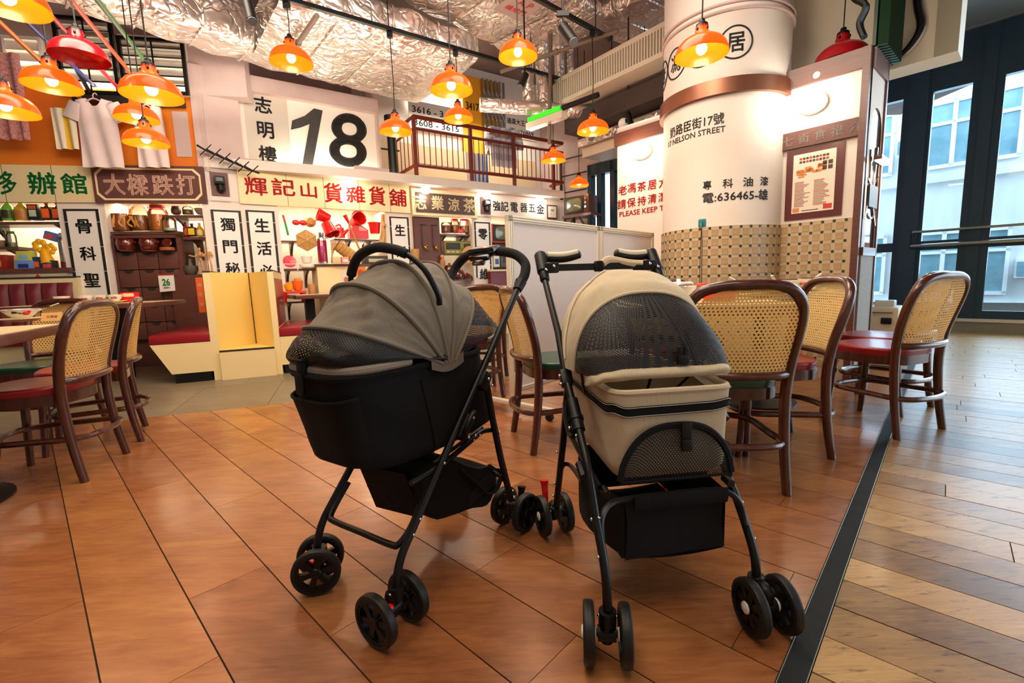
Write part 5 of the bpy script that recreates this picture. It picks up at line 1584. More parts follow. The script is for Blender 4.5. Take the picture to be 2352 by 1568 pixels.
def pendant(label, u, v, wpx, top=None, Y=None, D=None, lit=True, power=3.0):
    """u,v: centre of the rim; wpx its apparent width"""
    if Y is None:
        D = D or .30
        Y = D * 1062 / wpx
    else:
        D = wpx * Y / 1062
    p = onY(u, v, Y)
    o = thing('pendant_lamp', label, 'lamp', p, 0, 'red market pendant lamps')
    for nm, me in (('shade', sm_on if lit else sm_off), ('socket_cap', capm), ('bulb', bulbm)) + tuple(('vent_hole', q_) for q_ in holem):
        if nm == 'bulb' and not lit:
            continue
        c = link_mesh(nm, me, o); c.scale = (D, D, D)
    zt = (top if top else 4.28) - p.z
    MB().tube([(0, 0, .64 * D), (0.006, 0, .64 * D + (zt - .64 * D) * .4), (0, 0, zt)], .0045, 6).build('cord', M['black'], o)
    if top:
        MB().box((0, 0, zt - .015), (.05, .035, .06)).build('track_adapter', M['black'], o, smooth=False)
    if lit:
        lamp('lamp_light', 'POINT', p + Vector((0, 0, .06 * D)), power, (1, .62, .28), .04 * 1)
    return o
def tY(u, v):
    return ceil_pt(u, v).y
pendant('first red pendant on the long track, left of the number 18', 670, 146, 88, ZT, tY(656, 8))
pendant('red pendant on the long track in front of the 8', 909, 304, 71, ZT, tY(895, 75))
pendant('red pendant over the balcony corner, lower of the pair', 1053, 275, 64, ZT, tY(1047, 118))
pendant('red pendant at the far end of the long track, over the right balcony bars', 1271, 370, 55, ZT, tY(1268, 180))
pendant('larger red pendant over the balcony door numbers, upper of the pair', 1037, 209, 92)
pendant('red pendant in front of the access panel duct', 1190, 132, 84)
pendant('red pendant on the short track below the air conditioner', 1362, 303, 70, ZT, tY(1362, 72))
pendant('small red pendant beside the lit wall lamp on the far right wall', 1393, 352, 46, 2.75, onz(1395, 290, 2.75).y)
pendant('small lowest red pendant above the vintage television', 1330, 427, 43)
pendant('large red pendant in front of the round column', 1611, 128, 110)
pendant('big red pendant in front of the white vest', 350, 222, 116)
pendant('red pendant under the orange pole at the left', 121, 200, 103)
pendant('unlit dark red pendant tangled in the laundry poles', 184, 135, 104, lit=False)
pendant('small red pendant just below the big left one', 315, 275, 83)
pendant('lowest red pendant over the brown sign', 337, 331, 86)
pendant('red pendant cut by the left edge, beside the speckled blouse', 14, 258, 112)
pendant('red pendant cut by the top left corner', 20, 14, 138)
pendant('unlit dark red pendant behind the timber beam on the right', 1933, 143, 104, None, 3.75, lit=False)
# cassette air conditioner
A0, A1 = onz(1520, 52, 3.2), onz(1268, 188, 3.2)
d = A0 - A1; a = atan2(d.y, d.x); L = d.length
ac = thing('air_conditioner', 'long beige ceiling air conditioner with a slatted grille left of the column', 'air conditioner', A1 + Vector((0, 0, -.30)), a)
L += .35
MB().box2((0, .03, 0), (L, .62, .30)).build('casing', M['beigeplastic'], ac, smooth=False)
b = MB(); b.box2((0, -.004, 0), (L, .03, .045)); b.box2((0, -.004, .255), (L, .03, .30)); b.box2((0, -.004, 0), (.05, .03, .3)); b.box2((L - .05, -.004, 0), (L, .03, .3))
b.build('grille_frame', M['beigeplastic'], ac, smooth=False)
MB().box2((.05, .028, .045), (L - .05, .032, .255)).build('grille_back', colr('6a5a50'), ac, smooth=False)
sl = MB(); sl.box((0, .012, .15), (.014, .03, .21)); slm = sl.mesh('slat', M['beigeplastic'], False)
for i in range(52):
    link_mesh('slat', slm, ac, (.06 + (L - .12) * i / 51, 0, 0))
db = thing('duct_beam', 'dark brown beam with a cream tray hanging below the air conditioner', 'beam', A1 + Vector((.12, .12, -.62)), a)
MB().box2((0, .05, .06), (L, .35, .26)).build('beam', colr('3a2c28', .6), db, smooth=False)
MB().box2((-.02, .38, -.18), (L, .75, -.02)).build('tray', M['beigeplastic'], db, smooth=False)
MB().box2((-.02, .3, -.06), (L, .34, .03)).build('edge_rail', M['foil'], db, smooth=False)
# exit light and pipes near the centre
o = thing('exit_light', 'slim hanging sign with a lit green edge below the pipes', 'exit sign', onY(1250, 268, 5.6), radians(-46))
MB().box2((-.25, -.02, 0), (.25, .02, .05)).build('green_tube', mat('lit_green', '2ecc22', .4, emit=.5), o, smooth=False)
MB().box2((-.25, -.05, -.09), (.3, .05, -.02)).build('body', M['beigeplastic'], o, smooth=False)
MB().cyl((.28, 0, .02), (.75, 0, .02), .03, 8).build('black_arm', M['black'], o)
for x in (-.2, .25):
    MB().cyl((x, 0, .02), (x, 0, 1.2), .006, 6).build('rod', M['steel'], o)
pp = thing('pipe_group', 'bundle of foil lagged vertical pipes beside the yellow gate', 'pipes', onY(1270, 190, 5.9), radians(20))
for i, (x, r) in enumerate(((-.32, .07), (-.12, .09), (.1, .06), (.25, .04))):
    MB().tube([(x, 0, -.35), (x, .02, .3), (x, 0, 1.1)], r, 12).build('lagged_pipe', M['foil'], pp)
MB().tube([(-.9, .1, -.3), (.6, -.2, -.36)], .08, 12).build('cross_pipe', M['foil'], pp)
M['oldpipe'] = mat('dusty_pipe', '6a5848', .5)
for i, (e0, e1, Y0, Y1, r, lb) in enumerate((((1150, 165), (1420, 70), 5.4, 4.8, .02, 'dusty pipe running to the right under the ducts'), ((1265, 60), (1262, 330), 5.6, 5.6, .022, 'dusty vertical pipe behind the air conditioner end'), ((650, 150), (728, 36), 5.2, 4.2, .022, 'steel channel crossing the foil batts'))):
    p0, p1 = onY(*e0, Y0), onY(*e1, Y1)
    o = thing('service_pipe', lb, 'pipe', p0)
    MB().tube([(0, 0, 0), p1 - p0], r, 12).build('pipe', M['oldpipe'], o)
    MB().tube([(p1 - p0) * .5, (p1 - p0) * .52], r * 1.3, 12).build('collar', M['oldpipe'], o)

lamp('balcony_fill', 'AREA', L2.at((s0 + s1) / 2, -.2, 3.3), 13, (1, .88, .7), 2.4, L2.at((s0 + s1) / 2, -.5, 2.4), sy=.4)  # area light added to brighten the balcony, no fixture of its own

o = thing('security_camera', 'white ball security camera with a dark lens above the far brown beam', 'camera', onY(1432, 300, 5.35), radians(20))
b = MB(); b.lathe([(1e-5, 0), (.05, 0), (.045, .02), (.028, .035)], 16); b.build('mount', M['white'], o)
b = MB(); b.ball((0, 0, .075), .058, 12); b.build('ball', M['white'], o)
b = MB(); b.ball((0, -.045, .082), .022, 8, (.8, .8, 1.3)); b.build('lens', M['black'], o)
# ================================================================ PUSHCHAIRS (pet strollers): local x = travel direction, y = its left, z up
def frame_of(nf, nr, ref):
    f = (nf - nr).normalized()
    return atan2(f.y, f.x)
def wheel_pair(st, contacts, topz, cap=None, brake=None, lock=None, r=.066, tw=.0125, spokes=6, fork_top=None, drop=0):
    """contacts: two floor points in local coordinates; builds both wheels, the fork and brake under stroller st"""
    a, b = Vector(contacts[0]), Vector(contacts[1])
    ax = (b - a).normalized()
    ang = atan2(ax.y, ax.x)
    R = Matrix.Rotation(ang, 3, 'Z') @ Matrix.Rotation(pi / 2, 3, 'Y')     # lathe axis z -> axle
    mid = (a + b) / 2
    for i, c in enumerate((a, b)):
        cc = Vector((c.x, c.y, r))
        w = tw
        tire = MB()
        prof = [(r * .80, -w), (r * .9, -w), (r * .965, -w * .8), (r * .99, -w * .45), (r * .985, -w * .15), (r * .985, w * .15), (r * .99, w * .45), (r * .965, w * .8), (r * .9, w), (r * .80, w), (r * .80, -w)]
        tire.lathe(prof, 40, cc, R, caps=False)
        wo = tire.build('wheel', M['rubber'], st)
        rim = MB()
        rim.lathe([(r * .70, -w * .85), (r * .81, -w * .85), (r * .81, w * .85), (r * .70, w * .85), (r * .70, -w * .85)], 36, cc, R, caps=False)
        rim.lathe([(1e-5, -w * 1.05), (r * .2, -w * 1.05), (r * .24, -w * .8), (r * .24, w * .8), (r * .2, w * 1.05), (1e-5, w * 1.05)], 18, cc, R, caps=False)
        for q in range(spokes):
            t = 2 * pi * (q + .3) / spokes
            e, n_ = Vector((cos(t), sin(t), 0)), Vector((-sin(t), cos(t), 0))
            wd0, wd1 = r * .10, r * .15
            p = [e * r * .2 - n_ * wd0, e * r * .2 + n_ * wd0, e * r * .72 + n_ * wd1, e * r * .72 - n_ * wd1]
            vs = [R @ (x + Vector((0, 0, z))) + cc for z in (-w * .6, w * .6) for x in p]
            rim.add(vs, [(3, 2, 1, 0), (4, 5, 6, 7), (0, 1, 5, 4), (1, 2, 6, 5), (2, 3, 7, 6), (3, 0, 4, 7)])
        rim.build('wheel_rim', M['black'], wo)
        if cap:
            for sg in (-1, 1):
                cp = MB(); cp.lathe([(r * .22, sg * w * 1.02), (r * .2, sg * w * 1.25), (1e-5, sg * w * 1.45)], 18, cc, R, caps=False)
                o = cp.build('hub_cap', M['white'], wo)
                o['label'] = 'white hub cap'
    fk = MB()
    m0 = Vector((mid.x, mid.y, r))
    ft = Vector(fork_top)
    fk.tube([a + Vector((0, 0, r)), b + Vector((0, 0, r))], .008, 8)
    fk.tube([m0 + ax * -.02, m0 + ax * .02], .017, 12)
    fk.tube(cr([m0 + Vector((0, 0, -.018)), m0 + Vector((0, 0, .03)), m0.lerp(ft, .6) , ft - Vector((0, 0, .012))], 4), [.014] * 4 + [.018] * 5 + [.018] * 4, 12)
    fk.tube([ft - Vector((0, 0, .035)), ft - Vector((0, 0, .004))], .0195, 14)
    fo = fk.build('wheel_fork', M['black'], st)
    rv = MB()
    d = (CC - (st.matrix_world @ ft)); 
    for sg in (-1, 1):
        rv.ball(ft + ax * .019 * sg + Vector((0, 0, -.016)), .004, 6)
    rv.build('rivet', M['chrome'], fo)
    if lock:
        lb = MB()
        lp = m0.lerp(ft, .35) + Vector(lock)
        lb.lathe([(.013, 0), (.015, .003), (.008, .008)], 12, lp)
        lb.box(lp + Vector((0, 0, -.006)), (.008, .016, .012))
        o = lb.build('swivel_lock', M['red'], fo); o['label'] = 'red swivel lock tab'
    if brake:
        bb = MB()
        off, m_, hh = brake
        bp = m0 + Vector(off)
        bb.tube(cr([bp, bp + Vector((-.012, 0, hh * .5)), bp + Vector((-.02, 0, hh))], 4), [.008, .009, .010, .0105, .011, .0115, .012, .014, .016], 8)
        o = bb.build('brake_pedal', M[m_], fo); o['label'] = 'red brake pedal' if m_ == 'red' else 'black brake pedal'
def to_local(st, pts):
    inv = Matrix.Translation(st.location) @ Matrix.Rotation(st.rotation_euler.z, 4, 'Z')
    inv = inv.inverted()
    return [inv @ p for p in pts]
def mirror(pts):
    return [Vector((p[0], -p[1], p[2])) for p in pts]
def sgnp(c, e):
    return (abs(c) ** e) * (1 if c >= 0 else -1)
def rivets(parent, pts, r=.0045):
    b = MB()
    for p in pts:
        b.ball(p, r, 6)
    return b.build('rivet', M['chrome'], parent)

# ---------------------------------------------------------------- grey stroller (left)
nf = (onz(870, 1488) + onz(945, 1425)) / 2; ff = (onz(735, 1370) + onz(742, 1325)) / 2; nr = (onz(1165, 1205) + onz(1215, 1222)) / 2
org = (nr + ff) / 2
fd = (nf - nr).normalized()
GS = thing('pet_stroller', 'pet stroller with grey melange canopy and black canvas body', 'stroller', (org.x, org.y, 0), atan2(fd.y, fd.x))
bpy.context.view_layer.update()
HY = .159
for sg in (1, -1):
    s_ = lambda pts: [Vector((x, y * sg, z)) for x, y, z in pts]
    tb = MB()
    main = cr(s_([(-.332, HY, .837), (-.22, HY, .712), (-.103, HY, .582), (.05, HY, .412), (.2, HY, .245), (.245, HY, .193), (.266, HY, .15), (.274, HY, .115)]), 5)
    tb.tube(main, .0105, 12)
    o = tb.build('push_tube', M['blackmetal'], GS)
    rivets(o, s_([(.19, HY + .0105, .256), (.215, HY + .0105, .226), (.09, HY + .0105, .368)]), .0042)
    rl_ = MB(); rl_.tube(s_([(-.112, HY + .006, .565), (-.141, HY + .004, .435), (-.184, HY, .286), (-.235, HY, .12)]), .0125, 8, sq=(1, .8))
    o = rl_.build('rear_leg', M['blackmetal'], GS)
    rivets(o, s_([(-.16, HY + .016, .378), (-.225, HY + .015, .16), (-.23, HY + .015, .135)]), .0042)
    pl = MB()
    pl.rbox(s_([(-.10, HY + .004, .555)])[0], (.04, .032, .055), .008, rot=Matrix.Rotation(radians(-42), 3, 'Y'))
    o = pl.build('fold_bracket', M['black'], GS); pl = MB()
    pl.rbox(s_([(-.005, HY + .004, .44)])[0], (.035, .030, .075), .008, rot=Matrix.Rotation(radians(-42), 3, 'Y'))
    pl.tube(cr(s_([(-.045, HY + .012, .475), (-.01, HY + .03, .478), (.015, HY + .03, .45), (.01, HY + .022, .425)]), 4), .006, 6)
    o = pl.build('fold_bracket', M['black'], GS)
    rivets(o, s_([(-.108, HY + .021, .56), (-.125, HY + .021, .536), (-.03, HY + .02, .462), (-.005, HY + .02, .412), (-.035, HY + .02, .408)]), .0048)
    sr = MB(); sr.tube(cr(s_([(-.158, HY - .004, .385), (-.11, HY - .012, .393), (-.06, HY - .012, .383), (.03, HY - .014, .362), (.1, HY - .014, .350), (.19, HY - .016, .345)]), 4), .008, 8)
    sr.tube(s_([(-.12, HY - .02, .402), (-.02, HY - .02, .385), (.1, HY - .02, .365)]), .006, 6)
    o = sr.build('side_rail', M['blackmetal'], GS)
    rivets(o, s_([(-.085, HY - .002, .39), (-.055, HY - .002, .384)]), .004)
xb = MB(); xb.tube(cr([(.165, .145, .275), (.205, .147, .232), (.236, .138, .205), (.243, .115, .198), (.243, 0, .198), (.243, -.115, .198), (.236, -.138, .205), (.205, -.147, .232), (.165, -.145, .275)], 5), .0085, 10)
xb.build('front_crossbar', M['blackmetal'], GS)
xr = MB(); xr.tube(cr([(-.205, .155, .2), (-.19, .13, .225), (-.2, .09, .215), (-.205, 0, .21), (-.2, -.09, .215), (-.19, -.13, .225), (-.205, -.155, .2)], 5), .007, 8)
xr.build('rear_crossbar', M['blackmetal'], GS)
hp = [(-.332, HY, .837), (-.357, .163, .868), (-.376, .152, .903), (-.378, .115, .934), (-.366, .06, .948), (-.36, 0, .952)]
hp = [Vector(p) for p in hp] + mirror(hp[-2::-1])
hb = MB(); hb.tube(cr(hp, 7), .0165, 14)
hd = hb.build('handle_grip', M['foam'], GS)
hb = MB()
for sg in (1, -1):
    d0 = Vector((-.332, HY * sg, .837)); dn = (Vector((-.22, HY * sg, .712)) - d0).normalized()
    hb = MB(); hb.tube([d0 - dn * .008, d0 + dn * .028], [.0195, .0155], 14); hb.build('grip_collar', M['black'], hd)
cs = MB(); cs.rbox((-.355, .0, .953), (.052, .118, .030), .012, rot=Matrix.Rotation(.25, 3, 'Y')); cs.rbox((-.335, 0, .934), (.042, .085, .02), .008, rot=Matrix.Rotation(.5, 3, 'Y'))
cs.rbox((-.322, .0, .916), (.03, .05, .014), .005, rot=Matrix.Rotation(.9, 3, 'Y'))
o = cs.build('fold_release', mat('gloss_black_plastic', '0d0d0e', .15, coat=.6), hd)
# body
def plan(xr_, xf, hy, t, n=3.6):       # rounded rectangle outline, t in 0..1
    a = 2 * pi * t
    return Vector(((xf + xr_) / 2 + (xf - xr_) / 2 * sgnp(cos(a), 2 / n), hy * sgnp(sin(a), 2 / n), 0))
SEC = [(.385, -.215, .25, .105), (.388, -.24, .29, .127), (.398, -.252, .308, .137), (.45, -.246, .320, .143), (.52, -.222, .332, .147), (.6, -.194, .344, .149), (.64, -.18, .348, .150)]
def sec(z):
    for i in range(len(SEC) - 1):
        if z <= SEC[i + 1][0]:
            q = (z - SEC[i][0]) / (SEC[i + 1][0] - SEC[i][0])
            return [SEC[i][k] + (SEC[i + 1][k] - SEC[i][k]) * q for k in range(1, 4)]
    return list(SEC[-1][1:])
def body(u, v):
    z = SEC[0][0] + (SEC[-1][0] - SEC[0][0]) * v
    x0, x1, h = sec(z)
    p = plan(x0, x1, h, u)
    fl = .5 + .5 * max(-1, min(1, p.x / .4))
    p.z = z + .012 * (p.x > 0) * (p.x / .34) ** 2 * (1 - v) + .0 * v
    d = noise.noise(Vector((p.x * 7, p.y * 7, z * 9))) * .006
    return p + Vector((p.x - .1, p.y, 0)).normalized() * d
b = MB(); b.grid(body, 72, 14, (1.1, .26), cu=True)
n0 = len(b.v); b.add([body(i / 72, 0) for i in range(72)], [list(range(72))], [(0, 0)] * 72)
bod = b.build('body', M['blackfab'], GS, ang=60)
b = MB(); b.tube([body(i / 72, 0) for i in range(72)], .0055, 6, closed=True); b.build('bottom_piping', M['blackfab'], bod)
b = MB(); b.tube([body(i / 72, 1) for i in range(72)], .008, 8, closed=True); b.build('rim_piping', M['blackfab'], bod)
b = MB()
def inner(u, v):
    p = body(u, .55 + .45 * v); c = Vector((.13, 0, p.z))
    return c + (p - c) * .975
b.grid(inner, 48, 4, (1.1, .2), cu=True, flip=True); b.add([inner(i / 48, 0) for i in range(48)], [list(range(48))], [(0, 0)] * 48)
b.build('lining', M['blackfab'], bod, ang=60)
def pocket(u, v):
    t = -.22 + .33 * u
    p = body(t % 1.0, .10 + .70 * v)
    c = Vector((.15, 0, p.z)); n_ = (p - c).normalized()
    bl = (sin(pi * min(max(u, 0), 1)) ** .5) * (.004 + .012 * v ** 1.2 * (1 + .3 * sin(9 * u)))
    return p + n_ * bl + Vector((0, 0, -.012 * sin(pi * u) * v))
b = MB(); b.grid(pocket, 40, 12, (.6, .2)); pk = b.build('front_pocket', M['blackfab'], bod, ang=70)
b = MB(); b.tube([pocket(i / 40, 1) for i in range(41)], .0035, 6); b.build('pocket_hem', M['blackfab'], pk) if False else b.build('pocket_hem', M['blackfab'], bod)
b = MB(); b.grid(lambda u, v: body(.238 + .02 * u, .06 + .8 * v) + Vector((0, .0035, 0)), 3, 10, (.03, .2)); b.build('side_strap', M['blackfab'], bod)
def rpk(u, v):
    t = .44 + .12 * u
    p = body(t, .05 + .8 * v); return p + Vector((-.03 * sin(pi * u) ** .4, 0, 0))
b = MB(); b.grid(rpk, 10, 8, (.2, .2)); b.build('rear_pocket', M['blackfab'], bod, ang=70)
# canopy on five bows
HX, HZ, HW = .035, .634, .1575
BOWS = [(.318, .752), (.222, .850), (.09, .908), (-.04, .908), (-.165, .832)]
pol = [(atan2(z - HZ, x - HX), hypot(x - HX, z - HZ)) for x, z in BOWS]
def bow(k, v, sag=0):                 # k in 0..4
    i = min(int(k), 3); q = k - i
    a = pol[i][0] + (pol[i + 1][0] - pol[i][0]) * q
    r = pol[i][1] + (pol[i + 1][1] - pol[i][1]) * q
    t = pi * v
    st_ = max(sin(t), 0) ** (2 / 2.9)
    y = HW * sgnp(cos(t), 2 / 2.6)
    r0 = r * st_ - sag * sin(t) ** .6
    x, z = HX + r0 * cos(a), HZ + r0 * sin(a)
    x += (a - 1.6) * -.026 * (1 - st_)
    return Vector((x, y * (1 - .04 * st_), z))
def cloth(u, v):
    k = 4 * u; q = k - int(k) if k < 4 else 0
    sag = .016 * sin(pi * q)
    p = bow(k, v, sag)
    w = noise.noise(Vector((u * 9, v * 5, 1.3))) * .010 + noise.noise(Vector((u * 18 + v * 9, v * 16, 7))) * .007 + noise.noise(Vector((u * 6 - v * 14, v * 3, 3))) * .008
    return p + (p - Vector((HX, 0, HZ))).normalized() * w * sin(pi * v) ** .5 * (sin(pi * q) ** .5 if 0 < q < 1 else 0)
b = MB(); b.grid(cloth, 56, 64, (.75, .9)); can = b.build('canopy', M['greyfab'], GS, ang=180)
for k in range(5):
    b = MB(); b.tube([cloth(k / 4, j / 64) + (cloth(k / 4, j / 64) - Vector((HX, 0, HZ))).normalized() * .0015 for j in range(65)], .0062 if k in (0, 1, 2) else .0048, 7)
    b.build('bow_piping', M['greyfab'], can)
for sg in (1, -1):
    b = MB(); b.grid(lambda u, v: Vector((HX - .055 + .13 * u, (HW + .004) * sg, HZ - .008 - .016 * sin(pi * u) + .03 * v)), 8, 3, (.13, .03)); b.build('canopy_foot', M['greyfab'], can)
# front mosquito net between first bow and body rim
def rim(v, lift=0):
    t = pi * v
    return Vector((HX + .306 * max(sin(t), 0) ** (2 / 4.2), .150 * sgnp(cos(t), 2 / 4.2), .648 - .004 * sin(t) ** 2 + lift))
def fnet(u, v):
    p, q = bow(0, v), rim(v, .012)
    o = p.lerp(q, u)
    o += Vector((.03, 0, -.006)) * sin(pi * u) * sin(pi * v) + Vector((0, .012 * cos(pi * v), 0)) * sin(pi * u)
    return o + Vector((1, 0, .3)) * noise.noise(Vector((u * 3, v * 9, 2))) * .012 * sin(pi * u) * sin(pi * v)
b = MB(); b.grid(fnet, 12, 60, (.115, .78)); b.build('front_net', M['net'], GS, ang=180)
b = MB(); b.tube([rim(.06 + .88 * j / 60, .010) for j in range(61)], .0135, 8, sq=(.8, .8)); b.build('rim_band', M['greyfab2'], GS, boxuv=True)
def rnet(u, v):
    p = bow(4, v); t = pi * v
    q = Vector((HX - .15 - .175 * max(sin(t), 0) ** .6, .146 * sgnp(cos(t), .6), .665 + .04 * sin(t)))
    return p.lerp(q, u) + Vector((.006 * sin(u * 40), 0, 0)) * sin(pi * v)
b = MB(); b.grid(rnet, 40, 40, (.2, .6)); b.build('rear_net', M['net'], GS, ang=180)
b = MB(); b.tube([rnet(1, .03 + .94 * j / 40) for j in range(41)], .007, 6); b.build('rear_edge_band', M['greyfab2'], GS, boxuv=True)
ah = [(.055, .15, .79), (.064, .152, .822), (.082, .128, .882), (.098, .082, .924), (.113, .03, .942), (.118, -.02, .945), (.12, -.08, .926), (.112, -.125, .885), (.1, -.15, .835), (.09, -.15, .80)]
b = MB(); b.tube(cr(ah, 6), .0078, 10); ch = b.build('carry_handle', M['black'], GS)
b = MB(); P_ = cr(ah, 6); b.tube(P_[18:44], .0135, 12); b.build('carry_grip', M['foam'], ch)
b = MB(); b.rbox((.352, -.02, .655), (.018, .030, .045), .006); b.rbox((.356, -.02, .678), (.026, .042, .008), .003)
b.rbox((.362, -.02, .622), (.012, .026, .05), .004); b.build('rim_buckle', M['black'], GS)
# under basket
prof = [(x * .80 - .022, z) for x, z in [(.195, .345), (.16, .205), (.05, .175), (-.07, .150), (-.17, .125), (-.232, .155), (-.24, .205), (-.2, .25), (-.13, .262), (-.05, .30), (.05, .345)]]
b = MB(); pp = cr([(x, 0, z) for x, z in prof], 3, closed=True)
m_ = len(pp)
def bag(u, v):
    p = pp[int(round(u * m_)) % m_]; y = -.12 + .24 * v
    s_ = 1 - .35 * abs(2 * v - 1) ** 4
    c = Vector((-.02, 0, .24))
    q = c + (Vector((p.x, 0, p.z)) - c) * (.9 + .1 * s_)
    return Vector((q.x, y, q.z)) + Vector((0, 0, noise.noise(Vector((p.x * 9, y * 9, p.z * 9))) * .01))
b.grid(bag, m_, 14, (1.0, .25), cu=True)
for v_ in (0, 1):
    b.add([bag(i / m_, v_) for i in range(m_)], [list(range(m_))], [(0, 0)] * m_)
bsk = b.build('under_basket', M['blackfab'], GS, ang=60)
b = MB(); b.grid(lambda u, v: Vector((-.06 - .15 * u, .124, .165 + .02 * u + (.055) * v * sin(pi * (.2 + .6 * u)))), 8, 4, (.15, .06)); b.build('mesh_panel', M['finenet'], bsk)
b = MB(); b.tube(cr([(-.02, .126, .30), (-.08, .128, .24), (-.15, .128, .17), (-.2, .126, .165), (-.235, .12, .19)], 5), .004, 6, sq=(1, 2.2)); b.build('basket_strap', M['blackfab'], bsk)
b = MB(); b.grid(lambda u, v: Vector((.105 + .05 * v, -.105 + .19 * u, .195 + .15 * v - .015 * (1 - u))), 8, 6, (.2, .16)); b.build('front_flap', M['blackfab'], bsk)
b = MB()
for y in (-.1, .1):
    b.tube(cr([(-.195, y, .235), (-.215, y * 1.1, .215), (-.205, y * 1.3, .222)], 3), .014, 8)
b.build('bar_loop', M['blackfab'], bsk)
# wheels
wl = lambda *px: to_local(GS, [onz(u, v) for u, v in px])
wheel_pair(GS, wl((868, 1484), (941, 1422)), .12, lock=(.03, .012, 0), fork_top=(.274, HY, .125))
wheel_pair(GS, wl((731, 1364), (741, 1322)), .12, lock=(.02, .0, 0), fork_top=(.268, -HY + .004, .125))
rp = wl((1160, 1199), (1208, 1218))
wheel_pair(GS, rp, .12, brake=((-.03, .0, .0), 'black', .06), fork_top=(-.240, HY, .115))
mm = (rp[0] + rp[1]) / 2
fr_ = [Vector((p.x, p.y - 2 * HY, 0)) for p in rp]
wheel_pair(GS, fr_, .12, brake=((-.03, .0, .0), 'black', .06), fork_top=(-.240, -HY, .115))

# ---------------------------------------------------------------- beige stroller (right)
fl = (onz(1352, 1518) + onz(1440, 1525)) / 2; fr = (onz(1722, 1458) + onz(1795, 1450)) / 2; rl0 = (onz(1250, 1228) + onz(1298, 1222)) / 2
org = (rl0 + fr) / 2
fd = (fl - rl0).normalized()
BS = thing('pet_stroller', 'pet stroller with beige canopy and open beige basket with a black mesh front', 'stroller', (org.x, org.y, 0), atan2(fd.y, fd.x))
bpy.context.view_layer.update()
Y2 = .197
LEG = {-1: [(-.06, .565), (-.04, .555), (.074, .455), (.136, .395), (.199, .298), (.248, .235), (.268, .19), (.274, .15), (.276, .13)],
       1: [(-.06, .565), (-.02, .50), (.04, .395), (.089, .32), (.137, .268), (.188, .20), (.208, .162), (.214, .135), (.216, .12)]}
for sg in (1, -1):
    yy = Y2 * sg
    b = MB(); b.tube([(-.40, yy, .925), (-.325, yy, .842), (-.15, yy, .69), (-.066, yy, .572)], .0105, 12)
    o = b.build('push_tube', M['blackmetal'], BS)
    b = MB(); b.tube(cr([(x, yy, z) for x, z in LEG[sg]], 5), .0105, 12)
    o = b.build('front_leg', M['blackmetal'], BS)
    lg = LEG[sg]
    rivets(o, [(lg[4][0], yy + .0105 * sg, lg[4][1]), (lg[5][0], yy + .0105 * sg, lg[5][1]), (lg[2][0], yy - .0105, lg[2][1]), (lg[4][0] + .008, yy + .004, lg[4][1] + .006)], .004)
    b = MB(); b.tube([(-.062, yy - .006 * sg, .565), (-.12, yy - .004 * sg, .39), (-.17, yy, .24), (-.225, yy, .11)], .0135, 8, sq=(1, .75))
    o = b.build('rear_leg', M['blackmetal'], BS)
    rivets(o, [(-.14, yy - .014, .33), (-.185, yy - .014, .21), (-.205, yy - .014, .16)], .004)
    b = MB(); b.rbox((-.064, yy, .572), (.034, .034, .05), .01, rot=Matrix.Rotation(radians(-40), 3, 'Y'))
    a0, a1 = Vector((-.03, yy, .545)), Vector((.06, yy, .462))
    b.tube(cr([a0.lerp(a1, t_) for t_ in (.25, .5, .75, 1)], 3), .0175, 12)
    b.tube([a0.lerp(a1, .68), a0.lerp(a1, .76)], .0205, 12)
    b.tube(cr([a0.lerp(a1, .3) + Vector((0, -.018, 0)), a0.lerp(a1, .6) + Vector((-.012, -.02, -.01)), a0.lerp(a1, .95) + Vector((-.022, -.016, -.02)), a0.lerp(a1, 1.05) + Vector((-.01, -.012, -.012))], 4), .008, 6)
    o = b.build('fold_lock', M['black'], BS)
    rivets(o, [(-.064, yy - .018, .58), (-.05, yy - .018, .56), (.045, yy - .02, .466)], .005)
    # handle head
    p0, p1 = Vector((-.345, yy, .865)), Vector((-.405, yy, .935)); dn = (p1 - p0).normalized()
    b = MB(); b.tube([p0 - dn * .03, p0 - dn * .026, p0, p0 + dn * .002], [.014, .016, .016, .016], 16)
    b.tube([p0 + dn * .004, p0 + dn * .008, p1 - dn * .008, p1], [.017, .0205, .0205, .014], 18)
    ho = b.build('handle_head', M['black'], BS)
    b = MB(); b.lathe([(.011, 0), (.011, .006), (.006, .010), (1e-5, .0105)], 14, p1 - dn * .002, dn.to_track_quat('Z', 'Y').to_matrix())
    o = b.build('release_button', M['red'], ho); o['label'] = 'red release button'
    # palm grip pointing inwards
    gx, gz = -.395, .921
    pts, rs = [], []
    for i in range(13):
        t_ = i / 12
        pts.append(Vector((gx + .012 * t_, sg * (.185 - .125 * t_), gz - .010 * sin(pi * t_ * .9) + .012 * t_)))
        rs.append(.0115 + .0045 * sin(pi * (.25 + .6 * t_)) * (1 if t_ < .95 else .6))
    rs[-1] = .008
    b = MB(); b.tube(cr(pts, 2), [rs[min(i // 2, 12)] for i in range(25)], 12, sq=(1.0, 1.0)); o = b.build('palm_grip', M['rubber'], ho)
    b = MB(); b.tube([p + Vector((.004, 0, .0085)) for p in pts[1:12]], [r_ * .74 for r_ in rs[1:12]], 10); o = b.build('grip_pad', mat('cream_soft_grip', 'd9cbb2', .6), ho); o['label'] = 'cream grip pad'
    # hub on the crossbar
    b = MB(); b.rbox((-.348, sg * .17, .884), (.028, .048, .034), .007); o = b.build('crossbar_joint', M['black'], BS)
    rivets(o, [(-.333, sg * .165, .889), (-.33, sg * .192, .878)], .0058)
b = MB(); b.tube([(-.35, -.15, .884), (-.35, .15, .884)], .0155, 4, sq=(1, 1)); b.build('handle_crossbar', M['blackmetal'], BS)
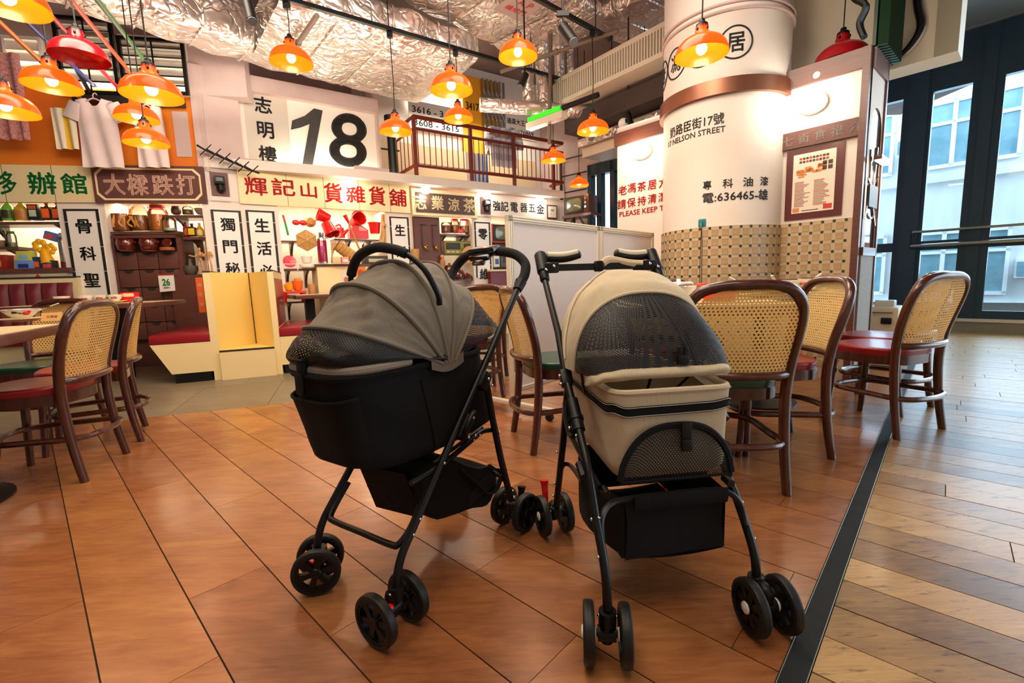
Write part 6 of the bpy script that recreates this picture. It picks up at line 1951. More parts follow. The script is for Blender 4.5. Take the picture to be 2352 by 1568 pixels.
b = MB(); b.tube(cr([(-.335, .0, .893), (-.34, .02, .905), (-.35, .05, .903), (-.345, .10, .892), (-.335, .14, .888)], 5), .013, 8); b.build('carry_strap', M['beigefab'], BS, boxuv=True)
b = MB(); b.rbox((-.34, -.012, .885), (.04, .022, .035), .005); b.build('strap_loop', M['blackfab'], BS, boxuv=True)
b = MB(); b.rbox((-.34, .128, .876), (.035, .03, .02), .005); b.build('strap_loop', M['blackfab'], BS, boxuv=True)
# basket
SB = [(.362, -.26, .138, .138), (.37, -.275, .146, .146), (.40, -.285, .149, .149), (.48, -.31, .152, .152), (.572, -.335, .155, .157)]
def sec2(z):
    for i in range(len(SB) - 1):
        if z <= SB[i + 1][0]:
            q = (z - SB[i][0]) / (SB[i + 1][0] - SB[i][0])
            return [SB[i][k] + (SB[i + 1][k] - SB[i][k]) * q for k in range(1, 4)]
    return list(SB[-1][1:])
def bin_(u, v, ins=0):
    z = .362 + .21 * v
    x0, x1, h = sec2(z)
    p = plan(x0 + ins, x1 - ins, h - ins, u, 10); p.y += .015
    p.z = z
    d = noise.noise(Vector((p.x * 9, p.y * 9, z * 4))) * .005 * (1 - v)
    return p + Vector((p.x + .09, p.y, 0)).normalized() * d
b = MB(); b.grid(bin_, 96, 12, (1.4, .22), cu=True); b.add([bin_(i / 96, 0) for i in range(96)], [list(range(96))], [(0, 0)] * 96)
b.grid(lambda u, v: bin_(u, 1 - v, .012), 96, 8, (1.4, .22), cu=True)
b.add([bin_(i / 96, .06, .012) for i in range(96)], [list(range(96))], [(0, 0)] * 96)
bk2 = b.build('basket', M['beigefab'], BS, ang=60)
b = MB(); b.tube([bin_(i / 96, 1, .005) + Vector((0, 0, .003)) for i in range(96)], .0085, 8, closed=True); b.build('basket_rim', M['beigefab'], bk2, boxuv=True)
b = MB(); b.grid(lambda u, v: bin_((.31 - .62 * u) % 1, .755 + .125 * v, -.003) + Vector((0, 0, .004 * sin(20 * u))), 60, 2, (.8, .02)); b.build('zip_tape', M['blackfab'], bk2)
b = MB()
for dv in (.768, .868):
    b.tube([bin_((.30 - .60 * i / 60) % 1, dv, -.0045) + Vector((0, 0, .004 * sin(20 * (i / 60)))) for i in range(61)], .0007, 4)
b.build('white_stitching', mat('white_thread', 'cfcabf', .8), bk2)
# black mesh window on the front
def win(u, v):
    y = -.125 + .285 * u; q = 2 * u - 1
    top = .365 + .128 * max(0, 1 - abs(q) ** 2.6) ** .62
    z = .360 + (top - .360) * v
    return Vector((.158 + .012 * sin(pi * v) * sin(pi * u), y, z))
b = MB(); b.grid(win, 30, 12, (.285, .13)); mw = b.build('mesh_window', M['net2'], BS)
b = MB(); b.tube([win(i / 40, 1) + Vector((.003, 0, 0)) for i in range(41)], .006, 6, sq=(1, 1.5)); b.tube([win(i / 20, 0) + Vector((.003, 0, 0)) for i in range(21)], .004, 6)
b.build('window_binding', M['blackfab'], mw, boxuv=True)
b = MB(); b.rbox((.17, .035, .478), (.008, .026, .05), .003); b.rbox((.174, .034, .447), (.012, .028, .03), .005); b.build('window_buckle', M['black'], mw)
# canopy
H2 = (-.0, .19, .605)
B2 = [(.010, .806), (-.05, .852), (-.13, .869), (-.22, .845), (-.29, .775)]
pol2 = [(atan2(z - H2[2], x - H2[0]), hypot(x - H2[0], z - H2[2])) for x, z in B2]
def bow2(k, v, sag=0):
    i = min(int(k), 3); q = k - i
    a = pol2[i][0] + (pol2[i + 1][0] - pol2[i][0]) * q
    r = pol2[i][1] + (pol2[i + 1][1] - pol2[i][1]) * q
    t = pi * v
    s_ = max(sin(t), 0) ** (2 / 2.35)
    r0 = r * s_ - sag * sin(t) ** .6
    wy = H2[1] + .012 * sin(pi * min(k / 4, 1))
    x = H2[0] + r0 * cos(a) - .022 * k * (1 - s_)
    return Vector((x, -wy * sgnp(cos(t), 2 / 2.35), H2[2] + r0 * sin(a)))
def cloth2(u, v):
    p = bow2(4 * u, v, 0)
    w = noise.noise(Vector((u * 5, v * 7, 4.3))) * .010 + noise.noise(Vector((u * 12, v * 20, 9))) * .003
    return p + (p - Vector((-.1, 0, .6))).normalized() * w * sin(pi * v) ** .4 * sin(pi * u) ** .3
b = MB(); b.grid(cloth2, 32, 56, (.45, .8)); c2 = b.build('canopy', M['beigefab'], BS, ang=180)
b = MB(); b.tube([cloth2(0, j / 56) for j in range(57)], .005, 7); b.tube([cloth2(.97, j / 56) for j in range(57)], .003, 6)
b.build('canopy_edge', M['beigefab'], c2, boxuv=True)
b = MB(); b.tube([cloth2(.45, .02 + .4 * j / 30) + Vector((0, -.003, .002)) for j in range(31)], .0028, 6); b.build('canopy_seam', mat('cream_piping', 'e4dac4', .6), c2)
# raised front lid band and the net that hangs between it and the canopy
def lid(v, dz=0):
    t = pi * v
    return Vector((.0 + .128 * max(sin(t), 0) ** (2 / 6), -.182 * sgnp(cos(t), 2 / 6) + .006, .600 + .022 * sin(t) + .012 * v + dz))
def lidband(u, v):
    p = lid(.02 + .96 * v); q = lid(.02 + .96 * v, -.026)
    o = p.lerp(q, u)
    return o + Vector((.012 * sin(pi * u), 0, .004 * noise.noise(Vector((v * 8, u, 0)))))
b = MB(); b.grid(lidband, 6, 60, (.03, .6)); b.grid(lambda u, v: lidband(1 - u, v) - Vector((.012, 0, 0)), 6, 60, (.03, .6)); ld = b.build('lid_band', M['beigefab'], BS, ang=70)
b = MB(); b.grid(lambda u, v: Vector((-.03 + .15 * u, .12 + .06 * v, .597 - .03 * u - .012 * sin(pi * v))), 8, 6, (.15, .1)); b.build('folded_lining', M['beigefab'], ld)
def net3(u, v):
    p, q = bow2(0, v), lid(.02 + .96 * v)
    o = p.lerp(q, u)
    return o + Vector((.022 * sin(pi * u) * sin(pi * v), .006 * -cos(pi * v) * sin(pi * u), .008 * sin(pi * u) * sin(pi * v) ** 2))
b = MB(); b.grid(net3, 16, 56, (.235, .64)); b.build('front_net', M['net'], BS, ang=180)
b = MB(); b.rbox((.128, .045, .645), (.012, .03, .022), .004); b.box((.126, .038, .664), (.006, .006, .02)); b.box((.126, .052, .664), (.006, .006, .02)); b.build('lid_buckle', M['black'], BS)
def net4(u, v):
    p = bow2(4, v); t = pi * v
    q = Vector((-.10 - .25 * max(sin(t), 0) ** .35, -.17 * sgnp(cos(t), .35), .60))
    return p.lerp(q, u)
b = MB(); b.grid(net4, 14, 40, (.2, .7)); b.build('rear_net', M['finenet'], BS, ang=180)
# inner frame, lower struts, lower basket
b = MB(); b.tube(cr([(-.02, -.165, .59), (-.10, -.12, .50), (-.12, 0, .47), (-.10, .12, .50), (-.02, .165, .59)], 5), .004, 6); b.tube([(-.02, .04, .60), (-.08, .01, .40)], .004, 6)
b.build('inner_frame', M['blackmetal'], BS)
for sg in (1, -1):
    yy = Y2 * sg
    b = MB(); b.tube([(-.13, yy * .95, .42), (.0, yy * .93, .39), (.14, yy * .86, .345)], .007, 8, sq=(1, 1))
    b.tube(cr([(-.17, yy * .98, .25), (-.15, yy * .95, .285), (-.1, yy * .9, .30), (.02, yy * .9, .305)], 4), .0065, 8)
    b.build('side_strut', M['blackmetal'], BS)
    b = MB(); b.cyl((.135, yy * .80, .338), (.165, yy * .80, .335), .010, 10); b.build('strut_end', M['black'], BS); b = MB(); b.cyl((.05, yy * .98, .37), (.09, yy * .98, .35), .012, 8); b.build('strut_end', M['black'], BS)
b = MB(); b.tube(cr([(.205, -Y2 + .012, .24), (.185, -.18, .285), (.165, -.155, .308), (.152, -.11, .313), (.15, 0, .315), (.152, .12, .316), (.158, .155, .31), (.17, .178, .285), (.182, Y2 - .012, .235)], 5), .008, 8)
b.build('basket_bar', M['blackmetal'], BS)
b = MB()
b.grid(lambda u, v: Vector((.157 - .004 * sin(pi * v), -.112 + .262 * u + .008 * sin(pi * v) * (1 - 2 * u), .318 - .15 * v - .01 * (1 - u))), 12, 8, (.26, .15))
b.grid(lambda u, v: Vector((.155 - .38 * u, -.112 - .05 * sin(pi * u), .165 + .15 * v)), 8, 6, (.38, .15))
b.grid(lambda u, v: Vector((.155 - .38 * u, .150 + .01 * sin(pi * u), .165 + .15 * v)), 8, 6, (.38, .15))
b.grid(lambda u, v: Vector((.155 - .38 * u, -.12 + .27 * v, .163 - .01 * sin(pi * v))), 8, 6, (.38, .27))
b.grid(lambda u, v: Vector((-.225, -.12 + .27 * v, .163 + .15 * u)), 6, 6, (.15, .27))
lb = b.build('under_basket', M['blackfab'], BS, ang=60)
b = MB(); b.grid(lambda u, v: Vector((.163 + .004 * sin(pi * u), -.09 + .24 * v, .326 - .038 * u)), 4, 10, (.04, .25)); b.build('basket_fold', M['blackfab'], lb)
wl = lambda *px: to_local(BS, [onz(u, v) for u, v in px])
wheel_pair(BS, wl((1353, 1512), (1436, 1519)), .13, cap=1, fork_top=(.276, -Y2, .13), spokes=8)
wheel_pair(BS, wl((1722, 1452), (1793, 1444)), .13, cap=1, lock=(-.02, -.02, .01), fork_top=(.216, Y2, .125), spokes=8)
rp = wl((1247, 1226), (1297, 1216))
wheel_pair(BS, rp, .12, cap=1, brake=((-.035, -.018, .02), 'red', .075), fork_top=(-.225, -Y2, .115), spokes=8)
wheel_pair(BS, [Vector((p.x, p.y + 2 * Y2, 0)) for p in rp], .12, cap=1, brake=((-.035, .018, .02), 'red', .075), fork_top=(-.225, Y2, .115), spokes=8)
# ================================================================ COLUMN AND PARTITION LETTERING, WALL LAMPS
def col_text(name, items, m, off, bold=.02, t=.001):
    for (txt, (u0, v0), (u1, v1), hp) in items:
        b = MB()
        x0, z0 = colpix(u0, v0); x1, z1 = colpix(u1, v1); z0 = z1
        hz_ = abs(colpix((u0 + u1) / 2, (v0 + v1) / 2 - hp / 2)[1] - colpix((u0 + u1) / 2, (v0 + v1) / 2 + hp / 2)[1])
        for ox, oz in ((0, 0), (bold * .6, 0), (-bold * .6, 0), (0, bold * .6), (0, -bold * .6)):
            vs, fs = glyphs(txt, 0)
            b.add([wrap((x0 + x1) / 2 + p[0] * (x1 - x0) + ox * hz_, -off - p[2] * t, (z0 + z1) / 2 + p[1] * hz_ + oz * hz_) for p in vs], fs)
        b.build(name, m, col, smooth=False)
col_text('lettering', [('奶路臣街17號', (1540, 292), (1663, 270), 25), ('17 NELSON STREET', (1536, 312), (1666, 295), 13)], M['blackink'], .002)
col_text('lettering', [('專', (1615, 424), (1634, 424), 20), ('科', (1660, 421), (1683, 420), 21), ('油', (1707, 418), (1729, 417), 21), ('漆', (1746, 416), (1764, 416), 20), ('電:636465-雄', (1614, 453), (1763, 447), 24)], M['blackink'], .002)
lg = [(1690, 97, '居'), (1613, 112, '茶'), (1553, 145, '馮'), (1524, 170, '老')]
x0, z0 = colpix(1690, 97)
rr = abs(colpix(1690, 60)[1] - colpix(1690, 135)[1]) / 2
dx_ = colpix(1690, 97)[0] - colpix(1553, 145)[0]
b = MB(); b2 = MB()
for i, ch_ in enumerate('居茶馮老'):
    cx = x0 - dx_ / 2 * i
    b.tube([wrap(cx + rr * cos(q), -.005, z0 + rr * sin(q)) for q in [2 * pi * j / 40 for j in range(40)]], .0065, 6, closed=True)
    vs, fs = glyphs(ch_, 0)
    for ox, oz in ((0, 0), (.01, 0), (-.01, 0), (0, .01), (0, -.01)):
        b2.add([wrap(cx + (p[0] * 1.05 + ox * 2) * rr, -.006 - p[2] * .001, z0 + (p[1] * 1.15 + oz * 2) * rr) for p in vs], fs)
b.build('logo_ring', M['blackink'], col); b2.build('logo_lettering', M['blackink'], col, smooth=False)
# hook with a hanging cord
x_, z_ = colpix(1613, 512)
o = thing('wall_hook', 'blue square adhesive hook with a thin cord hanging down the column tiles', 'hook', wrap(x_, -.006, z_), x_ / CR + atan2(-CO.y, -CO.x) + pi / 2)
MB().rbox((0, 0, 0), (.058, .004, .062), .002).build('blue_plate', mat('blue_plate', '1c7f8e', .3), o)
MB().tube(cr([(0, -.004, .012), (0, -.016, -.0), (0, -.018, -.03), (0, -.01, -.04)], 4), .004, 6).build('hook', M['chrome'], o)
b = MB()
for dx in (-.006, .006):
    b.tube([(0, -.012, -.035), (dx, -.008, -.16), (dx * 1.3, -.008, -.55)], .0022, 5)
b.build('cord', M['darktrim'], o)
# red notice on the far right wall
def pw_th(name, label, cat, px, off):
    return PW.th(name, label, cat, *px, off)
o = thing('wall_notice', 'red painted notice in two scripts on the white wall left of the column', 'notice', PW.at(PW.sz(1470, 455)[0], .002, PW.sz(1470, 495)[1]), PW.a)
its = [(c, u, v, 19, 21) for c, u, v in (('老', 1430, 437), ('馮', 1451, 432), ('茶', 1474, 428), ('居', 1498, 424), ('方', 1523, 420), ('請', 1428, 469), ('保', 1450, 465), ('持', 1474, 461), ('清', 1498, 456), ('潔', 1522, 452))] + [('PLEASE KEEP TIDY', 1485, 483, 130, 12)]
ltr(o, PW, None, its, M['redink'], .003, .012)
def bulkhead(label, px, W, e):
    o, w, h = W.th('bulkhead_lamp', label, 'lamp', *px, .0)
    w *= .9; h *= .85
    b = MB(); b.grid(lambda u, v: Vector((w * .5 * cos(2 * pi * u) * cos(v * pi / 2) ** .5, -.02 - .075 * sin(v * pi / 2) ** .8, h * .5 + h * .5 * sgnp(sin(2 * pi * u), .8) * cos(v * pi / 2) ** .5)), 28, 8, cu=True)
    b.build('diffuser', M['globe'], o)
    b = MB(); b.lathe([(1e-5, 0), (.52, 0), (.52, .03), (.44, .032)], 28, (0, 0, h * .5), Matrix.Rotation(pi / 2, 3, 'X') @ Matrix.Diagonal((w, h, 1)).to_3x3()); b.build('base', M['white'], o)
    lamp('bulkhead_light', 'POINT', o.matrix_world.translation + W.n * .22 + Vector((0, 0, h * .5)) if False else W.at((Vector(o.location) - W.p).dot(W.d), .2, o.location.z + h * .5), e, (1, .9, .72), .07)
    return o
bulkhead('lit oval bulkhead lamp on the white partition above the brown sign', (1834, 208, 1906, 262), PW, 4.5)
bulkhead('lit oval bulkhead lamp above the red notice', (1455, 327, 1500, 366), PW, 4.5)
o, w, h = pw_th('menu_sign', 'brown sign strip with grey brush characters on the partition', 'sign', (1782, 289, 1982, 329), .03)
MB().box2((-w / 2, 0, 0), (w / 2, .03, h)).build('board', M['signbrown'], o, smooth=False)
n_ = 5
lettering(o, [(c, -w * .34 + w * .76 * i / 4, h * .5, w * .13, h * .55) for i, c in enumerate('七街食推介')], M['greyink'], y=-.001, bold=.012)
o, w, h = pw_th('menu_poster', 'dark red framed menu poster full of small print on the partition', 'poster', (1805, 337, 1936, 500), .012)
b = MB(); b.box2((-w / 2, 0, 0), (w / 2, .03, h)); b.build('frame', mat('dark_red_frame', '5c1c1a', .35, coat=.3), o, smooth=False)
pw_, ph_ = w * .74, h * .84
MB().box2((-pw_ / 2, -.003, h * .09), (pw_ / 2, .0, h * .09 + ph_)).build('paper', mat('cream_print_paper', 'f2e2cf', .5), o, smooth=False)
rg = random.Random(11)
lines = {'dark_print': ('4a352c', MB()), 'red_print': ('c8402a', MB()), 'orange_print': ('dd8a4a', MB()), 'grey_print': ('8f7c6c', MB())}
def pr(k_, x, z, ww, hh):
    lines[k_][1].box2((pw_ * (x - .5), -.0045, h * .09 + ph_ * z), (pw_ * (x + ww - .5), -.003, h * .09 + ph_ * (z + hh)))
for r_ in range(2):
    for i in range(9):
        pr(('dark_print', 'red_print')[(i + r_) % 3 == 0], .15 + i * .078, .90 - r_ * .055, .06, .035)
for i in range(16):
    pr('orange_print', rg.uniform(.04, .6), rg.uniform(.60, .74), rg.uniform(.08, .22), rg.uniform(.02, .07))
for x in (.70, .83):
    for z in (.68, .76):
        pr('dark_print', x, z, .10, .065)
for i in range(18):
    z = .52 - i * .024
    pr('grey_print' if i % 3 else 'red_print', .06, z, rg.uniform(.2, .38), .011)
    pr('grey_print' if i % 4 else 'red_print', .52, z, rg.uniform(.2, .38), .011)
pr('orange_print', .03, .02, .16, .07); pr('red_print', .76, .03, .2, .08); pr('dark_print', .25, .03, .4, .012)
for k_, (c_, mb) in lines.items():
    mb.build(k_, mat(k_, c_, .5), o, smooth=False)['kind'] = 'stuff'
o, w, h = pw_th('screw_cover', 'round pale screw cover in the timber beam above the sign', 'cover', (1867, 163, 1884, 181), .031)
MB().lathe([(1e-5, -.006), (w * .4, -.004), (w * .5, 0)], 18, (0, 0, h / 2), Matrix.Rotation(pi / 2, 3, 'X')).build('cap', M['pink_wall'], o)
# glazed fretwork return behind the end post
RW = thing('fretwork_panel', 'brown framed return panel with an arched dark opening behind the partition post', 'panel', PW.at(.045, -.02, 0), PW.a + radians(90))
# local x runs away from the room, y towards the partition
zt2, zl = zb1 + .0, PW.sz(1985, 570)[1]
Dp = .42
b = MB(); b.box2((-.0, -.02, zt2 - .14), (Dp, .02, zt2)); b.box2((Dp - .04, -.02, .1), (Dp, .02, zt2)); b.box2((0, -.02, zl - .05), (Dp, .02, zl + .01))
b.build('frame', M['brownwood'], RW, smooth=False)
b = MB(); n_ = 16
arc_ = [(Dp * .12, zl + .05)] + [(Dp * .5 - Dp * .38 * cos(pi * i / n_), zl + (zt2 - zl) * .62 + .16 * sin(pi * i / n_)) for i in range(n_ + 1)] + [(Dp * .88, zl + .05)]
outer = [(0, zl), (0, zt2 - .14), (Dp, zt2 - .14), (Dp, zl)]
top = [(0, zl)] + [(0, zt2 - .14)]
for i in range(n_):
    a, c = arc_[1 + i], arc_[2 + i]
    b.add([(a[0], -.006, a[1]), (c[0], -.006, c[1]), (c[0], -.006, zt2 - .14), (a[0], -.006, zt2 - .14)], [(0, 1, 2, 3)])
b.add([(0, -.006, zl), (Dp * .12, -.006, zl), (Dp * .12, -.006, zt2 - .14), (0, -.006, zt2 - .14)], [(0, 1, 2, 3)])
b.add([(Dp * .88, -.006, zl), (Dp, -.006, zl), (Dp, -.006, zt2 - .14), (Dp * .88, -.006, zt2 - .14)], [(0, 1, 2, 3)])
b.build('white_spandrel', M['white_wall'], RW, smooth=False)
b = MB(); b.add([(x, .002, z) for x, z in arc_], [list(range(len(arc_)))]); b.build('dark_glass', mat('dark_glass', '1a2026', .08, coat=.5), RW, smooth=False)
b = MB()
for pts in ([(.1, .2), (.3, .5), (.25, .8)], [(.9, .15), (.6, .4), (.7, .85)], [(.15, .55), (.5, .5), (.85, .6)], [(.3, .25), (.6, .22), (.85, .3)]):
    b.tube(cr([(Dp * x, -.004, zl + .05 + (zt2 - zl) * .6 * z) for x, z in pts], 4), .008, 5)
b.build('fretwork', M['chrome'], RW)
b = MB(); b.rbox((Dp * .55, -.05, zl + (zt2 - zl) * .47), (Dp * .7, .05, .035), .008); b.build('picture_light', M['brownwood'], RW)
b = MB(); b.box((Dp * .55, -.05, zl + (zt2 - zl) * .47 - .02), (Dp * .64, .04, .008)); b.build('lit_diffuser', M['globe'], RW, smooth=False)
lamp('panel_light', 'POINT', PW.at(.25, -.3, zl + (zt2 - zl) * .40), 3, (1, .85, .6), .04)
b = MB(); b.box((Dp * .5, -.012, zl + (zt2 - zl) * .28), (Dp * .6, .012, .16)); b.build('grey_plaque', mat('plaque_grey', '5b5756', .5), RW, smooth=False)
b = MB(); b.box2((0, -.01, .1), (Dp - .04, .01, zl - .05)); b.build('woven_panel', mat('grey_woven_panel', '8d8a86', .8, c2='a9a49c', vs=40, stretch=(1, 1, 8)), RW, smooth=False)
MB().box2((0, -.03, 0), (Dp, .02, .1)).build('plinth', M['brownwood'], RW, smooth=False)
# green slats and black bracket above
o = thing('green_louvre', 'dark green slatted louvre rising above the partition post', 'louvre', PW.at(.07, -.02, zb1), PW.a + radians(90))
for i in range(9):
    MB().box((.02 + i * .055, -.02, .65), (.028, .06, 1.3), .4).build('slat', M['dkgreen'], o, smooth=False)
MB().box2((-.02, .01, 0), (.52, .03, 1.3)).build('back', M['dkgreen'], o, smooth=False)
o = thing('scroll_bracket', 'black scrolled iron bracket beside the green slats at the top', 'bracket', PW.at(-.06, .04, zb1 + .06), PW.a)
MB().tube(cr([(.06, 0, 0), (.03, 0, .1), (.06, 0, .2), (-.02, 0, .3), (.02, 0, .42), (-.08, 0, .52), (-.06, 0, .7), (-.18, 0, .9)], 5), .03, 8, sq=(.7, 1.3)).build('scroll', M['black'], o)
# beige cabinet at the foot of the return
o = thing('beige_cabinet', 'beige rounded cabinet with a black handle behind the partition', 'cabinet', onz(1985, 838), PW.a)
MB().rbox((0, .16, .26), (.42, .3, .52), .03).build('body', mat('beige_shell', 'dccbaa', .4), o)
MB().rbox((.13, .0, .40), (.075, .02, .055), .01).build('black_handle', M['black'], o)
MB().rbox((-.02, .0, .47), (.38, .01, .006), .002).build('seam', M['darktrim'], o)
MB().rbox((.1, .1, .545), (.14, .1, .06), .012).build('top_unit', mat('pale_grey_plastic', 'cfd3d2', .3), o)

# ================================================================ FREE-STANDING SCREEN
SW = Wall(tuple(onz(1178, 950).xy), 48)
zs_ = SW.sz(1160, 493)[1]
l1 = SW.sz(1374, 560)[0]; l2 = SW.sz(1498, 570)[0] - l1
def screen(label, s0, s1):
    o = thing('office_screen', label, 'screen', SW.at((s0 + s1) / 2, 0, 0), SW.a, 'folding white screens')
    w = s1 - s0; z0 = .14; z1 = zs_
    MB().box2((-w / 2 + .02, -.008, z0), (w / 2 - .02, .008, z1 - .02)).build('panel', M['screen_panel'], o, smooth=False)
    for nm, a, c in (('left_post', (-w / 2, -.018, .05), (-w / 2 + .042, .018, z1)), ('right_post', (w / 2 - .042, -.018, .05), (w / 2, .018, z1)), ('top_rail', (-w / 2, -.018, z1 - .042), (w / 2, .018, z1)), ('bottom_rail', (-w / 2, -.016, z0 - .01), (w / 2, .016, z0 + .028))):
        p = MB().rbox([(a[i] + c[i]) / 2 for i in range(3)], [c[i] - a[i] for i in range(3)], .005).build(nm, M['beigeplastic'], o)
        b = MB()
        for f in (.3, .7):
            if 'post' in nm:
                x = a[0] + (c[0] - a[0]) * f; b.box2((x - .0012, a[1] - .0008, a[2]), (x + .0012, a[1] + .001, c[2]))
            else:
                z = a[2] + (c[2] - a[2]) * f; b.box2((a[0], a[1] - .0008, z - .0012), (c[0], a[1] + .001, z + .0012))
        b.build('groove', M['darktrim'], p, smooth=False)
    return o, w
o, w = screen('tall grey-white office screen with a beige frame, nearer panel', 0, l1)
MB().rbox((-w / 2 + .03, -.0, .16), (.05, .05, .22), .008).build('foot_bracket', M['beigeplastic'], o)
MB().rbox((-w / 2 + .02, 0, .065), (.036, .62, .026), .005).build('foot_bar', M['beigeplastic'], o)
for sy in (-1, 1):
    c_ = MB(); c_.tube([(-w / 2 + .008, sy * .28, .025), (-w / 2 + .032, sy * .28, .025)], .025, 14); c_.rbox((-w / 2 + .02, sy * .29, .06), (.03, .06, .014), .004); c_.build('caster', M['black'], o)
o, w2 = screen('tall grey-white office screen, farther panel beside the column', l1 + .01, l1 + l2)
MB().rbox((w2 / 2 - .02, 0, .065), (.036, .5, .026), .005).build('foot_bar', M['beigeplastic'], o)

# ================================================================ CANE CHAIRS
def make_chair(label, seatm):
    t = thing('cane_chair', label, 'chair', (0, 0, 0), 0, 'cane-back bentwood dining chairs')
    W_ = M['chairwood']
    bk = [(.186, -.205, 0), (.180, -.178, .18), (.180, -.165, .38), (.190, -.178, .52), (.200, -.202, .62), (.200, -.224, .695), (.184, -.242, .752), (.140, -.255, .789), (.07, -.265, .803), (0, -.268, .804)]
    path = cr(bk + mirror_x(bk[-2::-1]), 4)
    n_ = len(path)
    rs = [.0175 + .003 * min(1, p.z / .3) for p in path]
    b = MB(); k1 = [i for i, p in enumerate(path) if p.z > .30]
    b.tube([path[i] for i in k1], [rs[i] for i in k1], 10); b.build('back_frame', W_, t)
    for rng_ in (range(0, k1[0] + 1), range(k1[-1], n_)):
        b = MB(); b.tube([path[i] for i in rng_], [rs[i] for i in rng_], 10); b.build('leg', W_, t)
    for sg in (-1, 1):
        b = MB(); b.tube(cr([(.165 * sg, .192, 0), (.160 * sg, .178, .2), (.155 * sg, .165, .395)], 4), [.0155, .016, .0165, .017, .0175, .018, .0185, .019, .0195], 10); b.build('leg', W_, t)
    def seat_out(a, sc=1.):
        x = .195 * sgnp(cos(a), .62); y = .195 * sgnp(sin(a), .7) + .015
        x *= 1 - .10 * (y < 0) * min(1, -y / .2)
        return x * sc, y * sc
    A = [2 * pi * i / 40 for i in range(40)]
    b = MB(); b.prism([seat_out(a) for a in A], .362, .408); b.build('seat_frame', W_, t, ang=50)
    b = MB()
    def cush(u, v):
        a = 2 * pi * u; q = v
        s_ = 1.0 if q < .35 else (1.0 - ((q - .35) / .65) ** 2.2)
        z = .408 + .034 * min(1, q / .4) ** .5 + (.012 * (q - .35) if q > .35 else 0)
        x, y = seat_out(a, .97 * (1 + .02 * sin(pi * min(q / .4, 1))) * max(s_, .001))
        return Vector((x, y, z))
    b.grid(cush, 40, 14, cu=True); b.build('seat_cushion', seatm, t, ang=180)
    b = MB(); b.tube(cr([(.178, -.172, .465), (.14, -.205, .466), (.07, -.225, .466), (0, -.231, .466), (-.07, -.225, .466), (-.14, -.205, .466), (-.178, -.172, .465)], 4), .0165, 10); b.build('back_rail', W_, t)
    def cane(u, v):
        z = .474 + (.795 - .474) * v
        hw = (.172 + .016 * min(1, (z - .474) / .17)) if z < .655 else .188 * max(.12, (1 - ((z - .655) / .146) ** 2.4)) ** .5
        x = hw * (2 * u - 1)
        yb = -.178 - (.092) * max(0, (z - .50) / .30) ** 1.05 if z > .5 else -.176
        bulge = .05 * (1 - min(1, abs(x) / .188) ** 2) * (1 - .75 * v)
        return Vector((x, yb - bulge, z))
    b = MB(); b.grid(cane, 20, 20, (.344, .321)); b.build('cane_panel', M['cane'], t, ang=180)
    ring = cr([(.152, .10, .2), (.165, -.05, .2), (.172, -.16, .2), (.13, -.225, .2), (0, -.25, .2), (-.13, -.225, .2), (-.172, -.16, .2), (-.165, -.05, .2), (-.152, .10, .2), (-.10, .165, .2), (0, .18, .2), (.10, .165, .2)], 4, closed=True)
    b = MB(); b.tube(ring, .0140, 8, closed=True); b.build('stretcher', W_, t)
    return t
def mirror_x(pts):
    return [(-p[0], p[1], p[2]) for p in pts]
GRP = 'cane-back bentwood dining chairs'
def chair_at(src, label, leg, side, face, first=False):
    """leg: floor point of one rear leg; side: +1 if it is the chair's right one; face: facing direction"""
    fx, fy = face; l_ = hypot(fx, fy); fx, fy = fx / l_, fy / l_
    rz = atan2(-fx, fy)
    lx, ly = .186 * side, -.205
    cx = leg[0] - (lx * cos(rz) - ly * sin(rz)); cy = leg[1] - (lx * sin(rz) + ly * cos(rz))
    if first:
        src.location = (cx, cy, 0); src.rotation_euler = (0, 0, rz); src['label'] = label
        return src
    return dup(src, label, (cx, cy, 0), rz, GRP)
RC = make_chair('x', M['redvinyl']); GC_ = make_chair('x', M['greenvinyl'])
p = onz(1807, 1136)
chair_at(GC_, 'green seated cane chair right behind the beige stroller, its back to the viewer', p, 1, (.16, .98), True)
p = onz(1910, 1053); chair_at(RC, 'red seated cane chair seen from behind, between the green one and the strip', p, -1, (-.995, .10), True)
p = onz(2060, 1009); chair_at(RC, 'cane chair with a red seat standing across the black floor strip', p, -1, (-.35, .93))
p = onz(2067, 956); chair_at(RC, 'cane chair with a red seat mostly hidden behind the chair on the strip', p, -1, (-.45, .89))
p = onz(1225, 1044); chair_at(GC_, 'green seated cane chair before the white screen, left of the beige stroller', p, 1, (.97, .25))
p = Vector((1.30, 3.42, 0)); chair_at(RC, 'cane chair beyond the right tables, only its rounded top showing before the column tiles', (1.42, 3.62), -1, (.3, -.95))
chair_at(RC, 'cane chair beyond the right table, one brown corner showing behind the beige canopy', (.72, 2.80), 1, (.1, -.99))
p = onz(195, 1106); chair_at(RC, 'cane chair with a red seat nearest the viewer at the left table', p, -1, (-.96, -.28))
p = onz(325, 1013); chair_at(RC, 'cane chair with a red seat seen edge-on, second from the front at the left', p, -1, (-.817, -.576))
chair_at(GC_, 'cane chair with a green seat facing the viewer at the left edge', (-2.74, 3.0), -1, (.10, -.99))
p = onz(1157, 911); chair_at(RC, 'cane chair with a red seat standing behind the white screen post', p, 1, (-.55, .84))
chair_at(GC_, 'cane chair with a green seat farther behind the grey stroller handle', (-.42, 4.12), 1, (-.2, -.98))

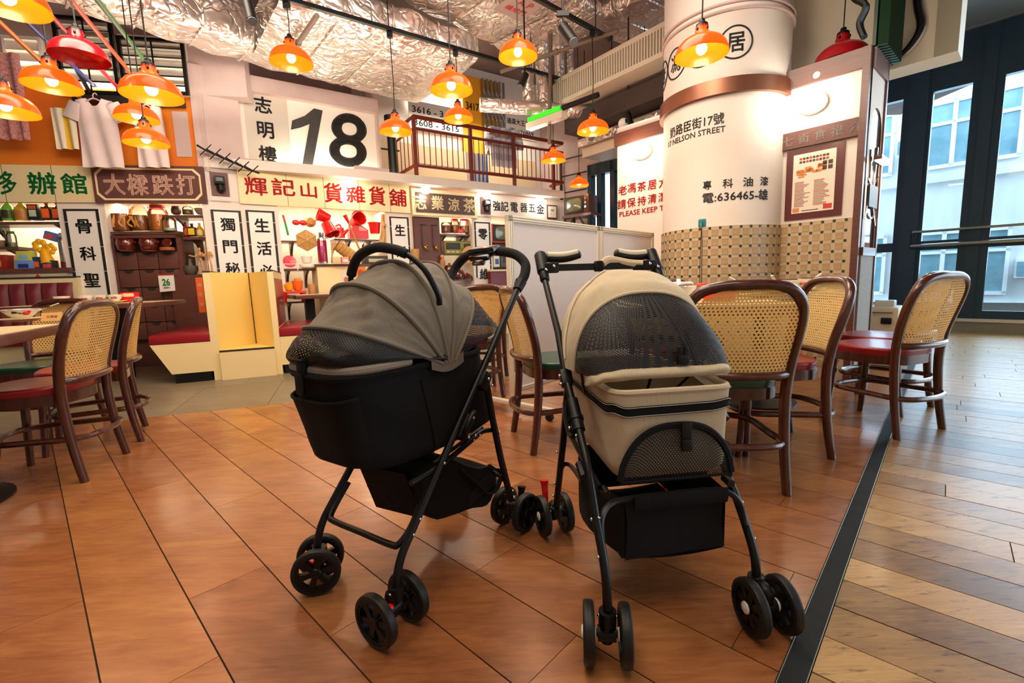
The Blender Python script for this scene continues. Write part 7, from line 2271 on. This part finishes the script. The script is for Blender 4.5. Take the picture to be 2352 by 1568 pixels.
# ================================================================ TABLES
def table(label, c, rz, w, d, z, round_base=True, name='dining_table'):
    t = thing(name, label, 'table', (c[0], c[1], 0), rz)
    MB().rbox((0, 0, z - .022), (w, d, .044), .008).build('edge_frame', M['brownwood'], t)
    MB().box2((-w / 2 + .012, -d / 2 + .012, z - .004), (w / 2 - .012, d / 2 - .012, z + .002)).build('cream_top', mat('cream_table_laminate', 'ecd9a4', .3) if 'cream_table_laminate' not in bpy.data.materials else bpy.data.materials['cream_table_laminate'], t, smooth=False)
    MB().cyl((0, 0, .03), (0, 0, z - .04), .036, 14).build('column', M['blackmetal'], t)
    b = MB(); b.lathe([(1e-5, 0), (.23, 0), (.23, .012), (.06, .045), (.036, .06)], 28); b.build('base', M['blackmetal'], t)
    return t
TA = table('square brown edged table with cream top laid with red tubs, by the green seated chair', (.84, 2.2), radians(-8), .72, .74, .722)
TB = table('square brown edged table in front of the column tiles, laid with bowls', (1.62, 2.98), radians(22), .72, .72, .722)
lc_ = (onz(0, 770, .705) + onz(150, 745, .705)) / 2
TC = table('square brown edged table with cream top at the left edge', (lc_.x - .34, lc_.y - .19), radians(28), .76, .78, .705)
TD = thing('booth_table', 'long brown edged booth table with cream top in front of the apothecary cabinet', 'table', L1.at(-.72, .88, 0), L1.a)
MB().rbox((0, 0, .735), (1.25, .62, .045), .006).build('edge_frame', M['brownwood'], TD); MB().box2((-.61, -.295, .754), (.61, .295, .760)).build('cream_top', bpy.data.materials['cream_table_laminate'], TD, smooth=False)
MB().box2((-.1, .1, 0), (.1, .28, .715)).build('leg', M['black'], TD, smooth=False)
MB().cyl((-.12, -.28, .715), (-.02, .02, .3), .012, 8).build('strut', M['white'], TD)
TE = thing('booth_table', 'brown edged booth table beside the cream counter of the general store', 'table', L2.at(L2.sz(800, 660)[0], .35, 0), L2.a)
MB().rbox((-.1, .0, .735), (1.3, .6, .045), .006).build('edge_frame', M['brownwood'], TE); MB().box2((-.735, -.285, .754), (.535, .285, .760)).build('cream_top', bpy.data.materials['cream_table_laminate'], TE, smooth=False)
MB().box2((-.6, .0, 0), (-.5, .1, .715)).build('leg', M['black'], TE, smooth=False)
# tableware
def floral(o, r, z, m1, m2, seed, up=.5):
    b, c = MB(), MB(); rg = random.Random(seed)
    for k_ in range(3):
        a = rg.uniform(0, 2) + k_ * 2.1
        for i in range(3):
            aa = a + (i - 1) * .12
            b.ball((r * cos(aa), r * sin(aa), z + rg.uniform(-.004, .004)), .009, 6, (1, 1, 1))
        for i in (-1, 1):
            c.ball((r * cos(a + .28 * i), r * sin(a + .28 * i), z - .003), .008, 6, (1.2, 1.2, .8))
    b.build('flower_print', m1, o); c.build('leaf_print', m2, o)
PINK, LEAF = mat('rose_print', 'd25a5a', .4), mat('leaf_print', '2c4a26', .4)
def bowl(label, c, seed, r=.066, spoon=True, sticks=None):
    o = thing('rice_bowl', label, 'bowl', c, 0, 'flower-printed rice bowls')
    MB().lathe([(1e-5, .004), (.028, .0), (.03, .008), (.045, .022), (r - .006, .045), (r, .062), (r - .003, .062), (.042, .026), (1e-5, .014)], 26).build('bowl', M['porcelain'], o)
    floral(o, r - .012, .036, PINK, LEAF, seed)
    if spoon:
        s = thing('soup_spoon', 'white soup spoon resting in the bowl: ' + label.split(',')[0][:40].strip(), 'spoon', (c[0], c[1], c[2] + .03), seed * 1.3)
        s['label'] = 'white china spoon lying in the ' + spoon if isinstance(spoon, str) else s['label']
        b = MB(); b.ball((0, 0, .012), .022, 8, (1.4, 1, .4)); b.build('bowl', M['porcelain'], s)
        b = MB(); b.tube(cr([(.02, 0, .015), (.05, 0, .04), (.085, 0, .062)], 4), .006, 6, sq=(.6, 1.5)); b.build('handle', M['porcelain'], s)
    if sticks:
        k_ = thing('chopsticks', sticks, 'chopsticks', (c[0], c[1], c[2] + .0635), seed * .9)
        for dy in (-.006, .006):
            b = MB(); b.tube([(-.1, dy, .002), (.13, dy * 1.4, .003)], [.0028, .0038], 6); b.build('stick', mat('chopstick_lacquer', '4a1a14', .3) if 'chopstick_lacquer' not in bpy.data.materials else bpy.data.materials['chopstick_lacquer'], k_)
    return o
CREAMP = mat('cream_melamine', 'f0dca8', .3, coat=.2)
def plate(label, c, r=.095):
    o = thing('side_plate', label, 'plate', c, 0, 'cream side plates')
    b = MB(); b.lathe([(1e-5, .003), (r * .55, 0), (r * .6, .004), (r, .016), (r, .019), (r * .58, .008), (1e-5, .007)], 28); b.build('dish', CREAMP, o)
    return o
def tub(label, c, r=.10, h=.075):
    o = thing('red_tub', label, 'tub', c, 0, 'red plastic tubs')
    b = MB(); b.lathe([(1e-5, .0), (r * .78, 0), (r * .97, h - .004), (r * 1.06, h), (r * 1.06, h + .004), (r * .94, h), (r * .75, .006), (1e-5, .006)], 30, caps=False); b.build('tub', mat('bright_red_plastic', 'f5231c', .35) if 'bright_red_plastic' not in bpy.data.materials else bpy.data.materials['bright_red_plastic'], o)
    b = MB(); b.tube([(r * 1.06 * cos(a), r * 1.06 * sin(a), h + .002) for a in [2 * pi * i / 30 for i in range(30)]], .003, 6, closed=True); b.build('rim', bpy.data.materials['bright_red_plastic'], o)
    return o
zT = .725
SETS = [((1570, 692), 'a', 'nearest the beige canopy'), ((1730, 664), 'b', 'middle of the right tables'), ((1780, 661), 'c', 'beside the folded napkin'), ((1862, 655), 'd', 'farthest right, by the second chair')]
def tz(u, Y):           # point on the table plane at a given distance and column
    q = onY(u, 650, Y); return Vector((q.x, q.y, zT))
for (u, Y, ws, sd, st_, sp_) in ((1562, 1.98, 'nearest the beige canopy', 1, 'dark red chopsticks across the nearest bowl on the right table', 'bowl nearest the beige canopy'),
                                (1716, 2.42, 'left one of the two beyond the red tub', 2, None, 'bowl left of the two beyond the tub'),
                                (1784, 2.62, 'right one of the two beyond the red tub', 3, 'dark red chopsticks on the right bowl beyond the red tub', 'bowl right of the two beyond the tub'),
                                (1858, 2.85, 'last one before the second cane chair', 5, 'dark red chopsticks on the bowl by the second cane chair', 'bowl by the second cane chair')):
    q = tz(u, Y)
    plate('cream side plate under the rose bowl, ' + ws, q)
    bowl('white rose-printed rice bowl, ' + ws, q + Vector((0, 0, .012)), sd, .068, sp_, st_)
tub('red plastic tub standing on the near right table', tz(1652, 2.12), .092, .075)
tub('red plastic tub half hidden behind the rose bowls', tz(1755, 2.75), .09, .07)
o = thing('folded_napkin', 'white rooster-printed tissue box behind the nearest rose bowl', 'box', tz(1550, 2.2) + Vector((0, 0, .0)), .3)
MB().rbox((0, 0, .045), (.14, .1, .09), .01).build('box', M['white'], o); MB().ball((.0, -.052, .05), .018, 8, (1.4, .2, .8)).build('rooster_print', M['redink'], o)
o = thing('tissue_box', 'white tissue pack behind the right rose bowl', 'box', tz(1800, 2.9), .2)
MB().rbox((0, 0, .03), (.2, .1, .08), .012).build('pack', M['white'], o); MB().rbox((-.05, -.0, .072), (.06, .08, .01), .003).build('red_label', M['redink'], o)
# left table setting
def lt(u, v):
    return onz(u, v, .708)
q = lt(52, 738)
plate('cream side plate at the edge of the left table', q, .10)
o = thing('rooster_bowl', 'white bowl with a red rooster print on the left table', 'bowl', q + Vector((0, 0, .012)))
MB().lathe([(1e-5, .004), (.03, 0), (.034, .008), (.05, .02), (.072, .042), (.082, .056), (.078, .056), (.045, .022), (1e-5, .012)], 28).build('bowl', M['porcelain'], o)
d_ = Vector((CC.x - q.x, CC.y - q.y, 0)).normalized(); sd_ = Vector((-d_.y, d_.x, 0))
b = MB(); b.ball(d_ * .066 - sd_ * -.018 + Vector((0, 0, .033)), .015, 8, (1, 1, .6)); b.ball(d_ * .066 + sd_ * .03 + Vector((0, 0, .042)), .008, 6); b.build('rooster_body', M['redink'], o)
b = MB(); b.tube(cr([d_ * .067 - sd_ * .0 + Vector((0, 0, .032)), d_ * .066 - sd_ * .02 + Vector((0, 0, .040)), d_ * .062 - sd_ * .035 + Vector((0, 0, .040))], 4), [.003] * 4 + [.007] * 5, 6); b.build('rooster_tail', M['darktrim'], o)
k_ = thing('chopsticks', 'dark chopsticks lying across the rooster bowl', 'chopsticks', q + Vector((-.02, .02, .071)), radians(8))
for dy in (-.006, .006):
    MB().tube([(-.12, dy, 0), (.14, dy, .004)], .0035, 6).build('stick', bpy.data.materials['chopstick_lacquer'], k_)
s = thing('soup_spoon', 'white china spoon sticking out of the rooster bowl', 'spoon', q + Vector((.05, .03, .05)), .5)
MB().ball((0, 0, .01), .022, 8, (1.4, 1, .4)).build('bowl', M['porcelain'], s); MB().tube(cr([(.02, 0, .012), (.06, 0, .025), (.1, 0, .042)], 4), .006, 6, sq=(.6, 1.5)).build('handle', M['porcelain'], s)
q = lt(122, 736)
o = thing('tent_card', 'brown kraft tent card standing on the left table', 'card', q, radians(38)); o.scale = (.6, .6, .6)
b = MB(); b.add([(-.07, -.05, 0), (.07, -.05, 0), (.07, 0, .075), (-.07, 0, .075), (-.07, .05, 0), (.07, .05, 0)], [(0, 1, 2, 3), (3, 2, 5, 4)]); b.build('card', mat('kraft_card', 'c6924e', .7), o, smooth=False)
vs, fs = glyphs('已預留', 0); b = MB(); tl = Vector((0, .05, .075)).normalized()
b.add([Vector((p[0] * .07, -.0255, .0375)) + tl * (p[1] * .026) + Vector((0, -.0012, .0006)) for p in vs], fs); b.build('lettering', M['blackink'], o, smooth=False)
o = thing('glass_cup', 'small clear cup behind the tent card', 'cup', lt(86, 731), 0)
MB().lathe([(1e-5, 0), (.022, 0), (.026, .06), (.0245, .06), (.021, .004)], 18, caps=False).build('cup', M['glass'], o)
# booth table setting
for i, (x, y, s_) in enumerate(((-.18, -.12, 1), (.02, -.16, 2), (.22, -.1, 3), (-.02, .1, 4))):
    w_ = ['left', 'second', 'third', 'rear'][i] + ' place on the booth table by the apothecary cabinet'
    q = TD.matrix_world @ Vector((x, y, .76)) if False else L1.at(-.72 + x, .88 - y, .761)
    plate('cream plate at the ' + w_, q, .085)
    bowl('rose-printed bowl at the ' + w_, q + Vector((0, 0, .012)), s_ + 7, .06, False)
q = L1.at(-.42, .9, .761)
o = thing('red_menu', 'red menu card standing on the booth table', 'menu', q, L1.a + .2)
MB().box2((-.07, -.004, 0), (.07, .004, .09)).build('card', M['red'], o, smooth=False); MB().box2((-.05, -.006, .05), (.03, -.004, .08)).build('cream_print', M['cream'], o, smooth=False)

# ================================================================ BOOTHS
BF = Wall(tuple(onz(515, 871).xy), 22)
def bq(u, v):
    return BF.sz(u, v)
BO = thing('booth_divider', 'pale yellow booth divider with an open wedge-shaped niche lined in bright yellow', 'divider', BF.at(0, 0, 0), BF.a)
zt_ = bq(480, 625)[1]; zn = bq(570, 800)[1]
xl0, xl1 = bq(466, 640)[0], bq(483, 640)[0]; xl2 = bq(505, 800)[0]
xr0, xr1 = bq(614, 640)[0], bq(628, 640)[0]; xr2, xr3 = bq(631, 795)[0], bq(641, 838)[0]
dep = 1.0
def pr_x(poly, y0, y1, nm, m):
    MB().prism(poly, y0, y1, lambda x, z, y: (x, y, z)).build(nm, m, BO, smooth=False)
pr_x([(xl0, 0), (xl2, 0), (xl2, zn), (xl1, zt_), (xl0, zt_)], 0, dep, 'left_cheek', M['cream_yellow'])
pr_x([(xr2, 0), (xr3 + .03, 0), (xr1, zt_), (xr0, zt_), (xr2, zn)], 0, dep, 'right_cheek', M['cream_yellow'])
pr_x([(xl2, 0), (xr2, 0), (xr2, zn), (xl2, zn)], -.04, dep, 'base', M['cream_yellow'])
vy = .40
vx, vxt = BF.sz(587, 768, -vy)[0], BF.sz(572, 640, -vy)[0]
b = MB()
b.add([(xl2, 0.002, zn), (xl1, 0.002, zt_), (vxt, vy, zt_), (vx, vy, zn + .0)], [(0, 1, 2, 3)]); b.build('niche_panel', M['yellow'], BO, smooth=False)
b = MB(); b.add([(xr2, 0.002, zn), (xr0, 0.002, zt_), (vxt, vy, zt_), (vx, vy, zn)], [(3, 2, 1, 0)]); b.build('niche_panel', M['yellow'], BO, smooth=False)
b = MB(); b.add([(xl2, -.02, zn + .002), (xr2, -.02, zn + .002), (vx, vy, zn + .002)], [(0, 1, 2)]); b.build('niche_floor', M['yellow'], BO, smooth=False)
b = MB(); b.box2((xl2, -.043, zn - .012), (xr2, -.036, zn + .004)); b.build('niche_edge', M['darktrim'], BO, smooth=False)
b = MB(); b.box2((xl0, -.005, zt_), (xl1, dep, zt_ + .012)); b.box2((xr0, -.005, zt_), (xr1, dep, zt_ + .012)); b.build('cap_trim', M['darktrim'], BO, smooth=False)
b = MB(); b.tube([(vx, vy - .004, zn), (vxt, vy - .004, zt_)], .006, 5); b.build('corner_trim', M['darktrim'], BO, smooth=False)
def bench(label, xa, xb, slant, side, zs=.43):
    o = thing('booth_bench', label, 'bench', BF.at((xa + xb) / 2, 0, 0), BF.a, 'red booth benches')
    w = xb - xa
    s0 = slant if side < 0 else 0; s1 = slant if side > 0 else 0
    MB().prism([(-w / 2 + s0, .09), (w / 2 - s1, .09), (w / 2, zs - .06), (-w / 2, zs - .06)], 0, 1.0, lambda x, z, y: (x, y, z)).build('end_panel', M['cream_yellow'], o, smooth=False)
    MB().box2((-w / 2 + s0 + .02, .01, 0), (w / 2 - s1 - .02, .98, .09)).build('kick_plate', M['black'], o, smooth=False)
    MB().rbox((0, .5, zs - .015), (w + .01, 1.02, .09), .025).build('seat_cushion', M['redvinyl'], o)
    return o
bench('red booth bench left of the yellow niche, facing the booth table', bq(344, 800)[0], xl0, .14, -1)
bench('red booth bench right of the yellow niche, by the grey stroller', xr3 + .03, xr3 + .55, .14, 1)
b = MB(); b.rbox((xr3 + .005, .52, .70), (.05, .95, .5), .02); b.build('seat_back', M['redvinyl'], BO)
# long bench against the left stall
LBW = L1
sR = L1.sz(172, 655, .12)[0]
zb1_ = L1.sz(90, 650, .12)[1]
o = thing('wall_bench', 'long maroon channel-tufted wall bench in a cream frame at the left', 'bench', L1.at(sR - 1.5, .06, 0), L1.a)
n_ = 21
MB().box2((-1.55, -.02, .0), (1.5, .0 + .05, zb1_ + .05)).build('cream_frame', M['cream'], o, smooth=False)
MB().box2((-1.55, -.03, zb1_ + .05), (1.5, .05, zb1_ + .065)).build('black_trim', M['darktrim'], o, smooth=False)
for i in range(n_):
    x0 = -1.5 + 3.0 * i / n_ - .04; ww = 3.0 / n_
    b = MB(); b.grid(lambda u, v: Vector((x0 + ww * u, -.02 - (.05 + .03 * (1 - v)) * sin(pi * min(max(u, .04), .96)) ** .5 * min(1, 8 * (1 - v) + .12), .45 + (zb1_ - .45) * v)), 8, 6); b.build('back_channel', M['maroon'], o, ang=180)
MB().rbox((-.04, -.3, .41), (3.0, .52, .09), .025).build('seat_cushion', M['redvinyl'], o)
MB().box2((-1.5, -.5, .08), (1.46, -.02, .37)).build('front_panel', M['cream_yellow'], o, smooth=False)
MB().box2((-1.5, -.46, 0), (1.44, -.02, .08)).build('kick_plate', M['black'], o, smooth=False)
# maroon bench back in the appliance stall
o, w, h = L2.th('wall_bench', 'short maroon bench back behind the white screen post', 'bench', 1128, 618, 1230, 700, .12)
MB().rbox((0, .05, h * .5), (w, .1, h * .9), .02).build('back_cushion', M['maroon'], o); MB().box2((-w / 2, .0, h * .95), (w / 2, .12, h)).build('top_rail', M['cream'], o, smooth=False); MB().box2((-w / 2, .02, -o.location.z), (w / 2, .12, .0)).build('base', M['cream'], o, smooth=False)
# slippers stored under the cabinet
for i, (u, v, lb) in enumerate(((210, 0, 0),) if False else ()):
    pass
